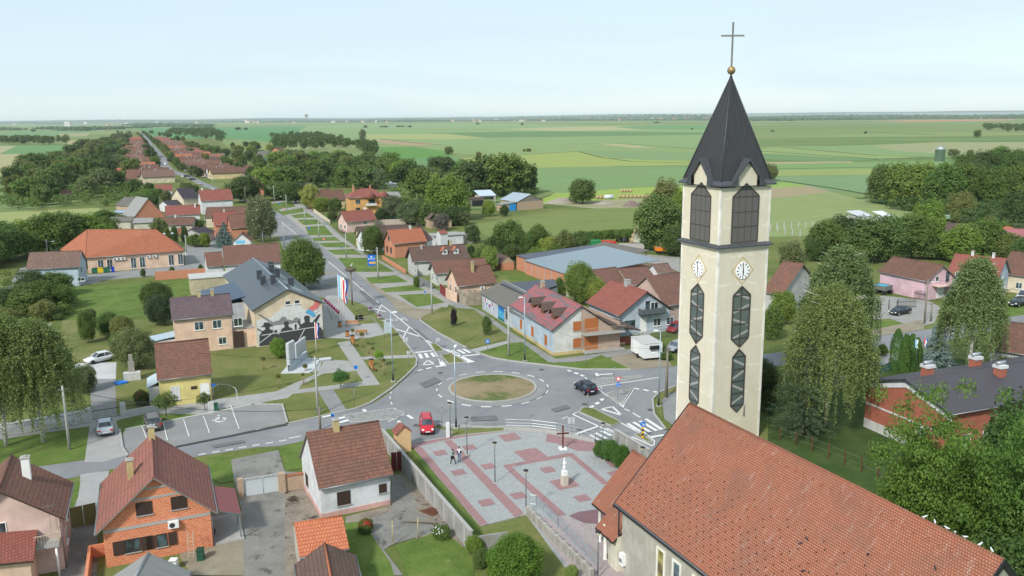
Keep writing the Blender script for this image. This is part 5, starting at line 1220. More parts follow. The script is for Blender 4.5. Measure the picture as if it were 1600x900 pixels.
P_YEL =plaster((.70,.60,.24),.15); P_YEL2 =plaster((.66,.53,.30),.2); P_BLUE =plaster((.42,.50,.57),.2); P_LBLUE =plaster((.45,.52,.58),.15); P_GREY =plaster((.45,.45,.44),.3); P_OLD =plaster((.50,.47,.39),.6); P_ROSE =plaster((.60,.36,.32),.3); P_BGREY =plaster((.46,.50,.54),.25); P_LGREY =plaster((.58,.58,.55),.2)
CH_Y =plaster((.50,.40,.20),.5); CH_W =plaster((.6,.6,.57),.4); CH_G =plaster((.4,.4,.38),.4)

# --- front row
f1 =frame_long((498,764),(615,741),(481,676),gl=None,ze=3.15,pitch=.95)
root,roof,q =house('house','small white house with mossy brown roof and pink base beside the concrete wall',f1,P_WHITE,T_OLDB,[('f',1.5,.95,1.25,1.35,'s'),('f',5.5,1.35,.75,.9,'s'),('l',1.5,1.0,1.0,1.2,'s'),('r',2.5,1.0,1.0,1.2,'s')],ov=.35,gov=.2,plinth=P_ROSE,chim=[(.40,.49,CH_Y,.9,.55)])
f2 =frame_gable((149,835),(339,801),(241,746),0,ze=3.35,back=(237,677))
f2['ze']=3.35
root,roof,q =house('house','unplastered orange brick house with red roof and brown shutters',f2,BR_OR,T_REDW,[('f',2.6,4.05,1.25,1.15,'s'),('f',5.3,4.05,1.25,1.15,'s'),('f',1.5,.95,1.2,1.2,'b'),('f',3.9,.95,.85,1.15,'b'),('r',6,1.0,1.1,1.2,'b')],ov=.5,gov=.55,chim=[(.30,.45,CH_Y,1.6,.5),(.5,.88,CH_Y,1.1,.55)])
BH =root; bw =q
cb =MB()                                           # concrete ring beams and lintels left bare in the brickwork
for z0,z1,a_,b_ in ((3.0,3.28,q['x0'],q['x1']),(5.35,5.55,q['x0']+2.0,q['x1']-2.0),(6.2,6.38,q['x0']+2.9,q['x1']-2.9)): cb.box(a_,b_,q['y0']-.025,q['y0']-.002,z0,z1)
cb.build('concrete_beam',CONC,root)
for x in (.62,2.76): MB().box(q['x0']+ x,q['x0']+ x +.85,q['y0']-.09,q['y0']-.03,.95,2.15).build('open_shutter',BROWNM,root)
for x in (3.15,4.85): MB().box(q['x0']+ x,q['x0']+ x +.65,q['y0']-.09,q['y0']-.03,.95,2.1).build('open_shutter',BROWNM,root)
ac_unit(root,(q['x0']+4.9,q['y0'],2.55),(1,0,0))
MB().slab([(f2['w']-.05,.6,3.3),(f2['w']+2.0,.75,2.5),(f2['w']+2.0,6.4,2.5),(f2['w']-.05,6.0,3.3)],.1,0,1).build('awning_roof',[plain((.22,.075,.075),.7),GUTTER],root)
for y in (1.0,3.6,6.2): MB().box(f2['w']+1.8,f2['w']+1.92,y,y +.12,0,2.45).build('awning_post',METAL,root)
MB().box(q['x1']+.01,f2['w']+2.1,.7,6.2,0,.22).build('terrace',CONC,root)
MB().box(-.9,-.65,-2.5,3,0,1.1).box(-.65,q['x0']-.01,2.75,3,0,1.1).build('yard_wall',BR_OR,root)
f3 =frame_gable((-70,790),(102,811),(6,767),0,ze=4.6,back=(25,715))
f3 =dict(o=G(-62,800,4.6),u=None,n=None)
a_,b_ =G(102,811,4.6),G(114,753,4.6); n_ =(b_ - a_).normalized(); u_ =Vector((n_.y,-n_.x,0)); hw =4.4
f3 =dict(o=a_ - u_ * hw *2,u=u_,n=n_,w=hw *2,d=(b_ - a_).length,ze=4.6,rise=3.3,axis='y')
root,roof,q =house('house','pink house with mossy tiles and white chimney at the left edge',f3,P_PINK,T_OLDB,[('r',2.5,1.0,1.1,1.3,'w'),('f',3.2,3.4,.9,1.6,'w'),('b',3,1.0,1.1,1.3,'w')],ov=.5,gov=.5,barge=BROWNM,chim=[(.66,.62,WHITE,1.7,.6)])
wr =q['x1']; y0 =q['y0']
MB().slab([(wr -7.0,y0 -3.6,3.6),(wr -1.6,y0 -3.6,3.0),(wr -1.6,y0 -.02,3.9),(wr -7.0,y0 -.02,4.5)],.16,0,1).build('lower_roof',[T_RED,BROWNM],root)
MB().box(wr -6.8,wr -1.9,y0 -3.2,y0 -.02,0,3.0).build('lower_wall',P_PEACH,root)
MB().box(wr -1.7,wr -.05,y0 -1.4,y0 -.02,2.75,2.95).build('balcony',CONC,root)
b =MB()
for k in range(9): b.tube((wr -1.65+ k *.2,y0 -1.36,2.95),(wr -1.65+ k *.2,y0 -1.36,3.85),.018,.018,4)
for k in range(7): b.tube((wr -.08,y0 -1.36+ k *.2,2.95),(wr -.08,y0 -1.36+ k *.2,3.85),.018,.018,4)
b.tube((wr -1.7,y0 -1.36,3.87),(wr -.06,y0 -1.36,3.87),.03,.03,6).tube((wr -.06,y0 -1.36,3.87),(wr -.06,y0,3.87),.03,.03,6).build('railing',plain((.5,.42,.3),.6),root)
MB().tube((wr -.3,y0 -1.2,0),(wr -.3,y0 -1.2,2.75),.09,.09,10).build('column',WHITE,root)
ac_unit(root,(wr,y0 +2.2,3.2),(0,1,0))
def aerial(parent,p,h=2):
    b =MB(); b.tube(p,Vector(p)+ Vector((0,0,h)),.02,.02,5); b.tube(Vector(p)+ Vector((-.5,0,h -.1)),Vector(p)+ Vector((.5,.2,h -.05)),.012,.012,4)
    for k in range(5): c =Vector(p)+ Vector((-.4+ k *.2,.08* k -.1,h -.08)); b.tube(c - Vector((.1,-.25,0)),c + Vector((.1,-.25,0)),.008,.008,4)
    return b.build('aerial',METAL,parent)
aerial(root,(wr -.6,y0 -.3,3.9))
f4 =frame_long((468,871),(546,857),(459,818),ze=2.5,pitch=.45)
house('shed','small shed with bright new orange tile roof behind the white house',f4,P_OLD,T_ORG2,[('f',.5,.2,.9,1.9,'door',WOODB)],ov=.2,gov=.15,cat='shed')
def shed_end(apex,z,w,rise,ln,ang):            # far gable apex at a pixel, ridge running towards the camera
    u =Vector((math.cos(R(ang)),math.sin(R(ang)),0)); n =Vector((-u.y,u.x,0)); P =G(*apex,z); return dict(o=P - n * ln - u * w /2,u=u,n=n,w=w,d=ln,ze=z - rise,rise=rise,axis='y')
house('shed','shed with weathered brown tiled roof at the bottom edge',shed_end((507,848),3.4,4.6,1.4,6,17),P_OLD,T_BRN,ov=.2,gov=.1,cat='shed',ridge=T_ORG)
house('shed','shed with ribbed grey roof and pale metal ridge in front of the brick house',shed_end((232,863),3.6,6.0,1.9,6,8),P_OLD,ETER,ov=.2,gov=.1,cat='shed',ridge=GALV)
# --- across the street
f6 =frame_long((245,594),(332,584),(236,537),gl=(248,638),pitch=.95)
root,roof,q =house('house','yellow fronted cottage with mossy brown roof behind the parking bay',f6,P_YEL,T_OLDB,[('f',1.3,.7,1.1,1.9,'r'),('r',2,1.1,1,1.2,'w'),('l',2,1.1,.9,1.2,'w')],ov=.3,gov=.2)
door(root,(q['x0']+4.9,q['y0'],.35),(1,0,0),1.0,2.1); MB().box(q['x0']+3.75,q['x0']+4.5,q['y0']-.05,q['y0'],1.9,2.3).build('wall_plaque',BROWNM,root)
MB().box(q['x0']+6.2,q['x0']+6.75,q['y0']-.04,q['y0'],2.0,2.3).build('street_sign',plain((.02,.15,.55),.5),root)
MB().box(-1.1,q['x0']-.01,1,5.5,0,2.6).build('lean_to',P_LGREY,root); MB().slab([(-1.3,.9,2.6),(q['x0'],.9,3.3),(q['x0'],5.6,3.3),(-1.3,5.6,2.6)],.08).build('lean_to_roof',plain((.42,.50,.56),.5),root)
f7 =frame_long((268,500),(365,491),(261,466),gr=(365,545),pitch=.8)
root,roof,q =house('house','two-storey peach house with purple-brown roof beside the mural building',f7,P_PEACH,T_PUR,[('f',3.0,3.6,1.35,1.35,'w'),('f',5.7,3.6,1.35,1.35,'w'),('f',8.9,3.6,1.35,1.35,'w'),('f',.9,.8,1.2,1.4,'w'),('f',3.0,.9,1.5,1.2,'b'),('f',6.4,.9,1.2,1.2,'w'),('f',8.9,.1,1.35,2.6,'door',BROWNM),('r',3,3.6,1,1.2,'w')],ov=.35,gov=.25,chim=[(.48,.5,CH_Y,.8,.5),(.70,.5,CH_Y,.8,.5)])
MB().slab([(-3.4,.6,2.4),(q['x0'],.6,2.9),(q['x0'],4.5,2.9),(-3.4,4.5,2.4)],.08).build('side_roof',plain((.36,.45,.53),.45),root); MB().box(-3.2,q['x0']-.01,.8,4.3,0,2.4).build('side_wall',P_LGREY,root)
MB().box(q['x1']+.01,q['x1']+4.6,q['y0']+.3,q['y1'],0,3.0).build('side_wing',P_PEACH,root); MB().box(q['x1']+.03,q['x1']+4.6,q['y0']+.25,q['y1'],3.02,3.15).build('flat_roof',CONC,root)
# --- mural building
a_ =G(393.8,485.3,6.3); b_ =G(507.6,473.8,6.3)
f8 =frame_gable((393.8,485.3),(507.6,473.8),(451,451.6),26,ze=6.2,back=(419.6,400.9))
DM =seam((.10,.115,.13),.33,.4,.45,.14,.35)
root,roof,q =house('village_hall','village hall with dark metal roof and soldiers mural on its gable wall',f8,plaster((.66,.55,.40),.35),DM,[('f',4.9,6.5,.85,.65,'w'),('f',6.4,6.5,.85,.65,'w')],ov=.4,gov=.4,cat='building',barge=DARKM,ridge=plain((.36,.44,.50),.35,.5))
MH =(root,roof,q,f8)
def onsl(fr_,side,y,s,lift=0):                    # side slopes of a ridge running along local y; s 0 eaves .. 1 ridge
    h =fr_['w']/2; x =(fr_['w']- h * s) if side >0 else h * s
    return Vector((x,y,fr_['ze']+ fr_['rise']* s + lift))
sky_g =plain((.42,.48,.50),.2,.2)
for y0_,y1_ in ((4.0,12.5),(16,23)):
    b =MB(); A,B_,C_,D_ =onsl(f8,1,y0_,.46,.06),onsl(f8,1,y1_,.46,.06),onsl(f8,1,y1_,.74,.06),onsl(f8,1,y0_,.74,.06); b.slab([A,B_,C_,D_],.1); b.build('skylight_strip',sky_g,roof)
for x_,y_,s_ in [(-1,17,.70),(-1,11.8,.66),(-1,8.6,.86),(1,19.5,.85),(1,15.2,.82),(1,7.8,.66),(1,25.5,.7)]:
    p =onsl(f8,x_,y_,s_); b =MB().box(-.42,.42,-.42,.42,-.5,1.35).box(-.47,.47,-.47,.47,1.35,1.43); o_ =b.build('chimney',plain((.075,.085,.095),.5,.4),roof,loc=p)
MB().box(-5.5,q['x0']-.01,11,24.5,0,5.4).build('side_wing',P_BGREY,root)
MB().slab([(-6.0,10.6,5.3),(3.6,10.6,7.1),(3.6,25,7.1),(-6.0,25,5.3)],.15).build('side_roof',seam((.055,.085,.135),.45,.4,.4),root)
# mural on the gable: white ground, tank, silhouettes and a torn flag
mw,xl,yf =q['x1']- q['x0'],q['x0'],q['y0']-.012
def mur(pts,m,d=0,nm='mural',par=None):
    b =MB(); b.face([(xl + x * mw,yf - d,z) for x,z in pts]); return b.build(nm,m,par or root)
MW =ground('mural white',[(.3,(.46,.46,.46)),(.5,(.60,.60,.59)),(.7,(.66,.66,.64))],1.2,5,bumpy=.05); MG =plain((.22,.22,.23),.9,var=.35,scale=1.5); MK =plain((.055,.055,.06),.9,var=.2)
mural =mur([(0.02,.1),(.99,.1),(.99,5.2),(.90,5.6),(.82,5.2),(.72,5.5),(.66,6.4),(.58,6.75),(.52,6.2),(.44,6.3),(.36,5.7),(.29,5.3),(.22,4.6),(.02,4.5)],MW)
def sh(p_,m,d): return mur(p_,m,d,'mural_figure',mural)
sh([(.04,5.35),(.07,5.5),(.27,3.75),(.24,3.6)],MG,.004); sh([(.20,3.3),(.55,3.25),(.57,3.65),(.50,4.0),(.44,4.1),(.30,4.0),(.22,3.7)],MG,.008); sh([(.34,4.05),(.40,4.6),(.45,4.5),(.46,4.0)],MG,.012); sh([(.55,3.35),(.66,3.3),(.67,3.9),(.60,4.3),(.56,4.0)],MG,.008)
def soldier(cx,w,zt,hat=0):
    pts =[(cx - w,.12),(cx + w,.12),(cx + w *.95,zt *.52),(cx + w *.6,zt *.68),(cx + w *.24,zt *.74),(cx + w *.3,zt *.9),(cx + w *.26,zt *.97),(cx,zt),(cx - w *.26,zt *.97),(cx - w *.3,zt *.88),(cx - w *.22,zt *.75),(cx - w *.6,zt *.68),(cx - w *.95,zt *.5)]
    return pts
for i,(cx,w,zt,hh) in enumerate([(.17,.13,3.75,1),(.29,.07,2.5,0),(.45,.12,3.8,0),(.585,.055,3.15,0),(.76,.15,4.4,0),(.92,.075,3.0,0)]):
    sh(soldier(cx,w,zt),MK,.016+ i *.004)
sh([(.07,3.25),(.26,3.2),(.22,3.55),(.20,3.9),(.13,3.95),(.11,3.5)],MK,.044)
sh([(.86,2.4),(.97,4.3),(.94,4.4),(.82,2.9)],MK,.048); sh([(.02,3.0),(.10,2.3),(.11,2.45),(.03,3.15)],MK,.044); sh([(.62,3.3),(.66,2.4),(.68,2.5),(.635,3.9)],MK,.044)
for a0,b0,a1,b1 in ((.08,1.9,.72,2.2),(.66,2.2,.98,2.3),(.72,2.2,.62,.4),(.02,.5,.22,1.9),(.24,1.95,.27,2.6),(.27,2.6,.34,2.6),(.34,2.6,.37,2.0),(.87,.3,.87,2.2)):
    d =Vector((a1 - a0,(b1 - b0)/ mw)).normalized(); n2 =Vector((-d.y,d.x))*.006; sh([(a0 - n2.x,b0 - n2.y * mw),(a1 - n2.x,b1 - n2.y * mw),(a1 + n2.x,b1 + n2.y * mw),(a0 + n2.x,b0 + n2.y * mw)],MW,.056)
sh([(.80,4.9),(.93,5.3),(.97,6.3),(.90,7.3-.5),(.88,6.1),(.80,5.6)],plain((.62,.17,.16),.9,var=.3,scale=2),.06); sh([(.74,4.9),(.79,5.5),(.86,4.9),(.90,4.2),(.84,4.0),(.80,4.5)],plain((.10,.35,.60),.9,var=.3),.064); sh([(.86,5.0),(.93,5.3),(.94,4.9),(.88,4.6)],plain((.6,.6,.6),.9),.068)
# --- school and outbuilding
f9 =frame_long((133,403),(289,391.5),(136,359),gr=(287,415),pitch=.62)
f9['d']=13.5; f9['rise']=4.4
root,roof,q =house('school','long peach school with orange hipped roof and white french windows',f9,P_PEACH,T_ORG,[('f',x,.3,1.25,2.7,'w') for x in (2.2,4.2,9.5,11.5,18.2,20.4)],ov=.4,hip=5,cat='school')
ze =f9['ze']; lc =lambda x,y,z:(lambda d: Vector((d.dot(f9['u']),d.dot(f9['n']),z)))(G(x,y,z)- f9['o'])
A,B_,D_ =Vector((0,0,ze)),Vector((f9['w'],0,ze)),lc(94,390,ze); C_ =Vector((f9['w'],D_.y *.8,ze)); P,Q =lc(136,359,ze +5.4),lc(243,358.5,ze +5.2)
b =MB()
for f in ([A,B_,Q],[A,Q,P],[B_,C_,Q],[C_,D_,P],[C_,P,Q],[D_,A,P]): b.slab(f,.16)
nr =b.build('roof',[T_ORG,WOODG]); roof.data =nr.data; bpy.data.objects.remove(nr)
for c in [c for c in roof.children if c.name.startswith('ridge_cap')]: bpy.data.objects.remove(c)
b =MB()
for p_,q_ in ((A,P),(B_,Q),(P,Q),(D_,P)): b.tube(p_,q_,.11,.11,6)
b.build('ridge_cap',T_ORG,roof); i_ =lambda v,x,y:(v.x + x,v.y + y)
MB().prism([i_(A,.4,9),i_(B_,-.4,9),i_(C_,-.4,-.4),i_(D_,.5,-.4),i_(A,-1.8,6)],-.1,ze -.1).build('rear_wall',P_PEACH,root)
for x in (6.1,7.0,7.9,13.6,15.0,22): ac_unit(root,(x,q['y0'],2.7),(1,0,0))
for x,s_,w_ in [(4.6,.60,.7),(6.5,.60,.7),(11.4,.6,.7),(13.4,.6,.7),(18.4,.6,.7),(20.3,.6,.7),(13.0,.22,1.0),(17.3,.22,1.0)]:
    h,r_ =P.y,5.4; A =Vector((x,h * s_,f9['ze']+.15+ r_ * s_)); sl_ =Vector((0,h,r_)).normalized()
    b =MB(); u1 =Vector((w_,0,0)); v1 =sl_ * w_ *1.25; l_ =Vector((0,0,.12)); b.slab([A + l_,A + u1 + l_,A + u1 + v1 + l_,A + v1 + l_],.16); sk =b.build('roof_window',DARKM if w_ <.9 else GALV,roof)
    if w_ <.9: MB().slab([A + l_ *1.05+ u1 *.15+ v1 *.12,A + l_ *1.05+ u1 *.85+ v1 *.12,A + l_ *1.05+ u1 *.85+ v1 *.88,A + l_ *1.05+ u1 *.15+ v1 *.88],.02).build('pane',plain((.45,.5,.52),.2),sk)
f10 =frame_long((40,421),(124,417),(41,395),gr=(125,447),pitch=.75)
house('outbuilding','grey-blue outbuilding with speckled brown roof left of the school',f10,P_BLUE,T_VAR,[('f',9.7,1.1,1.5,.8,'w'),('r',2,2.8,.8,1.0,'b')],ov=.35,gov=.3,cat='outbuilding')
# --- roofs behind the mural building
f11 =frame_long((350,415),(440,409.5),(348.5,384.5),ze=3.4,pitch=.75)
house('house','long low house under a plain brown roof behind the village hall',f11,P_WHITE,T_BROWNR,ov=.3,gov=.2)
f11b =frame_long((323,417),(350,415),(321.5,395),ze=3.4,pitch=.75)
house('house','narrow white house with darker red-brown roof next to the school yard',f11b,P_WHITE,T_OLDB,[('f',1.8,1.3,.6,.6,'g')],ov=.3,gov=.1)
fq =dict(o=G(299,461),u=UX,n=UY,w=8.6,d=5.5,ze=3.4,rise=.1,axis='x')
o_ =thing('garage','flat-roofed beige garage with stained wall above the bright lawn','garage',(fq['o'].x,fq['o'].y,0),R(GRID)); MB().box(0,8.8,0,6,-.2,3.3).build('wall',plaster((.50,.44,.30),.8),o_); MB().box(-.15,8.95,-.15,6.15,3.32,3.5).build('flat_roof',plain((.45,.45,.43),.8),o_)
# --- long house with three dormers, ridge along the road
zE =4.2; a_ =G(862.5,516,zE); far_ =G(797,477,zE); n_ =(far_ - a_).normalized(); u_ =Vector((n_.y,-n_.x,0))
def gable_from(a_,n_,u_,apex,ze,wide=None):
    lo,hi =1.0,9.0                                    # half width found from the apex pixel
    for _ in range(50):
        h =(lo + hi)/2; m =a_ + u_ * h; x,y =PR(m)
        if x < apex[0]: lo =h
        else: hi =h
    m =a_ + u_ * h; z =CAM_H + ray(*apex).z * m.y / ray(*apex).y
    return h,z - ze
h_,r_ =gable_from(a_,n_,u_,(908.7,477.5),zE)
T_PINKR =mat('banded roof',lambda m,t,N,L,b:(lambda uv:(lambda s: L.new(mix(t,mix(t,(.30,.105,.11),(.155,.125,.135),ramp(t,noise(t,nmap(t,uv,(.12,.9,1)),1.4,2),[(.5,0),(.56,1)])),(.08,.05,.05),ramp(t,math_(t,'FRACT',math_(t,'MULTIPLY',s.outputs[1],2.6)),[(0,.75),(.2,0),(1,0)])),b.inputs['Base Color']))((lambda n:(L.new(uv,n.inputs[0]),n)[1])(N.new('ShaderNodeSeparateXYZ'))))(coord(t,'UV')))
f12 =dict(o=a_,u=u_,n=n_,w=2* h_,d=(far_ - a_).length,ze=zE,rise=r_,axis='y')
root,roof,q =house('house','long blue-grey roadside house with striped maroon roof and three dormers',f12,P_LGREY,T_PINKR,[('f',3.3,3.6,2.3,1.5,'so'),('f',3.3,.9,2.3,1.5,'so'),('l',3.4,1.0,1.1,1.6,'so'),('l',8.7,1.0,1.1,1.6,'so'),('l',14.5,1.0,1.1,1.6,'so')],ov=.4,gov=.4,plinth=plaster((.55,.42,.22),.3),barge=BROWNM,chim=[(.5,.85,BR_TAN,.9,.6)])
MB().box(q['x0']-.012,q['x0']+.0,q['y0'],q['y1'],.5,zE).build('side_render',P_BLUE,root)
for y in (3.0,7.4,11.8):                              # dormers with dark tiled gablets, facing the road
    s0 =.28; x0 =h_ * s0; z0 =zE + r_ * s0; b =MB()
    b.box(x0,x0 +2.2,y -.62,y +.62,z0 -.3,z0 +.85); d_ =b.build('dormer',WOODB,roof)
    b =MB(); P_,Q_ =Vector((x0 -.35,y,z0 +1.75)),Vector((x0 +3.3,y,z0 +1.75))
    for s_ in (-1,1): b.slab([P_,Q_,Vector((x0 +2.1,y + s_ *1.05,z0 +.72)),Vector((x0 -.35,y + s_ *1.05,z0 +.72))],.1)
    b.face([(x0 -.02,y -.95,z0 +.75),(x0 -.02,y +.95,z0 +.75),(x0 -.02,y,z0 +1.65)][::-1]); b.build('dormer_roof',T_DKB,d_)
# brick half with balconies on its right
wq =q['x1']
x0_,x1_ =f12['w']/2+.1,f12['w']+1.9
zt =zE + r_
bf =MB(); yb =q['y0']-.035
bf.face([(x0_,yb,0),(x1_,yb,0),(x1_,yb,zE -.6),(f12['w']-.4,yb,zE),(x0_,yb,zt -.5)]); bf.face([(x1_,yb,0),(x1_,yb +8,0),(x1_,yb +8,zE +.2),(x1_,yb,zE +.2)]); bf.face([(x0_,yb,0),(x0_,yb,zt -.5),(x0_,yb +.03,zt -.5),(x0_,yb +.03,0)]); bf.face([(x1_,yb +8,0),(x0_,yb +8,0),(x0_,yb +8,zt -.5),(x1_,yb +8,zE +.2)])
bf.build('brick_wing',bricks((.42,.27,.19),(.32,.19,.13),(.5,.46,.40),.28,.12,.02),root)
MB().slab([(f12['w']-.1,-.4,zE +.1),(f12['w']+5.2,-.4,zE -1.3),(f12['w']+5.2,8,zE -1.3),(f12['w']-.1,8,zE +.1)],.18,0,1).build('brick_wing_roof',[T_DKB,BROWNM],root)
for z in (.3,3.15):
    MB().box(x0_ +.1,x1_ +.3,yb -1.3,yb -.01,z -.2,z).build('balcony',CONC,root)
    b =MB()
    for k in range(25): b.tube((x0_ +.12+ k *(x1_ - x0_ +.1)/24,yb -1.27,z),(x0_ +.12+ k *(x1_ - x0_ +.1)/24,yb -1.27,z +.95),.015,.015,4)
    b.tube((x0_ +.1,yb -1.27,z +.97),(x1_ +.3,yb -1.27,z +.97),.03,.03,5); b.build('railing',plain((.4,.36,.30),.6),root)
for z in (.4,3.3): window(root,(x0_ +.6,yb,z),(1,0,0),2.3,2.1,'so',False)
# --- light blue house with balcony
zE =3.7; a_ =G(967.5,494,zE); far_ =G(919,474,zE); n_ =(far_ - a_).normalized(); u_ =Vector((n_.y,-n_.x,0)); h_,r_ =gable_from(a_,n_,u_,(1011,455.5),zE)
f13 =dict(o=a_,u=u_,n=n_,w=2* h_,d=(far_ - a_).length +1,ze=zE,rise=r_,axis='y')
root,roof,q =house('house','pale blue gabled house with red tiles and dark balcony',f13,P_LBLUE,T_RED,[('f',1.0,1.1,2.0,1.5,'g'),('f',6.6,1.1,1.5,1.3,'w'),('f',9.2,1.1,1.5,1.3,'w'),('f',5.0,3.7,.8,1.9,'b'),('f',6.0,4.1,1.5,1.2,'w'),('f',4.1,.25,1.1,2.4,'door'),('l',3,1.3,.8,.8,'w'),('l',5.5,1.3,.8,.8,'w')],ov=.4,gov=.6,barge=BROWNM,chim=[(.5,.55,CH_G,.8,.9)])
b =MB().box(q['x0']+3.6,q['x0']+8.3,q['y0']-1.2,q['y0']-.01,3.45,3.6); b.build('balcony',DARKM,root)
MB().box(q['x0']+3.6,q['x0']+8.3,q['y0']-1.22,q['y0']-1.16,3.6,4.5).box(q['x0']+3.6,q['x0']+3.66,q['y0']-1.16,q['y0'],3.6,4.5).box(q['x0']+8.24,q['x0']+8.3,q['y0']-1.16,q['y0'],3.6,4.5).build('railing',plain((.10,.115,.125),.6),root)
st =MB()
for k in range(3): st.box(q['x0']+3.8,q['x0']+5.5,q['y0']-1.0+ k *.3,q['y0']-.02,0,.08+ k *.08)
st.build('steps',CONC,root)
# --- grey sports club with painted crests, dark hall behind
zE =3.2; a_ =G(818,497,zE); far_ =G(750.5,457.5,zE); n_ =(far_ - a_).normalized(); u_ =Vector((n_.y,-n_.x,0))
f14 =dict(o=a_,u=u_,n=n_,w=9.5,d=(far_ - a_).length,ze=zE,rise=2.1,axis='y')
root,roof,q =house('club_house','grey club building with painted crests and blue team mural under ribbed brown roof',f14,P_BGREY,ETERD,[('l',13,1.0,.9,1.5,'g')],ov=.3,gov=.2,cat='building',ridge=GALV)
xs =q['x0']-.014
def club(y,z,pts,m,par,d=0): b =MB(); b.face([(xs - d,y - a,z + c) for a,c in pts]); return b.build('painted_crest',m,par)
yt =q['y1']
WB,RB,BB =plain((.62,.64,.66),.8),plain((.5,.04,.05),.8),plain((.02,.12,.42),.8)
for k,(m1,m2) in enumerate([(RB,BB),(WB,BB),(RB,BB)]):
    y =yt -1.6- k *2.1; shp =[(0,2.3),(1.2,2.3),(1.2,1.1),(.6,.6),(0,1.1)]; o1 =club(y,.3,shp,WB,root); club(y,.3,[(.1,2.2),(.6,2.2),(.6,1.5),(.1,1.5)],m1,o1,.004); club(y,.3,[(.6,1.5),(1.1,1.5),(1.1,1.12),(.6,.72)],m2,o1,.004); club(y,.3,[(.6,2.2),(1.1,2.2),(1.1,1.5),(.6,1.5)],WB,o1,.005); club(y,.3,[(.1,1.5),(.6,1.5),(.6,.72),(.1,1.12)],WB if k !=1 else RB,o1,.006)
b =MB().face([(xs,yt -9.0,.1),(xs,yt -9.0,2.7),(xs,yt -12.2,2.7),(xs,yt -12.2,.1)]); tm =b.build('team_mural',plain((.02,.16,.42),.8,var=.5,scale=1),root)
b =MB()
for k in range(6): yy =yt -9.3- k *.48; b.face([(xs -.004,yy,.6),(xs -.004,yy,1.9),(xs -.004,yy -.36,1.9),(xs -.004,yy -.36,.6)])
b.build('painted_players',plain((.10,.42,.62),.8,var=.5,scale=3),tm)
MB().face([(xs -.004,yt -9.0,.1),(xs -.004,yt -9.0,.55),(xs -.004,yt -12.2,.55),(xs -.004,yt -12.2,.1)]).build('painted_grass',plain((.03,.16,.10),.8),tm)
def wall_text(body,size,loc,rot,m,parent,ext=.004):
    cu =bpy.data.curves.new('lettering','FONT'); cu.body =body; cu.size =size; cu.align_x ='CENTER'; cu.align_y ='CENTER'; cu.extrude =ext
    o =bpy.data.objects.new('tmp',cu); COL.objects.link(o); me =o.to_mesh().copy(); bpy.data.objects.remove(o)
    o2 =bpy.data.objects.new('lettering',me); COL.objects.link(o2); me.materials.append(m); o2.parent =parent; o2.location =loc; o2.rotation_euler =rot; return o2
wall_text('DINAMO',.8,(xs -.01,yt -4.8,.45),(R(90),0,R(-90)),WB,root)
MB().tube((3.4,3.2,4.0),(3.4,3.2,6.0),.16,.16,10).build('flue',RUST,roof)
o =thing('hall','low hall with flat dark metal roof joined behind the grey club building','building',(0,0,0)); A,B_,C_,D_ =G(782,442.5,5.1),G(819,460,5.1),G(871,446,4.8),G(866,436,4.8)
MB().slab([A,B_,C_,D_],.3).build('hall_roof',seam((.075,.08,.10),.3,.5,.3),o); MB().prism([tuple(v[:2]) for v in (A *1,B_,C_,D_)],-.1,4.4).build('hall_wall',P_GREY,o)
# --- row houses on the right of the main road (gables to the road)
def rowhouse(lab,EL,ER,RL,wm,rm,wins=(),gl=None,ze=None,pitch=.85,**k):
    f =frame_long(EL,ER,RL,ze=ze,gl=gl,pitch=pitch); return house('house',lab,f,wm,rm,wins,**k)+(f,)
GW =lambda n_=2:[('l',1.4+2.6* i,1.0,1.0,1.4,'w') for i in range(n_)]
r_ =rowhouse('peach house with patchy red-brown roof and slim chimney, nearest in the right row',(715,447.5),(777,441.5),(704,418.4),P_PEACH,T_OLDB,[('l',1.5,1.1,1.0,1.5,'w'),('l',4.4,1.1,1.0,1.5,'w')],gl=(716,470.7),ov=.35,gov=.5,chim=[(.5,.35,CH_Y,2.0,.5)]); ac_unit(r_[0],(5.0,r_[2]['y0'],1.9),(1,0,0))
rowhouse('pale green-white house with long red-brown roof, second in the right row',(679,428),(764,421.5),(670.8,408.4),plaster((.58,.60,.54),.3),T_OLDB,GW(),gl=(680,447),ov=.35,gov=.6)
r_ =rowhouse('grey house with dark mossy roof and two small tiled dormers',(644.4,409.4),(734,403),(636,386.7),P_GREY,T_BRN,GW(3)+[('f',1.0,.2,3.6,2.5,'garage',P_LGREY)],gl=(646,433),ov=.4,gov=.6,barge=BROWNM,chim=[(.74,.5,CH_Y,.9,.5),(.22,.45,CH_G,.6,.5)])
for x in (7.6,10.4):
    fr_ =r_[3]; s_ =.35; y =fr_['d']/2* s_; z =fr_['ze']+ fr_['rise']* s_; b =MB().box(x,x +1.3,y,y +1.6,z -.3,z +1.0); b.face([(x,y,z +1.0),(x +1.3,y,z +1.0),(x +.65,y,z +1.65)]); d_ =b.build('dormer',P_WHITE,r_[1])
    b =MB(); A =Vector((x +.65,y -.3,z +1.75)); B_ =Vector((x +.65,y +2.6,z +1.75))
    for g_ in (-1,1): b.slab([A,B_,B_ + Vector((g_ *.95,0,-.95)),A + Vector((g_ *.95,0,-.95))],.08)
    b.build('dormer_roof',T_ORG,d_); window(d_,(x +.35,y,z +.25),(1,0,0),.6,.65,'w',False)
rowhouse('raw brick house with clean orange roof behind the blue fuel sign',(614,381.6),(668,376.7),(603,360),BR_OR2,T_ORG,[('l',1.5,1.0,1.0,1.6,'b'),('l',4.0,1.0,1.0,1.6,'b'),('l',2.8,4.2,1.0,1.4,'b'),('f',1,3.6,0.01,0.01,'g')][:3],gl=(616.5,404),ov=.35,gov=.6,chim=[(.68,.5,CH_W,.8,.5)])
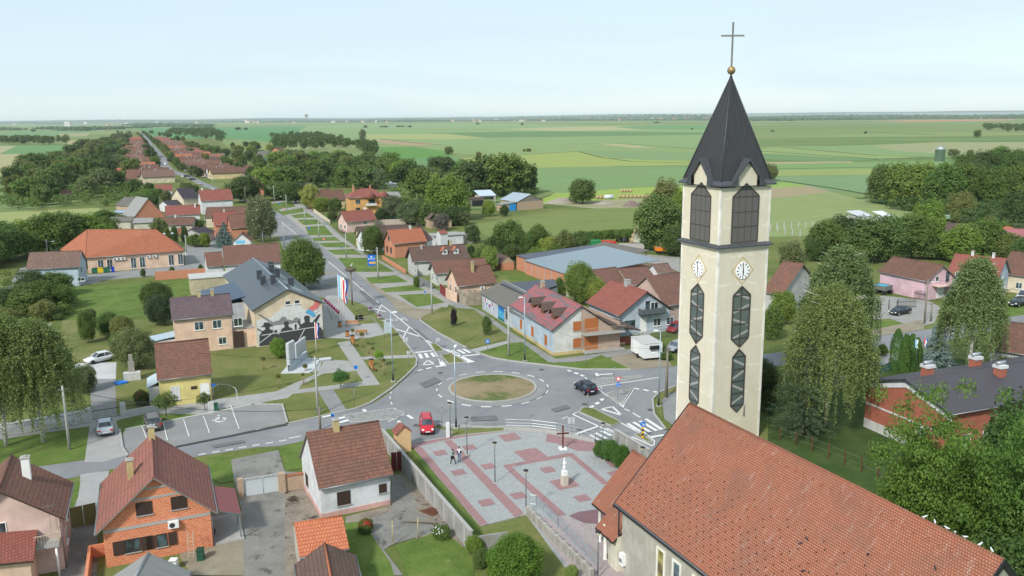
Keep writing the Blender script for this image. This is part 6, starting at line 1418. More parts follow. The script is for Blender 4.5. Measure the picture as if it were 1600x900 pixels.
rowhouse('white rear wing with dark brown roof behind the brick house',(668,376.5),(677,373.5),(661,355.5),P_WHITE,T_BRN,ze=3.6,pitch=1.0,ov=.2,gov=.1,gut=False)
rowhouse('yellow house with dark brown roof half hidden by the street tree',(560,369.5),(600,367),(556,354.5),P_YEL2,T_DKB,GW(),ze=3.3,ov=.35,gov=.5)
rowhouse('white house with dark roof pressed against the yellow one',(571,376),(612,372),(565,358),P_WHITE,T_DKB,GW(),ze=3.3,ov=.35,gov=.5)
rowhouse('long low dark-roofed wing behind the yellow and white pair',(590,362),(640,360),(588,352.5),P_OLD,T_DKB,ze=2.8,ov=.2,gov=.2)
r_ =rowhouse('plain pink house with smooth red roof beside the pavement',(540,347.3),(589,343.2),(533.8,330.5),P_PINK,T_RED,[('l',1.5,1.0,1.2,1.4,'w'),('l',4.5,1.0,1.2,1.4,'w'),('f',5.8,2.2,1.4,.9,'w')],gl=(542.7,364),ov=.4,gov=.6)
rowhouse('yellow house with wide brown roof before the orange villa',(494.7,314),(541,311.5),(491,299),P_YEL2,T_OLD,GW()+[('f',8,.6,1.8,2.4,'g')],ze=3.6,ov=.4,gov=.5,chim=[(.2,.5,CH_G,.7,.5)])
rowhouse('low brown-roofed house tucked behind the yellow one',(484,311),(520,309),(481,297),P_ROSE,T_OLD,ze=3.6,ov=.4,gov=.5)
# orange hipped villa
f_ =frame_long((545,315.5),(607,313),(558,301.5),gl=(546,335),pitch=.5); f_['ze']=6.3
root,roof,q =house('villa','large orange villa with hipped roof, two bay roofs and balcony',f_,plaster((.60,.34,.13),.1),T_RED,[('f',x,z,1.7,1.4,'g') for x in (2.2,12.2,15.2) for z in (1.0,4.0)]+[('f',7.2,3.3,2.4,2.2,'g'),('f',5.2,.3,.9,2.1,'door')],ov=.5,hip=5.5,cat='villa',chim=[(.18,.5,BR_OR2,1.4,.6),(.62,.55,BR_OR2,1.4,.6)])
MB().box(6.4,10.6,q['y0']-1.4,q['y0']-.01,3.0,3.2).build('balcony',P_CREAM,root); MB().box(6.4,10.6,q['y0']-1.4,q['y0']-1.32,3.2,4.0).build('railing',P_WHITE,root)
for x in (8.4,13.8): MB().lathe([(2.9,6.25),(.03,8.6)],(x,q['y0']+.2,0),6).build('bay_roof',T_RED,root)
MB().lathe([(2.2,0),(2.2,6.25)],(13.8,q['y0']+.3,0),6).build('bay',plaster((.60,.34,.13),.1),root)
# ruins and yards behind the row
def boxy(name,lab,cat,p0,w,d,h,wm,rm=None,ang=GRID,t=.15,rise=0,over=.3):
    o =thing(name,lab,cat,G(*p0),R(ang)); MB().box(0,w,0,d,-.1,h).build('wall',wm,o)
    if rm: MB().slab([(-over,-over,h +.18),(w + over,-over,h +.18),(w + over,d + over,h +.18+ rise),(-over,d + over,h +.18+ rise)],t).build('flat_roof',rm,o)
    return o
STONE =ground('rubble',[(.2,(.11,.09,.07)),(.4,(.26,.22,.17)),(.6,(.40,.34,.27)),(.8,(.5,.45,.38))],1.2,5,bumpy=1)
o =thing('ruined_wall','crumbling rubble wall remains beside the grey club building','ruin',G(729,478),R(GRID)); b =MB()
for k in range(9):
    h =2.2+.9* math.sin(k *1.7)**2; b.box(k *.55,k *.55+.56,-.02*(k %3),.6,-.1,h)
for k in range(7):
    h =1.6+1.0* math.sin(k *2.1)**2; b.box(-.1,.5,.6+ k *.8,.6+ k *.8+.82,-.1,h)
b.build('wall',STONE,o)
o =thing('ruined_house','roofless ruined brick house with jagged gable in the overgrown yard','ruin',G(671,357),R(GRID)); b =MB()
b.box(0,.4,0,5,0,3.2).box(.4,7.5,0,.35,0,2.4).box(7.5,7.9,0,5,0,2.2).box(2.4,3.2,-.03,.35,0,4.6).box(.4,2.4,4.7,5,0,2.8).build('wall',BR_TAN,o); MB().slab([(-.3,-.3,3.1),(1.6,-.3,4.9),(1.6,3,4.9),(-.3,3,3.1)],.15).build('roof_remains',T_BRN,o)
b =MB(); o =thing('ruined_barn','long roofless brick barn wall with three dark door openings','ruin',G(588,356),R(GRID -3)); b.box(0,9,0,.4,0,2.6).box(9,24,0,.4,0,3.3).build('wall',bricks((.45,.33,.25),(.52,.4,.32),(.5,.47,.42),.27,.12),o)
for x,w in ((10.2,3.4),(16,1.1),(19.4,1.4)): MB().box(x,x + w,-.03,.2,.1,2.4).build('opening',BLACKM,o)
boxy('shed','long white single-storey shed behind the dormer house','shed',(678,386),9,6,3.0,P_WHITE,plain((.3,.3,.29),.9)); boxy('shed','small bare concrete shed right of the long white one','shed',(716,382),5,5,2.6,P_OLD,CONC)
rowhouse('tiny playhouse with dark red roof on the shed',(688,366),(700,365),(688.5,360),P_WHITE,T_RED,ze=5.0,pitch=.6,ov=.1,gov=.1,gut=False)
f_ =frame_gable((781.6,412),(805,410),(793,400),12,gl=(784,423)); house('barn','orange brick barn with dark tiles and plastered gable top by the small green lawn',f_,BR_OR2,T_DKB,ov=.3,gov=.1,cat='barn',gablem=BR_TAN)
# long metal shed
zS =3.2; A,B_,C_,D_ =G(818,407,zS),G(873,391,zS),G(970.7,422,zS),G(888,430,zS)
u_ =(D_ - A).normalized(); n_ =Vector((-u_.y,u_.x,0)); o =thing('metal_shed','long brick shed with pale blue-grey sheet metal roof','shed',(A.x,A.y,0),math.atan2(u_.y,u_.x)); wS =(D_ - A).length +2; dS =22
MB().box(.3,wS -.3,.3,dS -.3,-.1,zS -.1).build('wall',BR_OR2,o)
MB().slab([(0,0,zS +.1),(wS,0,zS +.1),(wS,dS,zS +1.9),(0,dS,zS +1.9)],.12).build('sheet_roof',seam((.27,.325,.36),1.0,.4,.4,.05,.3),o)
b =MB()
for k in range(8): b.box(.3+ k *(wS -.9)/7,.55+ k *(wS -.9)/7,.26,.299,0,zS -.1)
b.build('concrete_pillars',CONC,o)
o =thing('metal_shed','brick shed with dark flat metal roof left of the pale long one','shed',(A - u_ *6.5+ n_ *1)[:],math.atan2(u_.y,u_.x)); MB().box(.2,6.3,.2,20,-3.3,.1).build('wall',BR_OR2,o); MB().slab([(0,0,.25),(6.4,0,.25),(6.4,20.5,1.2),(0,20.5,1.2)],.1).build('sheet_roof',seam((.10,.11,.135),.5,.5,.3),o); o.location.z =zS
# open farm shed on posts
zS =3.4; A,D_ =G(906,388,zS),G(975,402,zS); u_ =(D_ - A).normalized(); w_ =(D_ - A).length
o =thing('open_shed','open farm shed on posts with weathered grey roof over stacked timber','shed',(A.x,A.y,0),math.atan2(u_.y,u_.x)); MB().slab([(0,0,zS),(w_,0,zS),(w_,8,zS +1.0),(0,8,zS +1.0)],.12).build('sheet_roof',ETERD,o); b =MB()
for x in (.4,w_ *.33,w_ *.66,w_ -.4):
    MB().box(x -.1,x +.1,.4,.6,0,zS -.1).build('post',WOODG,o); MB().box(x -.1,x +.1,7.2,7.4,0,zS +.8).build('post',WOODG,o)
MB().slab([(w_ *.55,-3.2,2.2),(w_ *.98,-3.2,2.2),(w_ *.98,-.1,2.8),(w_ *.55,-.1,2.8)],.06).build('lower_roof',plain((.33,.42,.48),.5),o)
for x in (w_ *.56,w_ *.97): MB().box(x -.06,x +.06,-3.1,-2.98,0,2.15).build('post',WOODG,o)
for k,(x,y) in enumerate([(w_ *.2,3),(w_ *.42,4),(w_ *.62,3.2),(w_ *.8,4.5),(w_ *.7,-1.8),(w_ *.86,-1.6)]):
    b =MB()
    for z in range(5): b.box(x -1.1,x +1.1,y -.6,y +.6,z *.26,z *.26+.18)
    tag(b.build('timber_stack',plain((.36,.28,.2),.9,var=.3),None,loc=o.location,rz=o.rotation_euler.z),ordn(k)+' timber stack lying under the open farm shed, counted from its far corner','timber','timber stacks under the open shed')
# red-roofed shed, brown roofs behind the pale blue house
rowhouse('small white outbuilding with faded red roof near the orange trailer',(1028,427),(1053,424.5),(1021,413),P_WHITE,T_VAR,ze=3.2,pitch=.7,ov=.3,gov=.3)
zE =3.3
def ridge_away(lab,EL,EFAR,AP,ze,wm,rm,wins=(),ext=0,nm='house',cat='house',**k):
    a_ =G(*EL,ze); far_ =G(*EFAR,ze); n_ =(far_ - a_).normalized(); u_ =Vector((n_.y,-n_.x,0)); h_,r_ =gable_from(a_,n_,u_,AP,ze)
    return house(nm,lab,dict(o=a_,u=u_,n=n_,w=2* h_,d=(far_ - a_).length + ext,ze=ze,rise=r_,axis='y'),wm,rm,wins,cat=cat,**k)
rowhouse('barn with long brown roof behind the leafy yard trees',(925,452),(985,444),(932,424),P_OLD,T_BROWNR,ze=3,pitch=.6,ov=.3,gov=.2)
rowhouse('barn with dull brown roof between the pale blue house and the dung heap',(985,446),(1030,441),(976,420),P_OLD,T_BROWNR,ze=3,pitch=.6,ov=.3,gov=.2)
r_ =rowhouse('house with broad red-brown roof directly left of the tower',(1040,478),(1110,468),(1012,432),plaster((.50,.38,.33),.3),T_BROWNR,[('l',2,1,1,1.4,'w'),('l',5,1,1,1.4,'w')],ze=3.6,pitch=.75,ov=.4,gov=.4)
# --- right of the tower
rowhouse('grey house with mossy red-brown roof directly right of the tower',(1190,456),(1222,461.5),(1185,408),P_GREY,T_OLDB,[('f',3.0,.8,1.1,1.2,'w')],ze=3.4,pitch=.75,ov=.3,gov=.5)
def longface(lab,EL,ER,RL,wm,rm,wins,ze,pitch=.8,**k):
    return house('house',lab,frame_long(EL,ER,RL,ze=ze,pitch=pitch),wm,rm,wins,**k)
r_ =longface('pink house with long mossy brown roof facing the yard with the dark saloon car',(1371,424),(1449,440),(1399,400),P_PINK2,T_OLD,[('r',2.4,3.6,.9,1.0,'w'),('r',5.2,3.3,.9,2.0,'g'),('r',7.8,3.9,1.2,1.2,'w'),('r',3.2,.2,1.8,2.3,'door')],3.9,.72,ov=.35,gov=.5)
MB().box(r_[2]['x1']+.01,r_[2]['x1']+1.6,2,7.5,2.75,2.9).build('canopy',P_PINK,r_[0])
a_ =longface('blue house with orange-red roof behind the weeping birch',(1478,428),(1560,437),(1498,396),plaster((.42,.52,.62),.2),T_RED,[('r',4,3.4,1.2,1.3,'w'),('r',6.5,.9,1.2,1.3,'w')],3.9,.75,ov=.3,gov=.4,chim=[(.35,.5,CH_W,.8,.5),(.75,.5,CH_W,.8,.5)])
longface('beige house with brown roof at the right edge',(1560,427),(1640,437),(1566,392),P_CREAM,T_OLD,[('f',3,.9,1.2,1.3,'w')],3.6,.75,ov=.3,gov=.4,chim=[(.35,.5,CH_W,.8,.5)])
longface('long brown-roofed barn among the trees behind the pink house',(1456,367),(1510,374),(1460,347),P_OLD,T_DKB,[],3.2,.7,ov=.3,gov=.3)
longface('low pink-roofed house at the far right edge',(1573,369),(1650,372),(1580,357),P_OLD,plain((.30,.11,.12),.7),[],3.0,.6,ov=.3,gov=.3)
longface('small orange-roofed hut beside the pink roof',(1563,358),(1574,361),(1566,353),P_OLD,T_ORG2,[],2.6,.6,ov=.2,gov=.2,gut=False)
longface('brown-roofed cottage partly hidden by a leafy tree on the right',(1543,545),(1640,560),(1554,500),P_GREY,T_OLD,[('f',3,.9,1,1,'w')],3.0,.75,ov=.3,gov=.4)
boxy('shed','pale metal-roofed shed peeking out above the dense tree belt','shed',(1342,353),5,6,3.0,P_LGREY,plain((.5,.52,.55),.5),18,rise=1.2); boxy('shed','second pale roof to the right above the dense tree belt','shed',(1380,351),3.5,5,2.6,P_LGREY,plain((.62,.64,.66),.5),18,rise=1.2)
# brick building with purple-brown ribbed roof
u_ =Vector((math.cos(R(20.8)),math.sin(R(20.8)),0)); n_ =Vector((-u_.y,u_.x,0)); PUR =seam((.070,.062,.072),.25,.55,.1,.2,.25)
fb_ =dict(o=Vector((40.7,94.6,0))- n_ *12.6,u=u_,n=n_,w=26,d=12.6,ze=5.6,rise=1.95,axis='x')
o,rf_,q =house('brick_building','red brick building with white eaves band and dark ribbed roof',fb_,BR_RED,PUR,[('l',7.5,1.6,1.3,1.2,'w'),('f',2,1.5,1.3,1.3,'w'),('f',5,1.5,1.3,1.3,'w')],cat='building',ov=.5,gov=.45,t=.2,barge=DARKM)
b =MB()
for y0_,z0_,y1_,z1_ in ((.1,5.4,6.3,7.3),(12.5,5.4,6.3,7.3)): b.face([(q['x0']-.12,y0_,z0_ -.75),(q['x0']-.12,y0_,z0_),(q['x0']-.12,y1_,z1_),(q['x0']-.12,y1_,z1_ -.75)]); b.face([(q['x0']-.12,y1_,z1_ -.75),(q['x0']-.12,y0_,z0_ -.75),(q['x0'],y0_,z0_ -.75),(q['x0'],y1_,z1_ -.75)])
b.build('eaves_band',P_WHITE,o); MB().box(q['x0']-.04,q['x0']-.003,q['y0'],q['y1'],2.9,3.1).build('string_course',P_WHITE,o); MB().box(q['x0']-.05,q['x0']-.003,q['y0'],q['y1'],-.2,1.1).build('plinth',plaster((.55,.55,.53),.7),o)
for x,y in ((4.2,7.2),(13.6,9.0),(12.2,4.6)):
    zc =5.6+1.95* min(y,12.6- y)/6.3; c_ =MB().box(x -.5,x +.5,y -.45,y +.45,zc -.4,zc +.9).build('chimney',BR_RED,rf_); MB().box(x -.6,x +.6,y -.55,y +.55,zc +.9,zc +1.25).build('cap',P_WHITE,c_); MB().tube((x -.65,y,zc +1.48),(x +.65,y,zc +1.48),.2,.2,10).build('cowl',GALV,c_)
aerial(o,(13,6.5,6.8),2.2)

# --- hamlet behind the school, left of the main road
def gbl(lab,EL,ER,AP,dep,ze,wm,rm,wins=(),**k): return house('house',lab,frame_gable(EL,ER,AP,dep,ze=ze),wm,rm,wins,**k)
gbl('barn-like house with steep orange brick gable and grey roof',(209,340),(258,336),(231.5,310),12,3.2,BR_OR2,ETER,ov=.3,gov=.2,ridge=GALV)
gbl('small brick house with dark roof left of the steep brick gable',(201,322),(232,319),(217,309),9,4.5,BR_TAN,T_GRY,ov=.3,gov=.2)
LF =lambda lab,EL,ER,RL,wm,rm,ze,wins=(),pitch=.7,**k: house('house',lab,frame_long(EL,ER,RL,ze=ze,pitch=pitch),wm,rm,wins,ov=.3,gov=.3,**k)
LF('long red-brown roofed house right of the steep brick gable',(258,337),(314,334.5),(249,322),P_WHITE,T_RED,3.4,[('f',12.5,1.2,1.2,1.2,'w')],chim=[(.85,.4,CH_W,1.2,.6)])
LF('long low house with mottled brown roof just above the school roof',(240,352),(301,351),(238,340),P_OLD,T_OLD,3.0,[('f',8,.6,1.4,1.8,'g')],chim=[(.5,.5,CH_W,.8,.5)])
LF('cream house with dark purple roof behind the red one',(286,311),(312,309),(283,295),P_CREAM,T_PURD,5.0,[('f',3,1.5,1.6,1.2,'w')])
LF('white house with big clean red roof near the blossoming tree',(314,314.5),(365,312),(311.5,297),P_WHITE,T_RED,5.2,[('f',3.0,1.2,1.6,1.4,'g'),('f',8.5,1.4,1.2,1.2,'g'),('r',3,1.2,1,1.4,'w')],chim=[(.12,.5,CH_W,.8,.6),(.45,.5,CH_W,.7,.6)])
LF('house with flat brown roof below the big clean red one',(320,340),(392,338),(317,324),P_CREAM,T_OLD,3.4)
LF('red-roofed brick house behind the blue spruce',(335,352),(372,350),(331,331.5),BR_OR2,T_RED,4.2,chim=[(.5,.5,CH_W,.7,.5)])
LF('brown-roofed brick house between the blue spruce and the main road',(360,357),(395,355),(355,335),BR_OR2,T_OLDB,4.0,[('f',4.5,1.2,1.2,1.3,'b')])
r_ =gbl('white painted garden house with colourful mural beside the spruce',(362,378),(393,377),(375.5,365),5,2.6,P_WHITE,T_OLDB,ov=.3,gov=.3)
q =r_[2]
for k,(c,x0,x1,z0,z1) in enumerate([((.15,.45,.7),.8,3.2,2.0,2.9),((.75,.55,.05),.2,3.6,.2,.9),((.6,.1,.2),1.0,1.5,1.0,1.7),((.05,.05,.06),2.4,2.8,1.0,1.8)]):
    MB().box(q['x0']+ x0,q['x0']+ x1,q['y0']-.02- k *.003,q['y0']-.004,z0,z1).build('wall_painting',plain(c,.8,var=.4,scale=3),r_[0])
LF('grey corrugated shed left of the long low house',(160+8,346),(205,345.5),(168,339),P_OLD,ETERD,2.6,pitch=.4); LF('second grey corrugated shed next to the long low house',(207,348.5),(238,347.5),(206,341),P_OLD,ETER,2.6,pitch=.4)
LF('small blue-roofed shed beside the tree gardens',(178,333),(203,332),(180,329),P_OLD,plain((.25,.33,.42),.5),2.4,pitch=.25,gut=False)
LF('dark blue-roofed annex beside the purple-roofed house',(262,321),(285,319),(262,314),P_WHITE,T_PURD,2.8,[('f',2,1,1.2,.9,'g')],pitch=.4)
LF('purple carport beside the blue spruce',(315,366),(336,361),(311,358),P_GREY,T_PURD,2.6,pitch=.4)
LF('dark red-roofed white house among garden trees',(243,298),(270,297),(240,289),P_WHITE,T_RED,3.4); LF('pale house with brown gable roof among garden trees',(96,303.5),(114,302),(98,297),P_CREAM,T_OLD,3,pitch=.6)
LF('dark barn between the gardens, right of the blossoming bush',(228,320),(240,318),(230,311),P_OLD,T_BRN,3)
gbl('brick house with brown roof beyond the round trees across the road',(391,290),(413,289),(400,278),10,5.0,BR_OR2,T_OLD,ov=.3,gov=.3)
gbl('pale green house with weathered roof among trees in the middle distance',(413,246),(431,244),(422,236),10,4.6,plaster((.5,.58,.46),.2),T_GRY,ov=.4,gov=.3,gut=False); gbl('raw brick house with dark openings beside the pale green one',(420,240),(441,240),(431,231),12,6.5,BR_OR2,T_OLDB,[('f',2,1,2,1.8,'g'),('f',7,1,2,1.8,'g'),('f',4,4.6,2,1.6,'g')],ov=.3,gov=.3,gut=False); LF('tiny white cottage with red roof right of the raw brick house',(454,240),(462,240),(453,236),P_WHITE,T_RED,2.6,gut=False)
LF('dark blue-black roofed house below the tree belt',(466,297),(496,295),(464,287),BR_OR2,T_PURD,3.4); LF('grey-roofed long barn right of the orange villa',(588,311),(628,309),(586,301),P_OLD,ETER,4.4,pitch=.5); LF('low white wall shed in the grass behind the villa',(585,290),(622,287),(585,286.5),P_WHITE,P_WHITE,1.8,pitch=.2,gut=False)
# barns beyond the paddock
f_ =frame_gable((808,315.5),(850,312.5),(830.5,303.6),13,gl=(813,329)); r_ =house('barn','pale brick barn with light metal roof and boarded gable',f_,BR_TAN,plain((.40,.47,.52),.4,.4),ov=.3,gov=.2,cat='barn',gablem=WOODG,gut=False)
MB().box(-3.4,-.4,.3,4,0,2.7).build('blue_tarpaulin',plain((.03,.25,.60),.6,var=.3),r_[0]); MB().slab([(-7,.2,2.7),(.2,.2,3.3),(.2,5,3.4),(-7,5,2.8)],.1).build('lean_roof',ETER,r_[0]); MB().box(-6.6,-3.5,.4,4.6,0,2.6).build('lean_wall',BR_TAN,r_[0])
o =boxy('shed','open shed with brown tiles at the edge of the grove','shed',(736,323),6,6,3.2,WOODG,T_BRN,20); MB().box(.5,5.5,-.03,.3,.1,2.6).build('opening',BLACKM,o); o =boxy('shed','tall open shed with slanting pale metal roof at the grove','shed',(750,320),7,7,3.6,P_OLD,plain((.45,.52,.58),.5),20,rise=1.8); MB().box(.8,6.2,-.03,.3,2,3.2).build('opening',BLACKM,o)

# ------------------------------------------------------------------ cars
def paintm(c): return plain(c,.28,.1,.6,.03)
TYRE =plain((.018,.018,.02),.85); RIM =plain((.42,.43,.45),.35,.6); LAMPW =plain((.8,.8,.75),.2); LAMPR =plain((.55,.015,.015),.3); CGLASS =glass((.018,.024,.03),.06); PLATE =plain((.75,.75,.72),.5)
CARK =dict(hatch=dict(L=4.1,W=1.72,H=1.47,belt=.92,bonnet=.90,tail=1.0,g0=-1.98,g1=1.05,r0=-1.70,r1=.35),sedan=dict(L=4.65,W=1.82,H=1.44,belt=.90,bonnet=.86,tail=1.02,g0=-1.75,g1=1.15,r0=-1.0,r1=.35),
            wagon=dict(L=3.75,W=1.62,H=1.62,belt=.95,bonnet=.98,tail=1.0,g0=-1.80,g1=1.12,r0=-1.68,r1=.55),suv=dict(L=4.4,W=1.84,H=1.62,belt=1.02,bonnet=1.0,tail=1.1,g0=-2.12,g1=1.1,r0=-1.8,r1=.35),van=dict(L=5.2,W=1.95,H=2.2,belt=1.25,bonnet=1.2,tail=1.3,g0=-2.55,g1=1.9,r0=-2.5,r1=1.2))
def car(name,label,kind,p,az,col,cat='car',group=None,simple=False,rim=None):
    k =CARK[kind]; o =thing(name,label,cat,(p[0],p[1],.09),az,group); L_,W_,H_ =k['L']/2,k['W']/2,k['H']
    st =[(-L_,.62,.40,.80),(-L_ +.10,.92,.30,k['tail']-.06),(-L_ +.30,.98,.22,k['tail']),(k['g0'],1,.2,k['tail'] if kind =='sedan' else k['belt']+.06),(-.6,1,.2,k['belt']),(.5,1,.2,k['belt']),(k['g1'],1,.2,k['bonnet']+.02),(L_ -.55,.98,.22,k['bonnet']-.10),(L_ -.15,.90,.28,k['bonnet']-.22),(L_,.66,.36,.58)]
    st.sort(key=lambda s: s[0]); b =MB(); rings =[]
    for x,f,z0,z1 in st:
        w =W_ * f; zm =(z0 + z1)*.52; rings.append([Vector((x,-w *.86,z0)),Vector((x,-w,zm)),Vector((x,-w *.95,z1 -.06)),Vector((x,-w *.82,z1)),Vector((x,0,z1 +.03)),Vector((x,w *.82,z1)),Vector((x,w *.95,z1 -.06)),Vector((x,w,zm)),Vector((x,w *.86,z0))])
    for i in range(len(rings)-1):
        for j in range(8): b.face([rings[i][j +1],rings[i][j],rings[i +1][j],rings[i +1][j +1]],smooth=True)
        b.face([rings[i][0],rings[i][8],rings[i +1][8],rings[i +1][0]])
    b.face(rings[0]); b.face(rings[-1][::-1]); pm =paintm(col); body =b.build('body',pm,o)
    gb =MB(); hb_,ht =W_ *.88,W_ *.68; zb =k['belt']; A =[(k['g0'],-hb_,zb),(k['g1'],-hb_,zb -.03),(k['g1'],hb_,zb -.03),(k['g0'],hb_,zb)]; T =[(k['r0'],-ht,H_ -.05),(k['r1'],-ht,H_ -.05),(k['r1'],ht,H_ -.05),(k['r0'],ht,H_ -.05)]
    A =[Vector(v) for v in A]; T =[Vector(v) for v in T]
    for i in range(4): j =(i +1)%4; gb.face([A[i],A[j],T[j],T[i]])
    gb.build('window',CGLASS,o)
    rb =MB(); R0 =[(k['r0']-.05,-ht -.02),(k['r1']+.05,-ht -.02),(k['r1']+.05,ht +.02),(k['r0']-.05,ht +.02)]
    rb.prism(R0,H_ -.07,H_ -.02); rb.prism([(x *.93,y *.9) for x,y in R0],H_ -.02,H_)
    for i in range(4): rb.tube(A[i],T[i],.045,.04,6)
    xm =(k['g0']+ k['g1'])/2-.1
    for s in (-1,1): rb.tube((xm,s * hb_,zb),(xm -.02,s * ht,H_ -.05),.04,.035,5)
    if kind in ('van',): rb.box(k['g0'],.6,-hb_ -.005,hb_ +.005,zb,H_ -.15)
    rb.build('roof',pm,o)
    for x in (-L_ *.62,L_ *.64):
        for s in (-1,1):
            wb =MB(); wb.tube((x,s *(W_ -.20),.31),(x,s *(W_ +.015),.31),.315,.315,16); w =wb.build('wheel',TYRE,o)
            if not simple: MB().tube((x,s *(W_ +.012),.31),(x,s *(W_ +.022),.31),.20,.20,12).build('rim',rim or RIM,w)
    if simple: return o
    for s in (-1,1):
        MB().box(L_ -.20,L_ -.035,*sorted((s * W_ *.52,s * W_ *.84)),k['bonnet']-.36,k['bonnet']-.2).build('headlight',LAMPW,o); MB().box(-L_ +.0,-L_ +.2,*sorted((s * W_ *.55,s * W_ *.90)),k['tail']-.3,k['tail']-.13).build('tail_light',LAMPR,o)
        MB().ball((k['g1']-.2,s *(W_ +.09),zb +.06),.09,8,sc=(.7,1,.8)).build('wing_mirror',pm,o)
    MB().box(L_ -.01,L_ +.02,-.26,.26,.42,.53).build('number_plate',PLATE,o); MB().box(-L_ -.02,-L_ +.01,-.26,.26,.52,.63).build('number_plate',PLATE,o)
    MB().box(L_ -.05,L_ -.0,-.5,.5,.34,.42).build('grille',BLACKM,o); MB().box(-L_,-L_ +.04,-.6,.6,.3,.42).build('bumper',BLACKM,o)
    return o
def az_px(a,b): p,q =G(*a),G(*b); return math.atan2(q.y - p.y,q.x - p.x)
c_ =car('car','small red hatchback leaving the roundabout beside the church square','wagon',G(667,673),az_px((664,662),(668,684)),(.50,.018,.03))
rr =MB()
for s in (-.5,.5): rr.box(-1.5,.2,s -.02,s +.02,1.63,1.68)
rr.build('roof_rail',BLACKM,c_)
car('car','dark blue hatchback driving round the roundabout','hatch',G(914.5,612),az_px((924,618),(905,606)),(.012,.016,.035))
car('car','silver saloon parked on the driveway by the iron gate','sedan',G(165,674),az_px((166,684),(164.5,663)),(.42,.46,.50))
car('car','bronze-grey car parked in the marked roadside bay','suv',G(240,667),az_px((243,678),(237,657)),(.12,.11,.10))
car('car','white sports saloon with black wheels on the pale slab','sedan',G(158,565),az_px((180,561),(136,570)),(.66,.67,.70),rim=BLACKM)
car('car','black saloon parked before the pink house','sedan',G(1406,491),az_px((1422,488),(1390,494)),(.012,.013,.018))
car('pickup','black pickup truck at the right edge of the photo','suv',G(1590,478),az_px((1620,470),(1582,480)),(.015,.016,.02),'pickup')
car('van','white van behind the black pickup at the right edge','van',G(1603,470),az_px((1640,462),(1590,474)),(.66,.66,.66),'van')
car('car','red car parked behind the mesh fence left of the tower','hatch',G(1054,518),az_px((1060,514),(1046,522)),(.28,.02,.03),simple=True)
car('car','grey car half hidden at the left edge of the tower','hatch',G(1056,548),az_px((1064,545),(1048,551)),(.3,.32,.35),simple=True)
for lab,x,y,col,a in [('white car parked beside the villa garden',608,340.5,(.7,.7,.7),20),('white and blue car behind the villa trees',650,336,(.5,.58,.68),30),('silver car standing in the cluttered yard behind the row',822*.0+768,400,(.5,.55,.62),40),
    ('white car driving up the long village street',285,277.5,(.7,.7,.7),115),('dark car far up the village street',252.5,246,(.04,.04,.05),115),('nearer of two dark cars parked on the street verge',301,281.5,(.03,.03,.04),30),('farther of two dark cars parked on the street verge',292,276.5,(.05,.06,.07),30),('silver car parked right of the village street',313,288.5,(.45,.48,.52),110),('blue car on the left verge of the village street',237,251,(.1,.25,.5),20),('white van on the left verge of the village street',232,253.5,(.7,.7,.7),20),('white van standing on the right verge of the village street',258,258,(.7,.7,.7),115)]:
    car('car',lab,'van' if 'van' in lab else 'hatch',G(x,y),R(a),col,'van' if 'van' in lab else 'car',simple=True)

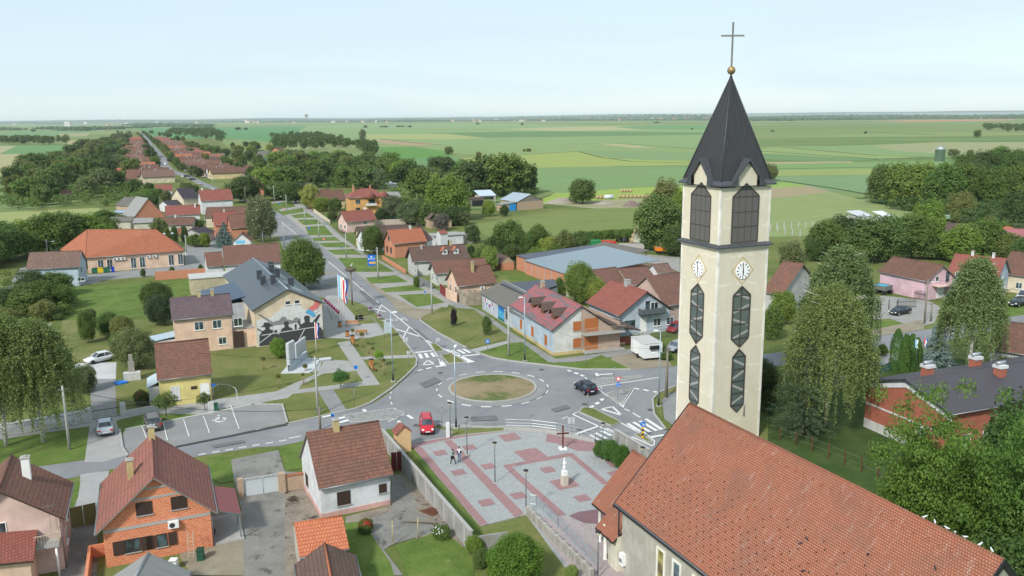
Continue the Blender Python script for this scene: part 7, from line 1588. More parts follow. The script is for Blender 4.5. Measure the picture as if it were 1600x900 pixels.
# ------------------------------------------------------------------ people
SKIN =plain((.50,.30,.22),.6)
def person(label,p,az,pose,cols,hairc=(.03,.02,.015),kind='walk'):
    """pose: joint positions in metres, x forward, y to the person's left"""
    J =pose; names =list(J); idx ={n: i for i,n in enumerate(names)}
    E_ =[('pelvis','waist'),('waist','chest'),('chest','neck'),('neck','chin'),('chin','head'),('head','crown'),('chin','nose')]
    for s in 'lr': E_ +=[('chest','sh'+ s),('sh'+ s,'el'+ s),('el'+ s,'wr'+ s),('wr'+ s,'pa'+ s),('pelvis','hi'+ s),('hi'+ s,'kn'+ s),('kn'+ s,'an'+ s),('an'+ s,'to'+ s),('an'+ s,'he'+ s)]
    RD =dict(pelvis=.135,waist=.115,chest=.135,neck=.055,chin=.07,head=.095,crown=.07,nose=.022,sh=.065,el=.045,wr=.030,pa=.032,hi=.095,kn=.062,an=.042,to=.035,he=.03)
    V =[Vector(J[n]) for n in names]; Rr =[RD.get(n,RD.get(n[:2],.05)) for n in names]; Ed =[(idx[a],idx[b]) for a,b in E_]
    for s,sg in (('l',1),('r',-1)):                       # five fingers on each hand
        pa,wr =Vector(J['pa'+ s]),Vector(J['wr'+ s]); d =(pa - wr).normalized(); sd_ =d.cross(Vector((1,0,0))).normalized() if abs(d.x)<.9 else Vector((0,1,0)); fw =sd_.cross(d).normalized()
        for k,ln in enumerate((.07,.085,.09,.08,.06)):
            off =fw *(k -2)*.018; base =pa + off *.8+ d *.012 if k else wr +(pa - wr)*.4+ fw *-.03
            dd =d if k else (d - fw *.8).normalized(); i0 =len(V); V +=[base,base + dd * ln *.5,base + dd * ln *.9+ sd_ *.015]; Rr +=[.010,.009,.008]; Ed +=[(idx['pa'+ s] if k else idx['wr'+ s],i0),(i0,i0 +1),(i0 +1,i0 +2)]
    me =bpy.data.meshes.new('body'); me.from_pydata(V,Ed,[]); ob =bpy.data.objects.new('body_src',me); COL.objects.link(ob)
    sk =ob.modifiers.new('s','SKIN'); sk.use_smooth_shade =True
    for i,v in enumerate(me.skin_vertices[0].data): v.radius =(Rr[i],Rr[i]); v.use_root =(i == idx['pelvis'])
    sb =ob.modifiers.new('ss','SUBSURF'); sb.levels =1; dg =bpy.context.evaluated_depsgraph_get(); m2 =bpy.data.meshes.new_from_object(ob.evaluated_get(dg)); bpy.data.objects.remove(ob)
    m2.materials.clear()
    for m in [SKIN]+[plain(c,.85,var=.15) for c in cols]: m2.materials.append(m)
    rootp ={n: Vector(J[n]) for n in names}; part ={'pelvis':2,'waist':1,'chest':1,'neck':0,'chin':0,'head':0,'crown':0,'nose':0,'sh':1,'el':4,'wr':0,'pa':0,'hi':2,'kn':2,'an':2,'to':3,'he':3}
    for f in m2.polygons:
        n =min(rootp,key=lambda a:(rootp[a]- f.center).length - RD.get(a,RD.get(a[:2],.05))*.6); v =part.get(n,part.get(n[:2],0)); f.material_index =v
    o =thing('person',label,'person',p,az); b =bpy.data.objects.new('body',m2); COL.objects.link(b); b.parent =o
    h,c =Vector(J['head']),Vector(J['crown']); hb_ =MB(); up =(c - h).normalized()
    hb_.ball(h + up *.03+ Vector((-.02,0,0)),.115,12,sc=(.98,.88,.95)); hr =hb_.build('hair',plain(hairc,.8),o)
    fb =MB()
    for s in (-1,1): fb.ball(h + Vector((.09,s *.034,-.015)),.012,6)
    fb.build('eyes',BLACKM,b); return o
def stand(walk=.0,armf=(0,0),lean=0):
    J =dict(pelvis=(0,0,.95),waist=(lean *.3,0,1.10),chest=(lean *.6,0,1.32),neck=(lean *.8,0,1.47),chin=(lean *.9+.02,0,1.55),head=(lean +.01,0,1.62),crown=(lean,0,1.68),nose=(lean +.11,0,1.58))
    for s,y,w,a in (('l',1,walk,armf[0]),('r',-1,-walk,armf[1])):
        J['hi'+ s]=(0,y *.09,.88); J['kn'+ s]=(w *.5+.03,y *.095,.50); J['an'+ s]=(w,y *.10,.09+(.05 if w <0 else 0)); J['to'+ s]=(w +.15,y *.12,.035); J['he'+ s]=(w -.04,y *.10,.04+(.04 if w <0 else 0))
        J['sh'+ s]=(lean *.7,y *.19,1.40); J['el'+ s]=(lean *.6-.02+ a *.5,y *.24,1.14+ abs(a)*.1); J['wr'+ s]=(lean *.5+.06+ a,y *.24,.93+ abs(a)*.35); J['pa'+ s]=(lean *.5+.09+ a *1.15,y *.24,.86+ abs(a)*.38)
    return J
c_ =person('woman in green top and black trousers with a dark jacket tied at the waist',tuple(G(708,726,.11)),R(-28),stand(.28,(.0,.38)),[(.01,.20,.17),(.012,.012,.015),(.7,.68,.6),(.50,.30,.22)])
MB().box(-.17,-.02,-.19,.19,.62,.98).build('tied_jacket',plain((.02,.025,.05),.9),c_)
c_ =person('person in white top, open navy jacket and blue jeans walking on the square',tuple(G(718,721.5,.11)),R(-100),stand(.10,(.05,.02)),[(.68,.68,.70),(.10,.18,.32),(.02,.02,.02),(.02,.03,.10)],(.05,.03,.02))
jb =MB()
for s in (-1,1): jb.slab([(.10,s *.07,1.40),(.11,s *.12,.92),(-.08,s *.20,.92),(-.08,s *.21,1.42)],.03)
jb.box(-.16,-.11,-.19,.19,.92,1.42).build('jacket',plain((.015,.025,.09),.9),c_)
wr_ =G(66,878,.3)
J =stand(.12,(.35,.45),.42); J['neck']=(.34,0,1.30); J['chest']=(.25,0,1.22); J['chin']=(.42,0,1.34); J['head']=(.48,0,1.38); J['crown']=(.52,0,1.44); J['nose']=(.55,0,1.31); J['shl']=(.28,.19,1.26); J['shr']=(.28,-.19,1.26); J['ell']=(.42,.25,1.0); J['elr']=(.42,-.25,1.0); J['wrl']=(.66,.22,.88); J['wrr']=(.66,-.22,.88); J['pal']=(.73,.21,.86); J['par']=(.73,-.21,.86)
person('man in blue shirt and shorts bending over in the pink house porch',(wr_.x,wr_.y,.02),R(150),J,[(.05,.22,.50),(.12,.12,.14),(.35,.2,.15),(.05,.22,.50)],(.4,.38,.36))

# ------------------------------------------------------------------ poles, lamps and wires
POLEC =plain((.40,.40,.37),.9,var=.2); POLEW =plain((.22,.19,.15),.9,var=.3,scale=4); LAMPG =plain((.36,.46,.52),.4,.4)
def zt(top,base): p =G(*base); return p,HT(top,base)
POLETOPS ={}
def upole(key,lab,top,base,m=POLEC,arm=0,r=.13,group='street utility poles',cross=True):
    p,h =zt(top,base); o =thing('utility_pole',lab,'pole',p,R(GRID),group); MB().tube((0,0,0),(0,0,h),r *1.25,r *.75,8).build('pole',m,o)
    if cross:
        MB().box(-.5,.5,-.05,.05,h -.45,h -.35).build('crossarm',METAL,o)
        for x in (-.42,0,.42): MB().tube((x,0,h -.35),(x,0,h -.2),.035,.035,6).build('insulator',BROWNM,o)
    if arm: b =MB().tube((0,0,h -.9),(arm,0,h -.6),.035,.035,5); a_ =b.build('lamp_arm',METAL,o); MB().box(*sorted((arm,arm + math.copysign(.7,arm))),-.12,.12,h -.68,h -.56).build('lamp_head',WHITE,a_)
    POLETOPS[key]=p + Vector((0,0,h -.3)); return o
upole('L0','pale concrete pole beside the left birch trees',(105,603),(109,703)); upole('P1','tall white concrete pole in the park, nearest the monument',(490.5,557),(497,648)); upole('P2','weathered wooden pole behind the white house roof',(500,635),(500.5,672),POLEW)
upole('R1','concrete pole standing before the grey club house',(794.5,479),(795,557),POLEC,r=.16); upole('E1','leaning wooden pole with lamp arm near the white trailer',(1042.5,541),(1041,621),POLEW,-1.6,.17)
upole('Y1','wooden pole with curved lamp arm before the pink house',(1447,436),(1444,506),POLEW,.8); upole('Y2','short dark pole right of the yard gate by the pink house',(1455.5,472),(1454,502),POLEW)
for i,(t_,b_) in enumerate([((673.5,432),(675,491)),((590.3,386),(591,437)),((541,364),(541.5,403)),((497.7,345),(498.5,370.5)),((475.5,323),(476.5,349)),((447,304),(448,328.7)),((427.6,290),(429,317))]):
    upole('A%d'% i,ordn(i)+' verge pole on the right of the main road, counted from the roundabout',t_,b_,POLEC,-1.8 if i in (1,5,6) else 0)
for i,(t_,b_) in enumerate([((441.5,344),(444,381)),((409.5,352),(411,380)),((382.7,292),(384,319)),((331.5,273),(333,295)),((276,356),(278,377)),((290,367),(291.5,395)),((72.5,374),(75,402))]):
    upole('B%d'% i,ordn(i)+' pole in the line behind the school and left houses, from the main road',t_,b_,POLEC if i !=2 else POLEW,1.2 if i in (3,6) else 0)
def wire(a,b,sag=.8,r=.022,lab='',n=14):
    a,b =Vector(a),Vector(b); o0 =a.copy(); pts =[a.lerp(b,t / n)- Vector((0,0,sag *4*(t / n)*(1- t / n)))- o0 for t in range(n +1)]; o =MB().path(pts,r,4).build('overhead_wire',BLACKM,loc=o0); return tag(o,lab,'wire','overhead wires')
T_P =POLETOPS; lf =G(-60,640)+ Vector((0,0,8.5))
wire(T_P['L0'],T_P['P2'],1.2,.028,'thick overhead wire from the birch side pole over the parking bay to the wooden pole'); wire(T_P['L0']- Vector((0,0,1.4)),T_P['P1']- Vector((0,0,2.2)),1.3,.022,'lower overhead wire above the parking bay and yellow cottage'); wire(T_P['P1']- Vector((0,0,.2)),G(-80,560)+ Vector((0,0,8)),1.5,.022,'overhead wire running left from the white park pole past the yellow cottage')
wire(T_P['P1'],T_P['P2'],.3,.022,'short overhead wire between the park pole and the wooden pole'); wire(T_P['L0'],G(-200,745)+ Vector((0,0,8)),.8,.022,'overhead wire leaving the frame left of the birch side pole'); wire(T_P['P2'],T_P['R1'],2.2,.016,'long thin wire crossing above the roundabout arm to the club house pole')
for i in range(6): wire(T_P['A%d'% i],T_P['A%d'%(i +1)],.7,.018,ordn(i)+' span of thin wire along the main road, from the roundabout')
wire(T_P['R1'],T_P['A0'],.8,.018,'thin wire from the club house pole to the first verge pole'); wire(T_P['E1'],T_P['R1'],1.8,.016,'thin wire from the leaning wooden pole towards the club house'); wire(T_P['Y1'],T_P['Y1']+ Vector((40,14,0)),.9,.02,'thin wire crossing before the blue house on the right')
def tall_lamp(lab,top,base,arm=.9,az=0):
    p,h =zt(top,base); o =thing('street_lamp',lab,'street lamp',p,az,'tall roundabout lamps'); MB().tube((0,0,0),(0,0,1.1),.13,.12,10).build('sleeve',BLACKM,o); MB().tube((0,0,1.1),(0,0,h),.085,.05,8).build('pole',LAMPG,o)
    b =MB().tube((0,0,h -.05),(arm *.4,0,h),.035,.03,6).box(arm *.3,arm,-.14,.14,h -.02,h +.1); b.build('lamp_head',WHITE,o); MB().box(-.3,.3,-.3,.3,-.05,.12).build('base',CONC,o)
tall_lamp('tall grey lamp post in the park left of the roundabout',(611.5,488),(614.3,596),.9,0); tall_lamp('tall grey lamp post rising before the centre of the roundabout',(708.5,543),(712.7,669),.9,R(80)); tall_lamp('tall grey lamp post on the kerb before the dormer house',(819,464.5),(820,564),.9,R(200)); tall_lamp('tall grey lamp post left of the bell tower by the sidewalk',(1030,517),(1029,635),.9,R(180))
def plaza_lamp(lab,top,base):
    p,h =zt(top,base); o =thing('plaza_lamp',lab,'lamp',(p.x,p.y,.1 if base[1]>690 else 0),0,'black lantern posts on the square'); MB().box(-.25,.25,-.25,.25,0,.06).build('base',CONC,o); MB().tube((0,0,.06),(0,0,h -.35),.055,.045,8).build('pole',plain((.12,.14,.15),.5),o)
    l =MB().lathe([(.04,h -.38),(.13,h -.30),(.20,h -.06)],(0,0,0),10).build('lantern_glass',plain((.5,.48,.38),.3),o); MB().lathe([(.24,h -.06),(.24,h),(.10,h +.05)],(0,0,0),12).build('lantern_cap',BLACKM,o)
for lab,t_,b_ in [('leftmost black lantern post, by the white pillar at the square edge',(703.5,629),(704,685.5)),('black lantern post right behind the two walking people',(729.5,653),(730,711.5)),('black lantern post in the middle of the square',(772,692.5),(773.5,755.5)),('black lantern post at the top of the stair railing',(821,736),(822,804)),('black lantern post beside the green bushes',(942,662),(941.5,720)),('black lantern post in front of the church porch',(933.5,832),(934,905)),('black lantern post behind the porch roof ridge',(1002.5,700),(1003,752))]: plaza_lamp(lab,t_,b_)
def post_sign(name,lab,top,base,shape,col,az=0,w=.6,back=None,extra=None,post=METAL,zoff=0):
    p,h =zt(top,base); o =thing(name,lab,'sign',(p.x,p.y,zoff),az); MB().tube((0,0,0),(0,0,h),.032,.032,6).build('post',post,o)
    def plate(zc,shape,col,w,d=.0):
        b =MB(); n ={'tri':3,'inv':3,'round':20,'sq':4}[shape]
        if shape =='sq': pts =[(-w /2,zc - w /2),(w /2,zc - w /2),(w /2,zc + w /2),(-w /2,zc + w /2)]
        elif shape =='rect': pts =[]
        else: a0 ={'tri': PI /2,'inv':-PI /2,'round':0}[shape]; pts =[(w /2*(1.15 if n ==3 else 1)* math.cos(a0 +2* PI * k / n),zc + w /2*(1.15 if n ==3 else 1)* math.sin(a0 +2* PI * k / n)) for k in range(n)]
        y0,y1 =-.05- d,-.035- d; f =[Vector((x,y0,z)) for x,z in pts]; g_ =[Vector((x,y1,z)) for x,z in pts]; b.face(f); b.face(g_[::-1])
        for i in range(len(f)): j =(i +1)% len(f); b.face([g_[i],g_[j],f[j],f[i]])
        return b,pts
    z =h - w /2
    b,_p =plate(z,shape,col,w); s =b.build('sign_plate',plain(col,.4,var=.03),o)
    if extra: extra(o,s,z,plate)
    return o
SB,SR,SW =(.01,.16,.55),(.60,.02,.03),(.78,.78,.78)
def tri_in(o,s,z,plate): plate(z -.0,'inv' if False else 'tri',SW,.40,.016)[0].build('sign_face',plain(SW,.4,var=.02),s)
def inv_and_round(o,s,z,plate):
    plate(z +.0,'inv',SW,.50,.016)[0].build('sign_face',plain(SW,.4,var=.02),s); r =plate(z -.75,'round',SB,.62)[0].build('sign_plate',plain(SB,.4,var=.02),o)
    for k in range(3):
        a =k *2* PI /3; b =MB(); pts =[Vector((.2* math.cos(a + t),-.066,z -.75+.2* math.sin(a + t))) for t in (0,.45,.9,1.35)]
        b.path(pts,.03,5); b.build('arrow',plain(SW,.4,var=.02),r)
post_sign('yield_sign','red and white yield sign above a blue roundabout sign on the stone island',(966,588),(965.5,625),'inv',SR,0,.85,extra=inv_and_round,zoff=.1)
def arrow_keep(o,s,z,plate): b =MB(); b.path([(-.12,-.07,z +.14),(.1,-.07,z -.1)],.035,5).path([(.13,-.07,z +.05),(.12,-.07,z -.14),(-.06,-.07,z -.12)],.03,5); b.build('arrow',plain(SW,.4,var=.02),s)
p,h =zt((1005.4,660),(1004,686)); o =thing('keep_right_sign','blue keep-right sign on a yellow and black striped bollard','sign',(p.x,p.y,.18)); b =MB()
for k in range(5): b.box(-.12,.12,-.05,.05,k *.26,k *.26+.26,k %2)
b.build('striped_post',[plain((.75,.42,.02),.5),BLACKM],o); b =MB().tube((0,-.06,1.62),(0,-.03,1.62),.32,.32,20); s =b.build('sign_plate',plain(SB,.4,var=.02),o); arrow_keep(o,s,1.62,None)
def ped(o,s,z,plate): t =plate(z -.02,'tri',SW,.42,.016)[0].build('sign_face',plain(SW,.4,var=.02),s); MB().box(-.04,.04,-.085,-.07,z -.12,z +.08).build('walker',BLACKM,t)
post_sign('crossing_sign','blue pedestrian crossing sign on the lawn before the club house',(761.5,530),(762,551),'sq',SB,0,.65,extra=ped)
for nm,lab,t_,b_,sh_,c_,w_,ex in [('warning_sign','red-rimmed warning sign on the verge near the blue fuel sign',(506,371),(506.5,384),'tri',SR,.9,tri_in),('warning_sign','red-rimmed warning sign furthest up the main road verge',(443.5,324),(443.5,331),'tri',SR,.9,tri_in),('bus_sign','small blue stop sign on the right verge',(483,355),(483,364),'sq',SB,.6,None),('bus_sign','small blue sign on the far right verge',(437.5,317),(437.5,323),'sq',SB,.6,None),('kiosk_sign','small blue sign beside the drive on the verge',(534,386),(534,396),'sq',SB,.4,None),
    ('street_sign','slim blue street name post on the verge by the peach house',(664,455),(664.5,473),'sq',SB,.35,None),('street_sign','blue street name sign on the park footpath',(555,571),(557,596),'sq',SB,.5,None),('street_sign','blue square sign seen beyond the wooden pole',(519,646),(520.5,664),'sq',SB,.4,None)]: post_sign(nm,lab,t_,b_,sh_,c_,0,w_,extra=ex)
GB =(.42,.44,.46)
for nm,lab,t_,b_,sh_,w_,z_ in [('round_sign','grey back of a round sign on the grass splitter by the crossing',(684.3,529.5),(684.5,545.5),'round',.7,.18),('square_sign','grey back of a square sign on the park verge above the crossing',(633,527),(634,550),'sq',.75,0),('yield_sign','grey back of a yield sign at the roundabout entry by the park',(638,547),(638.8,574),'inv',.85,0),('square_sign','grey back of a square sign on the rail side verge',(892,652),(892.5,681),'sq',.8,0),('narrow_sign','thin grey sign edge on post before the dormer house',(915.4,547),(915.6,573),'sq',.3,0),('narrow_sign','thin grey sign edge on the long stone island',(959.2,574),(959.6,596),'sq',.35,.1),('narrow_sign','thin grey sign post on the verge beside the red car',(690,635),(690.8,665),'sq',.3,0),('narrow_sign','thin grey sign post on the park lawn near the stone setts',(553.5,608),(554,634),'sq',.3,0),('marker_sign','yellow sign edge on post before the dark blue car',(917.5,617),(918,642),'sq',.3,.18)]:
    post_sign(nm,lab,t_,b_,sh_,GB if 'yellow' not in lab else (.6,.42,.08),R(180) if 'back' in lab else R(70),w_,zoff=z_)
p,h =zt((699.5,660),(700,684.5)); o =tag(MB().box(-.18,.18,-.12,.12,0,h).build('white_pillar',WHITE,loc=p,rz=R(GRID)),'plain white pillar beside the leftmost lantern post','pillar')
# blue fuel price board
p,q =G(577.5,423.5),G(584.7,423); h =HT((576,398.5),(577.5,423.5)); o =thing('billboard','tall blue advertising board with white letters and orange arrow','billboard',p,math.atan2((q - p).y,(q - p).x)); w =(q - p).length +.7
MB().box(-.35,w -.35,-.08,.08,1.3,h).build('board',plain((.01,.15,.60),.5,var=.03),o); MB().tube((0,0,0),(0,0,1.3),.05,.05,6).build('post',METAL,o); MB().tube((w -.7,0,0),(w -.7,0,1.3),.05,.05,6).build('post',METAL,o)
wm_ =plain((.8,.8,.8),.5,var=.02); z0 =1.3; hh =h -1.3
wall_text('BOSO',.62,(w /2-.35,-.09,z0 + hh *.63),(R(90),0,0),wm_,o,.01)
b =MB().ball((w /2-.35,-.09,z0 + hh *.82),.28,10,sc=(1,.05,.55)); b.build('logo',wm_,o); b =MB(); yy =-.10; b.face([(w -.36,yy,z0 + hh *.17),(w -.36,yy,z0 + hh *.37),(.15,yy,z0 + hh *.37),(-.18,yy,z0 + hh *.27),(.15,yy,z0 + hh *.17)][::-1]); b.build('arrow',plain((.75,.42,.12),.5,var=.05),o)
# stork nest
p,h =zt((550,424),(550.5,476.5)); o =thing('stork_nest_pole','wooden pole carrying a big stork nest beside the main road','nest pole',p); MB().tube((0,0,0),(0,0,h),.17,.13,8).build('pole',POLEW,o); b =MB(); b.lathe([(.55,h),(1.05,h +.25),(1.1,h +.55),(.8,h +.62)],(0,0,0),16)
for k in range(70): a =rng.uniform(0,2* PI); r_ =rng.uniform(.8,1.1); z =h + rng.uniform(.1,.6); b.tube((r_ * math.cos(a),r_ * math.sin(a),z),(r_ * math.cos(a +.7)*1.05,r_ * math.sin(a +.7)*1.05,z + rng.uniform(-.1,.15)),.02,.015,4)
b.build('nest',plain((.12,.085,.065),.95,var=.4,scale=5),o)
o =thing('stork','white stork with black wing tips standing in the nest','stork',p + Vector((.1,0,h +.6)),1.0); b =MB(); b.path([(-.38,0,.42),(-.2,0,.5),(.05,0,.56),(.22,0,.60),(.3,0,.78),(.34,0,.93),(.42,0,.97)],[.02,.12,.15,.09,.05,.055,.03],8); b.build('body',plain((.7,.7,.68),.8),o); MB().tube((.42,0,.97),(.62,0,.9),.02,.006,5).build('beak',plain((.5,.08,.03),.6),o); MB().path([(-.45,0,.42),(-.2,0,.53)],[.03,.11],6).build('wing_tip',BLACKM,o)
for s in (-1,1): MB().tube((.02,s *.05,.45),(.02,s *.05,0),.012,.012,5).build('leg',plain((.5,.1,.05),.6),o)
# flags
def flagpole(lab,top,base,m):
    p,h =zt(top,base); o =thing('flagpole',lab,'flagpole',p,0); MB().tube((0,0,0),(0,0,h),.07,.045,10).build('pole',WHITE,o); return o,h
def flag(par,h,w,ln,ms,name='flag',splay=.6,swing=.5,off=.05):
    """banner hanging from the top in folds; ms = vertical stripe materials from the pole outwards"""
    b =MB(); n =14; nx =9
    P =lambda i,j: Vector((off +(w * i / nx)*(splay +.15* math.sin(j *.5)),.10* math.sin(i *1.4+ j *.35)*(i / nx +.3),h -.15- ln * j / n + swing *(i / nx)*-.35-.0* i))
    for i in range(nx):
        for j in range(n): b.face([P(i,j +1),P(i +1,j +1),P(i +1,j),P(i,j)],min(len(ms)-1,int(i * len(ms)/ nx)),smooth=True)
    return b.build(name,ms,par)
fl =lambda c: mat(('flagcloth',c),lambda m,t,N,L,b:(b.inputs['Base Color'].__setattr__('default_value',_c(c)),b.inputs['Roughness'].__setattr__('default_value',.9)))
FB,FR,FW,FL =fl((.02,.08,.45)),fl((.62,.03,.05)),fl((.75,.75,.75)),fl((.25,.52,.72))
for lab,t_,b_,ms,w in [('white flagpole with a long light blue banner, leftmost of three',(529,429),(530.5,493.5),[FL],1.1),('white flagpole with cream banner between the other two',(533,431),(534.5,497),[fl((.72,.66,.55)),FW],1.1),('white flagpole with red, white and blue banner, rightmost of three',(536.5,436),(537.8,501.5),[FR,FW,FB],1.2)]:
    o,h =flagpole(lab,t_,b_,WHITE); f_ =flag(o,h,w,4.2,ms)
    if ms[0] is FR:
        b =MB()
        for i in range(4):
            for j in range(4):
                if (i + j)%2==0: b.box(.38+ i *.09,.47+ i *.09,-.16,-.13,h -2.6- j *.14,h -2.46- j *.14)
        b.build('checked_crest',FR,f_)
o,h =flagpole('short flagpole with drooping red, white and blue flag by the monument',(490.5,503),(494.3,551),WHITE); flag(o,h,.55,2.4,[FR,FW,FB],splay=.9)
for lab,x,y,ms in [('light blue flag on a short staff by the ribbed roof',1434,568,[FL,FW]),('red, white and blue flag on a short staff by the ribbed roof',1448,566,[FR,FW,FB])]:
    p =G(x,y +25); o =thing('flag_on_staff',lab,'flag',p,R(10)); MB().tube((0,0,0),(-.9,0,6.3),.03,.02,6).build('staff',METAL,o); f_ =flag(o,6.0,.45,1.2,ms,splay=1,off=-.9)

# ------------------------------------------------------------------ square, park and street furniture
p =G(882,758,.12); o =thing('statue','white stone statue of a robed figure on a tall beige pedestal','statue',p,R(GRID)); MB().box(-.48,.48,-.48,.48,0,1.65).build('pedestal',plain((.52,.46,.38),.8),o); MB().box(-.38,.38,-.38,.38,1.65,2.35).box(-.28,.28,-.28,.28,2.35,2.5).build('plinth',WHITE,o)
b =MB(); b.lathe([(.30,2.5),(.29,2.9),(.23,3.3),(.26,3.65),(.24,3.85),(.10,3.97),(.085,4.02),(.14,4.12),(.145,4.25),(.08,4.38)],(0,0,0),14,sy=.8)
for s in (-1,1): b.path([(s *.22,0,3.8),(s *.30,-.08,3.5),(s *.12,-.24,3.42),(s *.02,-.27,3.5)],[.09,.08,.055,.04],7)
b.build('figure',WHITE,o); o.scale =(.6,.6,.66)
p =G(879.5,701,.12); o =thing('cross','tall dark red wooden cross on a small white base','cross',p,R(GRID -15)); h =HT((879,665),(879.5,701)); MB().box(-.08,.08,-.07,.07,.1,h).box(-.68,.68,-.06,.06,h -1.0,h -.84).build('cross_beams',plain((.11,.035,.025),.7,var=.3),o); MB().box(-.42,.42,-.42,.42,-.02,.1).build('base',WHITE,o)
# concrete boundary wall and the other walls
def wallseg(name,lab,pts,h,th,m,post=None,step=2.5,cat='wall',cap=None,zb=0):
    P =[Vector((q[0],q[1],0)) for q in pts]; o =thing(name,lab,cat,P[0]); b =MB(); pb =MB()
    for i in range(len(P)-1):
        a,c =P[i]- P[0],P[i +1]- P[0]; d =(c - a); ln =d.length; d /= ln; n =Vector((-d.y,d.x,0)); rot =Matrix((d,n,Vector((0,0,1)))).transposed()
        b.box(0,ln,-th /2,th /2,zb -.1,h,rot=rot,o=a)
        if post:
            k =0
            while k <= ln: pb.box(k -.12,k +.12,-th /2-.05,th /2+.05,zb -.1,h +.03,rot=rot,o=a); k += step
        if cap: cb_ =MB().box(0,ln,-th /2-.08,th /2+.08,h +.002,h +.09,rot=rot,o=a); cb_.build('coping',cap,o)
    b.build('wall',m,o)
    if post: pb.build('pillars',post,o)
    return o
CW =plaster((.34,.33,.31),.8)
wa,wb_ =G(628,733),G(716,839); d =(wb_ - wa).normalized(); wallseg('concrete_wall','long grey concrete panel wall between the white house yard and the square',[wa - d *7.0,wb_ + d *3.2],2.0,.16,CW,plain((.42,.41,.39),.9),cap=CONC)
e1 =wb_ + d *3.2; wallseg('concrete_wall','short weathered wall piece at the end of the long panel wall',[e1,e1 + Vector((3.0,.9,0))],1.5,.16,CW)
wallseg('retaining_wall','low stained retaining wall under the stair railing',px([(825,806),(860,842),(925,906)]),.9,.3,plaster((.36,.34,.30),.9),plain((.38,.36,.33),.9),1.2)
wd =[tuple((G(961,671,2.0))[:2]),tuple((G(1015,703,2.0))[:2])]; wallseg('concrete_wall','grey concrete wall behind the green bushes beside the side street',wd,2.0,.2,CW,plain((.40,.39,.37),.9),cap=CONC)
wallseg('brick_wall','long low orange brick wall at the edge of the bright lawn',px([(243,438),(322,432)]),2.0,.2,BR_OR2)
def rail(name,lab,pts,h=1.0,m=METAL,step=1.6,bars=(1.0,.55),r=.03,bal=0,z=0,cat='railing'):
    P =[Vector((q[0],q[1],0)) for q in pts]; o =thing(name,lab,cat,(P[0].x,P[0].y,z)); b =MB(); pb =MB()
    for i in range(len(P)-1):
        a,c =P[i]- P[0],P[i +1]- P[0]; ln =(c - a).length; n =max(1,int(ln / step))
        for k in range(n +1): q =a.lerp(c,k / n); pb.tube(q,q + Vector((0,0,h)),r,r,5)
        for f in bars: b.tube(a + Vector((0,0,h * f)),c + Vector((0,0,h * f)),r *.8,r *.8,5)
        if bal:
            n2 =int(ln / bal)
            for k in range(n2): q =a.lerp(c,(k +.5)/ n2); b.tube(q + Vector((0,0,.08)),q + Vector((0,0,h)),.01,.01,4)
    b.build('rails',m,o); pb.build('posts',m,o); return o
BLR =plain((.36,.43,.48),.4,.4)
rail('railing','pale blue-grey stair railing beside the church forecourt',px([(828,802),(838,803),(872,838),(930,900)]),1.0,BLR,1.5,(1.0,.12),bal=.14,z=.85); rail('railing','long galvanised railing between the square and the roundabout',px([(790,673),(830,674),(870,679),(905,687),(930,692.5),(962,689)]),1.0,GALV,2.0,(1,.6,.3),z=.4)
rail('railing','light railing around the park terrace',px([(533,507),(545,506)]),.9,GALV,.9); rail('railing','railing along the top and right edge of the park terrace',px([(560,503.5),(582,502),(598,520),(603,524)]),.9,GALV,1.5); rail('railing','ramp railing beside the row of flower baskets',px([(509,474),(518,500),(529,502)]),1.0,GALV,1.5); rail('railing','curved white handrail right of the yellow cottage',px([(334,618),(341,611),(358,612),(369,618),(371,624)]),1.0,WHITE,1.8,(1.0,))
for i in range(7):
    p =G(508.5+ i *3.4,479+ i *3.2); o =thing('flower_basket',ordn(i)+' magenta flower basket from the top of the row beside the village hall','flower basket',p,0,'flower baskets'); MB().tube((0,0,0),(0,0,1.0),.04,.04,6).build('stand',BLACKM,o); MB().lathe([(.16,1.0),(.25,1.22)],(0,0,0),10).build('pot',BROWNM,o); me =leafmesh('flowers',rng.normal(size=(220,3))* np.array([.16,.16,.10])+ np.array([0,0,1.36]),rng.normal(size=(220,3)),np.full(220,.09),rng.random(220),leafm('magenta',(.38,.03,.14),.2)); c_ =bpy.data.objects.new('flowers',me); COL.objects.link(c_); c_.parent =o
for i,(x,y) in enumerate([(578.5,487),(593,499)]):
    p =G(x,y); o =thing('planter',['white planter with purple flowers, farther one at the road edge','white planter with purple flowers, nearer one at the road edge'][i],'planter',p,0,'road edge planters'); MB().lathe([(.30,0),(.42,.5),(.45,.52)],(0,0,0),14).build('pot',WHITE,o); me =leafmesh('flowers',rng.normal(size=(260,3))* np.array([.2,.2,.12])+ np.array([0,0,.68]),rng.normal(size=(260,3)),np.full(260,.1),rng.random(260),leafm('purple',(.22,.02,.12),.2)); c_ =bpy.data.objects.new('flowers',me); COL.objects.link(c_); c_.parent =o
WOODO =plain((.42,.18,.06),.6,var=.25,scale=6)
def bench(lab,p,az,w=1.8):
    o =thing('park_bench',lab,'bench',p,az,'park benches')
    s =MB()
    for k in range(3): s.box(-w /2,w /2,-.22+ k *.15,-.1+ k *.15,.42,.46)
    s.build('seat',WOODO,o); s =MB()
    for k in range(3): s.box(-w /2,w /2,.26+ k *.03,.30+ k *.03,.55+ k *.15,.67+ k *.15)
    s.build('backrest',WOODO,o)
    for x in (-w /2+.12,w /2-.12): MB().box(x -.04,x +.04,-.25,.30,.36,.42).box(x -.04,x +.04,-.25,-.19,0,.36).box(x -.04,x +.04,.24,.30,0,.95).build('leg',BLACKM,o)
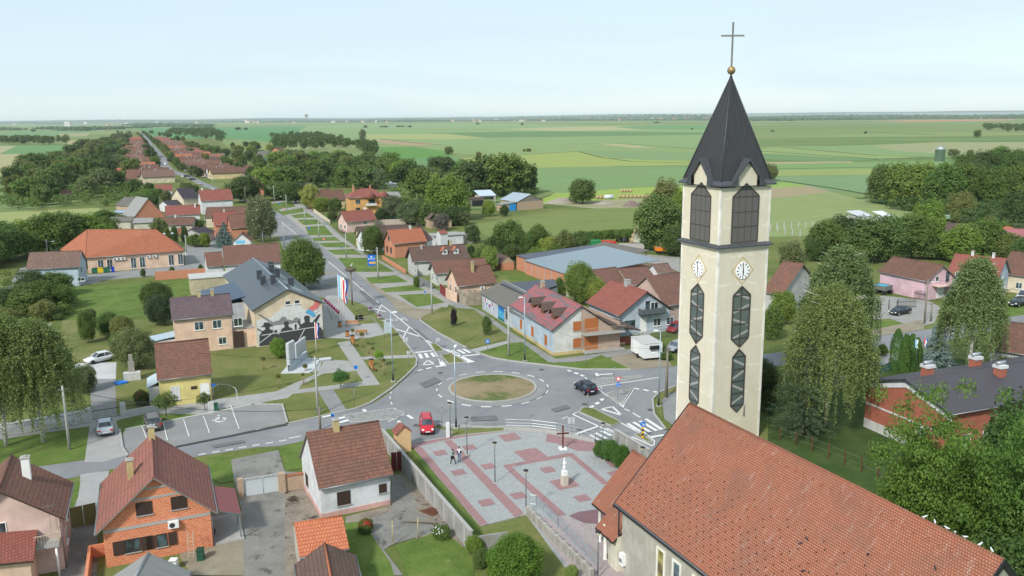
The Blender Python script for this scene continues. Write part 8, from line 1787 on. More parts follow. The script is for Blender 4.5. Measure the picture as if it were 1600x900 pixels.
bench('park bench on the terrace with its wooden back to the railing',G(551,509.5),R(GRID -12),2.4); bench('park bench in the middle of the terrace behind two bare stems',G(565,523),R(GRID +165),2.0); bench('park bench beside the terrace corner on the path',G(554,540),R(GRID +95),1.8); bench('park bench lower down the footpath near the lamp post',G(583,579),R(GRID +95),1.8)
for i,(x,y,lab) in enumerate([(531,511,'wooden litter bin left of the terrace railing'),(543,526,'wooden litter bin at the lower terrace corner'),(551,533,'wooden litter bin next to the bench at the terrace corner'),(580.5,571,'wooden litter bin next to the lower park bench')]):
    o =thing('litter_bin',lab,'litter bin',G(x,y),R(GRID)); MB().box(-.28,.28,-.25,.25,.1,.95).build('bin_body',WOODO,o); MB().box(-.32,.32,-.29,.29,.95,1.02).box(-.3,.3,-.27,.27,0,.1).build('bin_rim',BLACKM,o)
o =thing('notice_board','large grey notice board standing at the terrace corner','notice board',G(600.5,527),0); MB().box(0,1.25,-.06,.06,.7,2.6).build('board',plain((.36,.42,.45),.5),o)
for x in (.05,1.2): MB().tube((x,0,0),(x,0,2.65),.04,.04,6).build('post',METAL,o)
SP =[(551.5,513,532),(566,518,543),(575.5,533,553),(583,541,559),(592.5,550,574),(600,558,586),(412,557,578),(435.5,584,606),(474,582,601),(477,578-8,581)]
for i,(x,yt_,yb_) in enumerate(SP):
    p =G(x,yb_); h =HT((x,yt_),(x,yb_)); o =thing('young_tree',ordn(i)+' pollarded young tree in the park, counted from the terrace down to the monument' if i <12 else '','tree',p,0,'young park trees'); MB().tube((0,0,0),(0,0,h *.8),.07,.05,7).tube((.25,0,0),(.25,0,h *.75),.05,.05,6).build('trunk',plain((.30,.22,.12),.9),o)
    me =TREES['mid'][0]; c_ =bpy.data.objects.new('crown',me); COL.objects.link(c_); c_.parent =o; r_ =[.3,.38,.25,.28,.7,.3,.35,.35,.25,.35][i]; c_.location =(0,0,h *.85); c_.scale =(r_,r_,r_ *.8); c_.color =((.20,.22,.07,1) if r_ <.6 else (.24,.40,.06,1))
for lab,x,yt_,yb_,r_,col in [('young purple-leaved tree on the lawn beside the main road',709.5,482,510,.55,(.045,.03,.035)),('thin young green tree by the club house path',761,494,524,.8,(.12,.18,.05)),('dark young tree near the planters in the park',563.5,492,508-8,.5,(.05,.03,.035)),('small stake-like tree near the flagpoles',557.5,492,501,.35,(.1,.14,.05)),('small verge tree before the white gabled house',651,432,449,.7,(.12,.19,.05)),('small tree on the pavement right of the birches',1378,538,556,.8,(.12,.2,.05)),('small tree in the school yard, left one',224,420,433,.6,(.1,.16,.05)),('small tree in the school yard, middle one',269,417,428,.6,(.1,.16,.05)),('small tree in the school yard, right one',314,413,425,.6,(.1,.16,.05))]:
    tree_at('mid',G(x,yb_),HT((x,yt_),(x,yb_)),r_,col,name='young_tree',label=lab)
# monument
p =G(446,583); MS =plain((.50,.52,.54),.6,var=.12,scale=2); o =thing('war_memorial','grey stone memorial with tall curved slabs on a stone platform','monument',G(470,572),R(GRID)); base_ =G(470,572)
Lc =lambda x,y:(Matrix.Rotation(-R(GRID),3,'Z')@(G(x,y)- base_))
MB().prism([tuple(Lc(*q)[:2]) for q in [(440,584),(450,571),(480,560),(501,562),(489,580),(484,583)]],0,.14).build('platform',MS,o)
sl_ =[((451,581),(460,569),4.2,.45),((462,562),(478,553),2.5,.3)]
for k,(a_,b__,h_,th_) in enumerate(sl_):
    a_,b__ =Lc(*a_),Lc(*b__); d =(b__ - a_); ln =d.length; d /= ln; rot =Matrix((d,Vector((-d.y,d.x,0)),Vector((0,0,1)))).transposed(); b =MB()
    for j in range(5): b.box(ln * j /5+.03,ln *(j +1)/5-.03,-th_ /2,th_ /2,0,h_ -(.12* j if k ==0 else -.08* j),rot=rot,o=a_)
    b.box(0,ln,-th_ /2+.08,th_ /2-.08,0,h_ *.9,rot=rot,o=a_); b.build('stone_slab',MS,o)
b =MB(); pts =[Lc(452,582),Lc(460,575),Lc(470,567),Lc(479,559)]; b.strip([tuple(q[:2]) for q in pts],.35,0,1.1); b.build('low_curved_wall',plain((.40,.44,.47),.6),o)
o =tag(MB().box(-.9,.9,-.45,.45,.25,.42).box(-.75,.75,-.35,.35,0,.25).build('stone_bench',MS,loc=G(508,564),rz=R(GRID)),'flat grey stone block bench beside the memorial platform','stone bench')
# shrine, gates, front yard bits
p =G(632,707); o =thing('wayside_shrine','small peach wayside shrine with tiled gable roof at the wall','shrine',p,R(GRID +2)); MB().box(-.8,.8,0,1.2,0,2.3).build('wall',plain((.68,.45,.24),.8),o); b =MB(); b.face([(-.8,0,2.3),(.8,0,2.3),(0,0,3.0)]); b.face([(.8,1.2,2.3),(-.8,1.2,2.3),(0,1.2,3.0)]); b.build('gable',plain((.68,.45,.24),.8),o)
b =MB()
for s in (-1,1): b.slab([(0,-.15,3.12),(0,1.35,3.12),(s *1.0,1.35,2.25),(s *1.0,-.15,2.25)],.08)
b.build('roof',T_RED,o)
def gate(name,lab,a,b_,h,m,style,cat='gate',hb=0):
    a,b_ =G(*a),G(*b_); d =b_ - a; w =d.length; o =thing(name,lab,cat,a,math.atan2(d.y,d.x))
    for x0,x1 in ((0,w /2-.03),(w /2+.03,w)):
        l =MB()
        if style =='iron':
            n =int((x1 - x0)/.16)
            for k in range(n +1): x =x0 +(x1 - x0)* k / n; l.box(x -.012,x +.012,-.012,.012,.08,h *(.78+.22* math.sin(PI * x / w)))
            l.box(x0,x1,-.025,.025,.1,.15).box(x0,x1,-.02,.02,h *.6,h *.64)
        elif style =='panel':
            l.box(x0,x1,-.02,.02,.1,h *.8).box(x0,x1,-.035,.035,h *.8,h *.84).box(x0,x0 +.05,-.035,.035,.05,h).box(x1 -.05,x1,-.035,.035,.05,h); n =14
            for k in range(n): l.box(x0 +(x1 - x0)* k / n,x0 +(x1 - x0)* k / n +.02,-.01,.01,h *.84,h)
            l.box(x0,x1,-.03,.03,h,h +.04)
        else:
            l.box(x0,x1,-.02,.02,.05,h); l.box(x0,x1,-.05,-.021,.05,.13).box(x0,x1,-.05,-.021,h -.08,h).box(x0,x0 +.08,-.05,-.021,.05,h).box(x1 -.08,x1,-.05,-.021,.05,h)
            for q in (0,1):
                xa,xb =x0 +(x1 - x0)* q /2,x0 +(x1 - x0)*(q +1)/2; l.tube((xa,-.035,.1),(xb,-.035,h -.05),.025,.025,4).tube((xb,-.035,.1),(xa,-.035,h -.05),.025,.025,4)
        l.build('gate_leaf',m,o)
    return o
gate('iron_gate','black wrought iron double gate on the grey driveway',(144,657),(189,650),1.9,BLACKM,'iron'); gate('panel_gate','pale grey metal double gate with dark frame beside the brick pier',(384,777),(439.5,768),1.9,plain((.50,.54,.56),.5),'panel'); gate('olive_gate','olive green sheet metal gate between the two left houses',(112,826),(152,817),2.0,plain((.24,.22,.09),.6),'x'); gate('red_gate','dark red sheet gate between the white house and concrete wall',(612,737),(629,735),2.1,plain((.16,.03,.025),.7),'x')
STW =ground('white stone',[(.3,(.36,.36,.34)),(.5,(.52,.52,.5)),(.7,(.62,.62,.6))],2.5,6,bumpy=.6)
o =thing('garden_wall','low white stone wall with two pillars before the yellow cottage','wall',G(193,650),math.atan2((G(246,640)- G(193,650)).y,(G(246,640)- G(193,650)).x)); ln =(G(246,640)- G(193,650)).length; MB().box(.3,ln,-.15,.15,0,.65).build('wall',STW,o); MB().box(-.3,.3,-.28,.28,0,1.75).build('pillar',STW,o); b =MB()
for k in range(34): b.box(.35+ k *(ln -.5)/34,.375+ k *(ln -.5)/34,-.012,.012,.65,1.35)
b.box(.3,ln,-.02,.02,1.2,1.24).build('iron_railing',BLACKM,o)
o =thing('garden_wall','low white stone wall with pillar left of the iron gate','wall',G(140,659),math.atan2((G(140,659)- G(60,672)).y,(G(140,659)- G(60,672)).x)+ PI); ln =9; MB().box(.3,ln,-.15,.15,0,.65).build('wall',STW,o); MB().box(-.3,.3,-.28,.28,0,1.75).build('pillar',STW,o); b =MB()
for k in range(50): b.box(.35+ k *(ln -.5)/50,.375+ k *(ln -.5)/50,-.012,.012,.65,1.35)
b.box(.3,ln,-.02,.02,1.2,1.24).build('iron_railing',BLACKM,o)
a_,b_ =G(440,769),G(481,762); o =thing('brick_wall','old tan brick wall with pillar beside the pale grey gate','wall',a_,math.atan2((b_ - a_).y,(b_ - a_).x)); ln =(b_ - a_).length; MB().box(.4,ln,-.12,.12,0,1.6).build('wall',BR_TAN,o); MB().box(-.25,.4,-.3,.3,0,2.0).build('pillar',BR_TAN,o); MB().box(.3,ln,-.2,.2,1.6,1.7).build('coping',T_ORG,o); a_ =G(377,778); tag(MB().box(-.25,.25,-.25,.25,0,2.0).build('brick_pillar',BR_TAN,loc=a_,rz=R(GRID)),'brick gate pillar left of the pale grey gate','pillar')
def wheelie(lab,p,az,col): o =thing('wheelie_bin',lab,'bin',p,az); MB().prism([(-.26,-.3),(.26,-.3),(.26,.3),(-.26,.3)],.05,.95).build('bin_body',plain(col,.6),o); MB().box(-.3,.3,-.36,.34,.955,1.03).build('lid',plain(sc_(col,.8),.6),o); b =MB().tube((-.3,.28,.1),(.3,.28,.1),.1,.1,10).build('wheels',BLACKM,o)
wheelie('dark green wheelie bin beside the ladder at the brick house',G(314,875),R(10),(.02,.08,.045)); wheelie('green wheelie bin next to the white stone pillar by the cottage',G(337.5,642),R(20),(.02,.10,.05))
tag(MB().box(-.35,.35,-.35,.35,0,1.3).build('stone_pillar',STW,loc=G(330,643),rz=R(GRID)),'short white stone pillar at the end of the grass verge','pillar')
for x,y,c,lab in [(149,427,(.02,.12,.07),'green refuse container, left one by the school'),(158,426.5,(.65,.45,.02),'yellow refuse container between the two green ones'),(167,426,(.02,.12,.07),'green refuse container, right one by the school'),(177,425.5,(.01,.05,.45),'small blue refuse bin right of the green container')]:
    k =.45 if 'small' in lab else 1; o =thing('refuse_container',lab,'container',G(x,y),R(GRID)); MB().box(-.7* k,.7* k,-.5* k,.5* k,.15,1.15).build('bin_body',plain(c,.6),o); MB().lathe([(.01,1.16),(.5* k,1.17),(.48* k,1.3),(.2,1.38)],(0,0,0),12,sx=1.35).build('lid',plain(sc_(c,.7),.6),o)
    for wx in (-.5* k,.5* k): MB().tube((wx,-.4* k,.08),(wx,-.3* k,.08),.08,.08,8).build('wheel',BLACKM,o)
o =thing('washing_machine','white washing machine left outside the brick house','washing machine',G(272,889),R(2)); MB().box(-.3,.3,-.28,.28,0,.88).build('cabinet',WHITE,o); MB().tube((0,-.30,.45),(0,-.28,.45),.2,.2,18).build('porthole',DARKM,o); MB().box(-.28,.28,-.30,-.281,.74,.84).build('control_panel',GALV,o)
o =thing('ladder','pale wooden ladder leaning at the brick house wall','ladder',G(299,873),R(12)); b =MB()
for x in (-.22,.22): b.tube((x,0,0),(x,.5,2.3),.03,.03,5)
for k in range(7): b.tube((-.22,.07* k +.05,.3* k +.2),(.22,.07* k +.05,.3* k +.2),.02,.02,5)
b.build('ladder_frame',plain((.45,.4,.3),.8),o)
def bike(lab,p,az):
    o =thing('bicycle',lab,'bicycle',p,az)
    for x in (-.52,.52):
        b =MB(); b.path([(x +.33* math.cos(a),0,.34+.33* math.sin(a)) for a in np.linspace(0,2* PI,19)],.018,5)
        for k in range(8): b.tube((x,0,.34),(x +.32* math.cos(k * PI /4),0,.34+.32* math.sin(k * PI /4)),.004,.004,3)
        b.build('wheel',BLACKM,o)
    MB().path([(-.52,0,.34),(-.2,0,.82),(.38,0,.82),(0,0,.32),(-.2,0,.82)],.018,5).path([(-.52,0,.34),(0,0,.32)],.016,5).path([(.38,0,.95),(.52,0,.34)],.018,5).build('frame',BLACKM,o); MB().tube((.38,-.25,.98),(.38,.25,.98),.014,.014,5).build('handlebar',METAL,o); MB().box(-.32,-.08,-.06,.06,.9,.95).build('saddle',BLACKM,o)
bike('bicycle leaning under the awning of the brick house',G(335,842),R(100))
o =thing('garden_barbecue','stone garden barbecue with tall chimney behind the yellow cottage','barbecue',G(207,593),R(GRID)); MB().box(-1.1,1.1,-.6,.6,0,1.1).build('hearth',STW,o); MB().box(-.4,.4,.0,.6,1.1,2.6).box(-.25,.25,.1,.5,2.6,3.6).build('chimney',plain((.30,.28,.25),.9),o)
b =MB(); pts =[(.9* math.cos(a)*(1+.25* math.sin(3* a)),.7* math.sin(a)*(1+.2* math.cos(4* a))) for a in np.linspace(0,2* PI,17)[:-1]]; b.prism(pts,.0,.22); tag(b.build('tarpaulin',plain((.02,.18,.6),.5,var=.3),loc=G(188,599)),'crumpled bright blue tarpaulin on the grass near the driveway','tarpaulin')
for nm,lab,bx,by,n,cm in [('rose_bush','rose bush with red flowers at the lawn by the white house',572,833,90,(.5,.02,.03)),('flowering_bush','bush with white flowers at the concrete wall',687,842,70,(.75,.75,.75)),('rose_bush','garden rose bush with red flowers before the yellow cottage',222,632,60,(.5,.05,.03)),('flowering_bush','round bush with white flowers by the far garden fence',319,385,300,(.6,.6,.5))]:
    o =tree_px('mid',bx,by,by -22 if n <200 else by -13,24 if n <200 else 20,MD,name=nm,label=lab,cat='bush'); r_ =o.children[1].scale[0]; hh =o.children[1].scale[2]; v =rng.normal(size=(n,3)); v /= np.linalg.norm(v,axis=1,keepdims=True); v[:,2]=np.abs(v[:,2]); me =leafmesh('flowers',v * np.array([r_,r_,hh])+ np.array([0,0,o.children[1].location[2]]),v,np.full(n,.13),rng.random(n),leafm(lab[:9],cm,.1,.2)); c_ =bpy.data.objects.new('flowers',me); COL.objects.link(c_); c_.parent =o
# rubble, grating and clothes posts in the yard
for i,(x,y,h_) in enumerate([(613.5,853,2.3),(653,842,2.0)]): tag(MB().tube((0,0,0),(.05,0,h_),.05,.045,7).build('yard_post',plain((.40,.36,.18),.8),loc=G(x,y)),['rusty yellow post standing on the concrete yard, left one','yellow post standing on the concrete yard, right one'][i],'post')
o =thing('scrap_pile','rusty metal scrap leaning by the concrete wall','scrap',G(672,800),R(-40)); b =MB()
for k in range(7): b.box(-.9+.1* k,.9,-.6+ k *.16,-.5+ k *.16,.02+.03* k,.08+.03* k)
b.build('planks',RUST,o)
for i,(x,y) in enumerate([(660,806),(672,816),(655,815)]): tag(MB().box(-1.6,1.6,-.12,.12,0,.12).build('beam',WOODG,loc=G(x,y,.05+.1* i),rz=R(-35+14* i)),['weathered beam lying nearest the concrete wall','weathered beam lying further down the yard','weathered beam lying across the other two'][i],'beam')

# white refrigerated trailer, farm gear
a_,b_ =G(985.5,552),G(1006,565); d =b_ - a_; az =math.atan2(d.y,d.x); o =thing('cooling_trailer','white refrigerated trailer with black fan unit on the gravel','trailer',a_,az); L_ =d.length; b =MB().box(0,L_,0,3.0,.45,2.65); b.build('body',plain((.68,.70,.70),.5),o); MB().slab([(-.05,-.05,2.72),(L_ +.05,-.05,2.72),(L_ +.05,3.05,2.72),(-.05,3.05,2.72)],.06).build('roof',plain((.45,.44,.42),.8),o)
for x in (.9,1.9): MB().box(x,x +.85,-.03,-.002,.6,2.4).build('door',WHITE,o)
MB().box(L_ +.002,L_ +.35,.9,2.4,1.8,2.35).build('cooling_unit',BLACKM,o)
for x in (L_ *.55,):
    for y in (-.12,3.05): MB().tube((x,y,.35),(x,y +.12,.35),.35,.35,14).build('wheel',TYRE,o)
MB().tube((L_ +.1,2.9,.35),(L_ +.1,3.15,.35),.33,.33,14).build('spare_wheel',TYRE,o)
def trailer(lab,a,b_,col,hgt=.8,floor=1.1,wd=2.4,inner=(.3,.3,.3),nm='farm_trailer'):
    a,b_ =G(*a),G(*b_); d =b_ - a; L_ =d.length; o =thing(nm,lab,'trailer',a,math.atan2(d.y,d.x)); b =MB()
    b.box(0,L_,0,wd,floor -.15,floor); b.box(0,L_,0,.08,floor,floor + hgt).box(0,L_,wd -.08,wd,floor,floor + hgt).box(0,.08,.08,wd -.08,floor,floor + hgt).box(L_ -.08,L_,.08,wd -.08,floor,floor + hgt); b.build('body',plain(col,.6,var=.25),o)
    MB().box(.08,L_ -.08,.08,wd -.08,floor +.0,floor + hgt *.8).build('load',plain(inner,.9),o)
    for x in (L_ *.12,L_ *.25,L_ *.85):
        for y in (.1,wd -.35): MB().tube((x,y,.5),(x,y +.25,.5),.5,.5,14).build('wheel',TYRE,o)
    MB().tube((-1.6,wd /2,.7),(0,wd /2,.9),.06,.06,6).build('drawbar',METAL,o); return o
trailer('orange tipping trailer in the farmyard beside the tower',(1026,398),(1066,397),(.75,.22,.02)); trailer('grey and white farm trailer parked on the grass',(968,394.5),(1006,394),(.42,.40,.38),1.0); trailer('green container trailer behind the open farm shed',(914,388),(939,387),(.02,.22,.07),1.4,.7); trailer('pale green farm trailer beside the brown-roofed barn',(1473,347),(1492,346),(.30,.42,.33),1.0); trailer('grey farm trailer with blue cover behind the pink house',(1362,458),(1382,462),(.14,.15,.13),.8,inner=(.05,.4,.6)); trailer('horse trailer with grey top right of the birch',(1548,475),(1570,476),(.16,.12,.09),1.9,.6,2.0,(.45,.45,.45),'horse_trailer')
def bale(p,az,r=.75,n='hay bale'): return MB().tube((-.6,0,r),(.6,0,r),r,r,12).build('hay_bale',ground('straw',[(.3,(.30,.22,.11)),(.5,(.42,.32,.18)),(.7,(.5,.4,.24))],1.5,6),loc=p,rz=az)
k =0
for row,(xa,xb,y,n,z) in enumerate([(968,1058,309.5,16,0),(933,944,311,3,0),(971,985,305,4,1.3),(988,1008,380,5,0),(991,1004,380,3,1.35),(994,1000,380,2,2.6)]):
    for i in range(n):
        p =G(xa +(xb - xa)* i / max(1,n -1),y); p.z =z; o =bale(p,R(12)); tag(o,['%s round bale from the left in the long row by the barley'% ordn(i),'%s bale of the short row before the white tank'% ordn(i),'%s bale from the left on top of the long row'% ordn(i),'%s bale from the left in the bottom layer under the tarpaulin'% ordn(i),'%s bale from the left in the middle layer under the tarpaulin'% ordn(i),'%s bale from the left at the top under the tarpaulin'% ordn(i)][row],'hay bale','round hay bales')
o =thing('white_tarpaulin','white tarpaulin draped over the stacked bales in the farmyard','tarpaulin',G(1000,383)+ Vector((0,1.2,0)),R(10)); b =MB()
P =lambda i,j: Vector((-1.5+5.5* i /8,1.1* math.cos(j * PI /8)+.15* math.sin(i *2),4.6* math.sin(j * PI /16+.1)*(1-.35*(i /8)**2)+.1* math.sin(i *3+ j)))
for i in range(8):
    for j in range(8): b.face([P(i,j),P(i +1,j),P(i +1,j +1),P(i,j +1)],smooth=True)
b.build('sheet',plain((.66,.65,.60),.8),o)
def heap(nm,lab,px_,rx,ry,h,m,cat='heap'):
    b =MB(); n =16; R_ =[[Vector(((rx * f)* math.cos(a)*(1+.12* math.sin(3* a + f *4)),ry * f * math.sin(a)*(1+.12* math.cos(4* a)),h *(1- f **1.6)+.1* math.sin(a *5+ f *7)*(1- f))) for a in np.linspace(0,2* PI,n +1)[:-1]] for f in (1,.75,.5,.25,.02)]
    for i in range(4):
        for k in range(n): j =(k +1)% n; b.face([R_[i][k],R_[i][j],R_[i +1][j],R_[i +1][k]],smooth=True)
    b.face(R_[4]); return tag(b.build(nm,m,loc=G(*px_),rz=R(15)),lab,cat)
heap('dung_heap','long dark brown dung heap behind the barns',(1003,426),9,4,2.3,ground('dung',[(.3,(.07,.05,.03)),(.5,(.16,.12,.07)),(.7,(.25,.2,.12))],1,4)); heap('gravel_heap','grey gravel heap in front of the grey trailer',(984,399),3.6,2.6,1.5,GRAVEL); heap('log_pile','heap of sawn logs and brushwood beside the lone round tree',(878,317),8,3,2.2,ground('logs',[(.3,(.12,.10,.08)),(.5,(.3,.26,.22)),(.7,(.42,.38,.33))],1.4,5)); heap('brush_pile','low pile of branches in the open farmyard',(943,319),5,2,1.2,ground('logs',[])); heap('rubble_heap','heap of dumped machinery and scrap in the farmyard',(986,322),4,2.4,2.2,ground('scrap',[(.35,(.05,.05,.06)),(.47,(.22,.10,.07)),(.53,(.2,.2,.2)),(.62,(.10,.14,.10))],2.5,6)); heap('earth_mound','brick and earth mound in the yard behind the rows',(775-10,402),4,3,1.4,ground('mound',[(.3,(.2,.13,.08)),(.5,(.38,.24,.16)),(.7,(.45,.36,.28))],1,4))
tag(MB().tube((-2,0,1),(2,0,1),.95,.95,14).build('white_tank',plain((.55,.6,.62),.5),loc=G(951,311),rz=R(8)),'pale cylindrical tank lying between the hay bales','tank')
for i,(x,y,c,l) in enumerate([(946,384,(.5,.06,.03),2.4),(956,385,(.62,.06,.03),2.0),(968,377,(.32,.24,.16),1.6),(977,378,(.03,.03,.035),3.0),(1019,371,(.6,.42,.05),2.2),(1038,372,(.6,.6,.58),1.2),(937,390,(.04,.2,.12),2.0),(772,370+14,(.5,.5,.5),1.6)]):
    o =thing('farm_implement',['red farm implement beside the green container','bright red farm implement with yellow top','stack of tan crates behind the grey trailer','black covered implement behind the grey trailer','yellow farm implement behind the white tarpaulin','small white box unit by the farmyard track','dark green implement under the shed edge','grey box unit in the yard behind the rows'][i],'implement',G(x,y),R(10+20* i)); MB().box(-l /2,l /2,-.7,.7,.5,1.5).build('frame',plain(c,.6,var=.3),o); MB().tube((-l /2,0,1.2),(-l /2-1.0,0,.6),.06,.06,5).build('drawbar',METAL,o)
    for s in (-1,1): MB().tube((0,s *.75,.4),(0,s *.95,.4),.4,.4,12).build('wheel',TYRE,o)
# silo
p =G(1468,252); o =thing('grain_silo','round metal grain silo with conical roof above the right grove','silo',p); h =HT((1468,229),(1468,252)); MB().lathe([(3.8,0),(3.8,h *.8),(3.9,h *.8),(.4,h)],(0,0,0),22).build('tank',plain((.45,.52,.56),.4,.4),o); b =MB().tube((-9,0,h *.55),(0,0,h +1.2),.12,.12,5).tube((9,0,h *.5),(0,0,h +1.2),.12,.12,5).build('loading_pipe',GALV,o)
o =boxy('conveyor_house','small dark elevated hut right of the grain silo','hut',(1583,262),10,5,8,BROWNM,GALV,10)
# fences
def posts(name,lab,group,pts,n,h,m,r=.05,wirez=(),th=.06):
    P =[G(*q) for q in pts]; seg =[(P[i +1]- P[i]).length for i in range(len(P)-1)]; tot =sum(seg); objs =[]
    for k in range(n):
        s =tot * k /(n -1); i =0
        while i < len(seg)-1 and s > seg[i]: s -= seg[i]; i +=1
        q =P[i].lerp(P[i +1],min(1,s / seg[i])); o =MB().box(-th,th,-th,th,0,h).build('fence_post',m,loc=q); tag(o,ordn(k)+' '+ lab,'fence post',group); objs.append(q)
    for z in wirez: tag(MB().path([q + Vector((0,0,z))- objs[0] for q in objs],.012,4).build('fence_wire',METAL,loc=objs[0]),'thin wire at %s height strung along the %s'%('top' if z == max(wirez) else 'lower',group),'wire')
posts('fence_post','rusty fence post from the tower end behind the church','rusty posts behind the church',[(1218,688.5),(1242,696.5),(1265,705),(1289.5,714),(1314,724.5),(1340.5,735),(1367,747),(1396,762)],8,1.7,RUST,wirez=(1.5,.8),th=.05)
posts('fence_post','white concrete post from the left in the far row by the stubble','far white post row',[(1202,358),(1292,355)],9,2.0,POLEC,th=.14); posts('fence_post','white concrete post from the left in the near row by the stubble','near white post row',[(1204,361),(1262,373)],6,2.2,POLEC,th=.14)
posts('fence_post','yard fence post from the left before the dark saloon','yard fence of the pink house',[(1350,489),(1384,484),(1402,482)],5,1.9,DARKM,th=.06)
b_ =gate('yard_gate','wide dark tubular yard gate by the pink house',(1400,482),(1431,480),1.9,DARKM,'iron'); gate('yard_gate','second tubular gate closer to the pink house corner',(1428,466),(1446,470),1.9,DARKM,'iron')
for nm,lab,pts,h,m in [('mesh_fence','dark mesh fence before the pale blue house',[(985,535),(1058,525)],1.5,(.10,.11,.12)),('mesh_fence','green mesh fence below the villa car park',[(608,346),(690,338)],1.4,(.04,.16,.10)),('mesh_fence','green mesh fence of the villa garden',[(505,352),(540,345)],1.2,(.04,.16,.10)),('blue_fence','blue metal fence left of the thuja columns',[(1355,588),(1390,580)],1.2,(.02,.08,.22)),('dark_fence','dark low fence beside the plain pink house',[(526,360),(541,368)],1.3,(.05,.05,.06))]:
    a,c =G(*pts[0]),G(*pts[1]); rail(nm,lab,[tuple(a[:2]),tuple(c[:2])],h,plain(m,.6),2.0,(1,.5,.1),.035,bal=.22,cat='fence')
for lab,pts,h,m in [('cream garden wall with pillars along the pavement below the villa',[(490,331),(516,350)],1.3,P_CREAM),('brown board fence along the pavement beyond the villa',[(480,321),(490,331)],1.4,WOODB),('brick garden fence wall before the raw brick house',[(598,405),(634,428)],1.0,BR_OR2),('red metal gate panel between the green-white and peach houses',[(688,458),(697,465)],2.0,plain((.2,.03,.03),.7)),('peach yard wall next to the nearest row house',[(697,465),(714,473)],2.0,P_PEACH),('grey fence panels before the garage of the dormered house',[(648,440),(676,452)],1.4,METAL),('red brick garden fence with pillars beside the striped-roof house',[(951,540),(985,538)],1.3,BR_RED),('red brick garden wall in the hamlet behind the school',[(278,366),(312,363)],2.0,BR_OR2)]:
    wallseg('garden_fence',lab,px(pts),h,.15,m,BR_OR2 if 'brick garden fence' in lab and 'striped' not in lab else None,2.6,'fence')

# ------------------------------------------------------------------ the long village street and the far towns
path_ =[G(*q) for q in [(310,285),(285,277),(262,267),(256,256),(249.5,245),(241,232),(232,222),(224,213),(216,206.8)]]
seg =[(path_[i +1]- path_[i]).length for i in range(len(path_)-1)]
def along(s):
    i =0
    while i < len(seg)-1 and s > seg[i]: s -= seg[i]; i +=1
    d =(path_[i +1]- path_[i]).normalized(); return path_[i]+ d * s,d
ROOFS =[(T_OLD,'mossy brown'),(T_OLDB,'red-brown'),(T_RED,'red'),(T_DKB,'dark brown'),(T_VAR,'speckled'),(T_ORG,'orange'),(T_BROWNR,'brown')]; WALLS =[(P_CREAM,'cream'),(P_WHITE,'white'),(P_PEACH,'peach'),(BR_OR2,'brick'),(P_YEL2,'yellow'),(P_GREY,'grey'),(P_PINK,'pink')]
def simple_house(lab,p,az,w,d,ze,rise,wm,rm,group,detail=True):
    o =thing('village_house',lab,'house',p,az,group); b =MB(); b.box(0,w,0,d,-.1,ze); b.face([(0,0,ze),(0,d /2,ze + rise *.93),(0,d,ze)][::-1]); b.face([(w,0,ze),(w,d,ze),(w,d /2,ze + rise *.93)]); b.build('wall',wm,o)
    r =MB().slab([(-.5,-.5,ze -.1),(w +.5,-.5,ze -.1),(w +.5,d /2,ze + rise),(-.5,d /2,ze + rise)],.18).slab([(w +.5,d +.5,ze -.1),(-.5,d +.5,ze -.1),(-.5,d /2,ze + rise),(w +.5,d /2,ze + rise)],.18).build('roof',rm,o)
    if detail:
        for k in range(1+ int(rng.random()<.5)): cx_ =w * rng.uniform(.2,.8); MB().box(cx_ -.25,cx_ +.25,d /2-.25,d /2+.25,ze + rise -.4,ze + rise +.8).build('chimney',CH_G,r)
        for x in (0,w):
            for y in (d *.3,d *.62): s =-1 if x ==0 else 1; MB().box(*sorted((x,x + s *.04)),y,y +1.1,1.1,2.5).build('window',GLASS,o)
    return o
HZ =[]
for side in (-1,1):
    s =14 if side <0 else 26; i =0
    lim =sum(seg)*(.985 if side <0 else .90)
    while s < lim and i <70:
        p,dr =along(s); nn =Vector((-dr.y,dr.x,0))*(1 if side <0 else -1)            # away from the road
        w =rng.uniform(12,22); d =rng.uniform(8,10); ze =rng.uniform(3.0,3.8); rise =rng.uniform(3.2,4.4); setb =rng.uniform(10,13)
        az =math.atan2(dr.y,dr.x)- PI /2; ex =Vector((math.cos(az),math.sin(az),0))
        o0 =p + nn * setb +(ex *(-w) if side <0 else Vector((0,0,0)))- dr * d /2
        rm,rn =ROOFS[rng.integers(len(ROOFS))] if s >900 or rng.random()<.35 else ROOFS[rng.integers(2)]
        if side <0 and s >1000: rm,rn =(T_RED,'red') if rng.random()<.6 else (T_ORG,'orange')
        wm,wn =WALLS[rng.integers(len(WALLS))]
        simple_house('%s %s house from the near end, %s row of village street, %s roof'%(ordn(i),wn,'left' if side <0 else 'right',rn),o0,az,w,d,ze,rise,wm,rm,'houses in the %s row of the village street'%('left' if side <0 else 'right'),s <800)
        if s <900 and rng.random()<.75:
            w2 =rng.uniform(8,16); o1 =p + nn *(setb + w + rng.uniform(3,9))- dr *3+(ex *(-w2) if side <0 else Vector((0,0,0))); rm,rn =ROOFS[rng.integers(len(ROOFS))]
            simple_house('%s outbuilding from the near end behind the %s row of village street'%(ordn(i),'left' if side <0 else 'right'),o1,az,w2,6,2.8,2.2,WALLS[rng.integers(len(WALLS))][0],rm,'outbuildings behind the %s row'%('left' if side <0 else 'right'),False)
        s += rng.uniform(12.5,17) if s <700 else rng.uniform(17,26) if s <1300 else rng.uniform(30,44); i +=1
st_ =[]
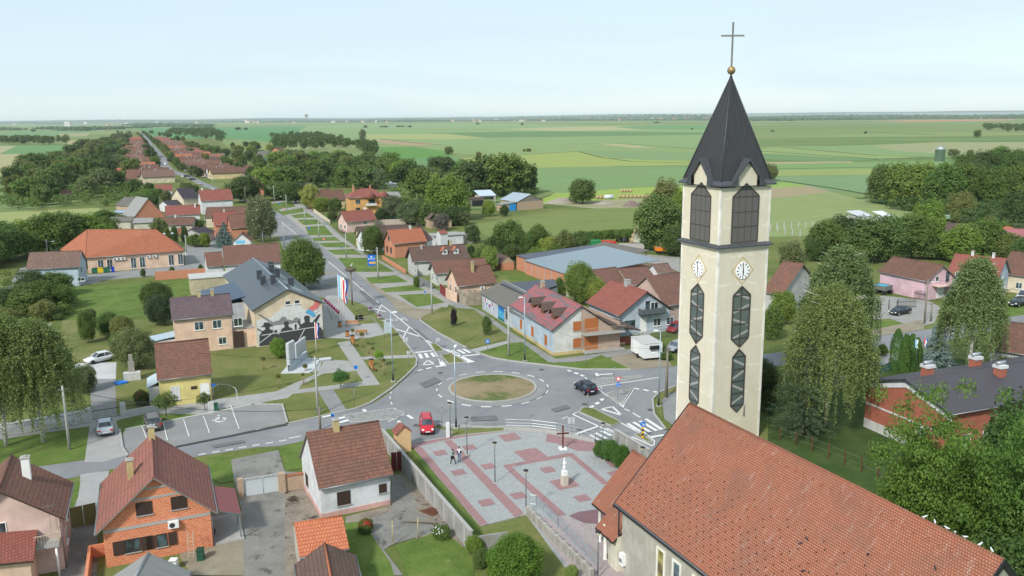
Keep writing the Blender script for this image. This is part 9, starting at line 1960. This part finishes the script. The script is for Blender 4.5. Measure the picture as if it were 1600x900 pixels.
for side in (-1,1):
    s =60
    while s < sum(seg)*.9:
        p,dr =along(s); nn =Vector((-dr.y,dr.x,0))*(1 if side <0 else -1); q =p + nn * rng.uniform(6.5,9)
        if (300< s <620 if side <0 else 180< s <700) or rng.random()<.35: st_.append(tree_at(FAR[rng.integers(3)],q,rng.uniform(6,10),rng.uniform(2.5,4.2),vary([MD,DK,OL][rng.integers(3)]),name='street_tree'))
        s += rng.uniform(22,38)
belt(st_,'street tree from the left along the village street','street trees of the village street')
gt =[]
for side in (-1,1):
    for k in range(40):
        s =rng.uniform(0,sum(seg)*.93); p,dr =along(s); nn =Vector((-dr.y,dr.x,0))*(1 if side <0 else -1); q =p + nn * rng.uniform(26,66); gt.append(tree_at(FAR[rng.integers(3)],q,rng.uniform(7,11),rng.uniform(3.4,5.2),vary([MD,DK,OL,MD][rng.integers(4)]),name='back_garden_tree',stem=.1))
belt(gt,'tree from the left in the back gardens of the village street','back garden trees of the village street')
def far_house(lab,x,y,w,h,wc,rc,name='town_house',cat='house',group='far town houses'):
    p =G(x,y); k =p.y / F_PX; b =MB(); W_,H_ =w * k,h * k; b.box(-W_ /2,W_ /2,0,14,0,H_ *.6,0); b.slab([(-W_ /2,-1,H_ *.6),(W_ /2,-1,H_ *.6),(W_ /2,7,H_),(-W_ /2,7,H_)],1,1).slab([(-W_ /2,15,H_ *.6),(W_ /2,15,H_ *.6),(W_ /2,7,H_),(-W_ /2,7,H_)],1,1); return tag(b.build(name,[plain(wc,.9,var=0),plain(rc,.9,var=0)],loc=p),lab,cat,group)
fh =[]
for k in range(120):
    x =rng.uniform(300,1330) if k <96 else rng.uniform(1340,1600); yb =np.interp(x,[0,300,700,1100,1600],[199,193.5,190.5,187.8,185.6])- rng.uniform(0,1.6 if x >400 else 3)
    if k >108: x =rng.uniform(20,300); yb =rng.uniform(192.5,197)
    fh.append((x,yb,rng.uniform(2.5,6),rng.uniform(1.8,3.2),[(.55,.5,.44),(.5,.42,.34),(.6,.6,.6)][rng.integers(3)],[(.42,.15,.09),(.36,.16,.11),(.4,.38,.36)][rng.integers(3)]))
fh.sort()
for i,f in enumerate(fh): far_house('%s tiny house from the left in the far town on the horizon'% ordn(i),*f)
p =G(105,198); k =p.y / F_PX; o =thing('apartment_block','pale apartment block standing alone on the far left horizon','building',p); b =MB().box(-4* k,4* k,0,30,0,7.4* k); b.build('wall',plain((.72,.66,.58),.9),o)
for i in range(4): MB().box(-3.4* k + i *1.8* k,-2.4* k + i *1.8* k,-.5,-.05,1.2* k,6.2* k).build('window_band',plain((.4,.4,.42),.5),o)
p =G(479,190); k =p.y / F_PX; o =thing('water_tower','dark flared water tower rising above the horizon','water tower',p); MB().lathe([(.9* k,0),(.7* k,4.5* k),(2.6* k,9.2* k),(2.7* k,11* k)],(0,0,0),18).build('tank_and_stem',plain((.32,.24,.22),.9),o); MB().tube((0,0,11* k),(0,0,11.9* k),.15* k,.1* k,6).build('mast',METAL,o)
p =G(383.5,192); k =p.y / F_PX; o =thing('village_church','tiny church with pale tower and pointed spire on the horizon','church',p); MB().box(-.7* k,.7* k,0,12,0,5* k).build('tower',plain((.72,.70,.66),.9),o); MB().lathe([(.8* k,5* k),(.02,8.5* k)],(0,6,0),4).build('spire',plain((.3,.25,.25),.9),o); MB().box(.8* k,6* k,0,14,0,2.2* k).build('nave',plain((.72,.68,.6),.9),o); MB().slab([(.7* k,-1,2.2* k),(6.1* k,-1,2.2* k),(6.1* k,7,3.6* k),(.7* k,7,3.6* k)],1).build('roof',plain((.5,.18,.12),.9),o)

# ------------------------------------------------------------------ the air
hb =MB().box(-26000,26000,-900,36000,-1.2,75)
hm =bpy.data.materials.new('haze'); hm.use_nodes =True; ht =hm.node_tree
ht.nodes.remove(ht.nodes['Principled BSDF']); pv_ =ht.nodes.new('ShaderNodeVolumePrincipled')
pv_.inputs['Color'].default_value =(.86,.93,1,1); pv_.inputs['Density'].default_value =.000045; pv_.inputs['Anisotropy'].default_value =.2
ht.links.new(pv_.outputs[0],ht.nodes['Material Output'].inputs['Volume'])
ho =hb.build('haze',hm); tag(ho,kind='stuff')
for o in list(bpy.data.objects):
    if '_x' in o: del o['_x']
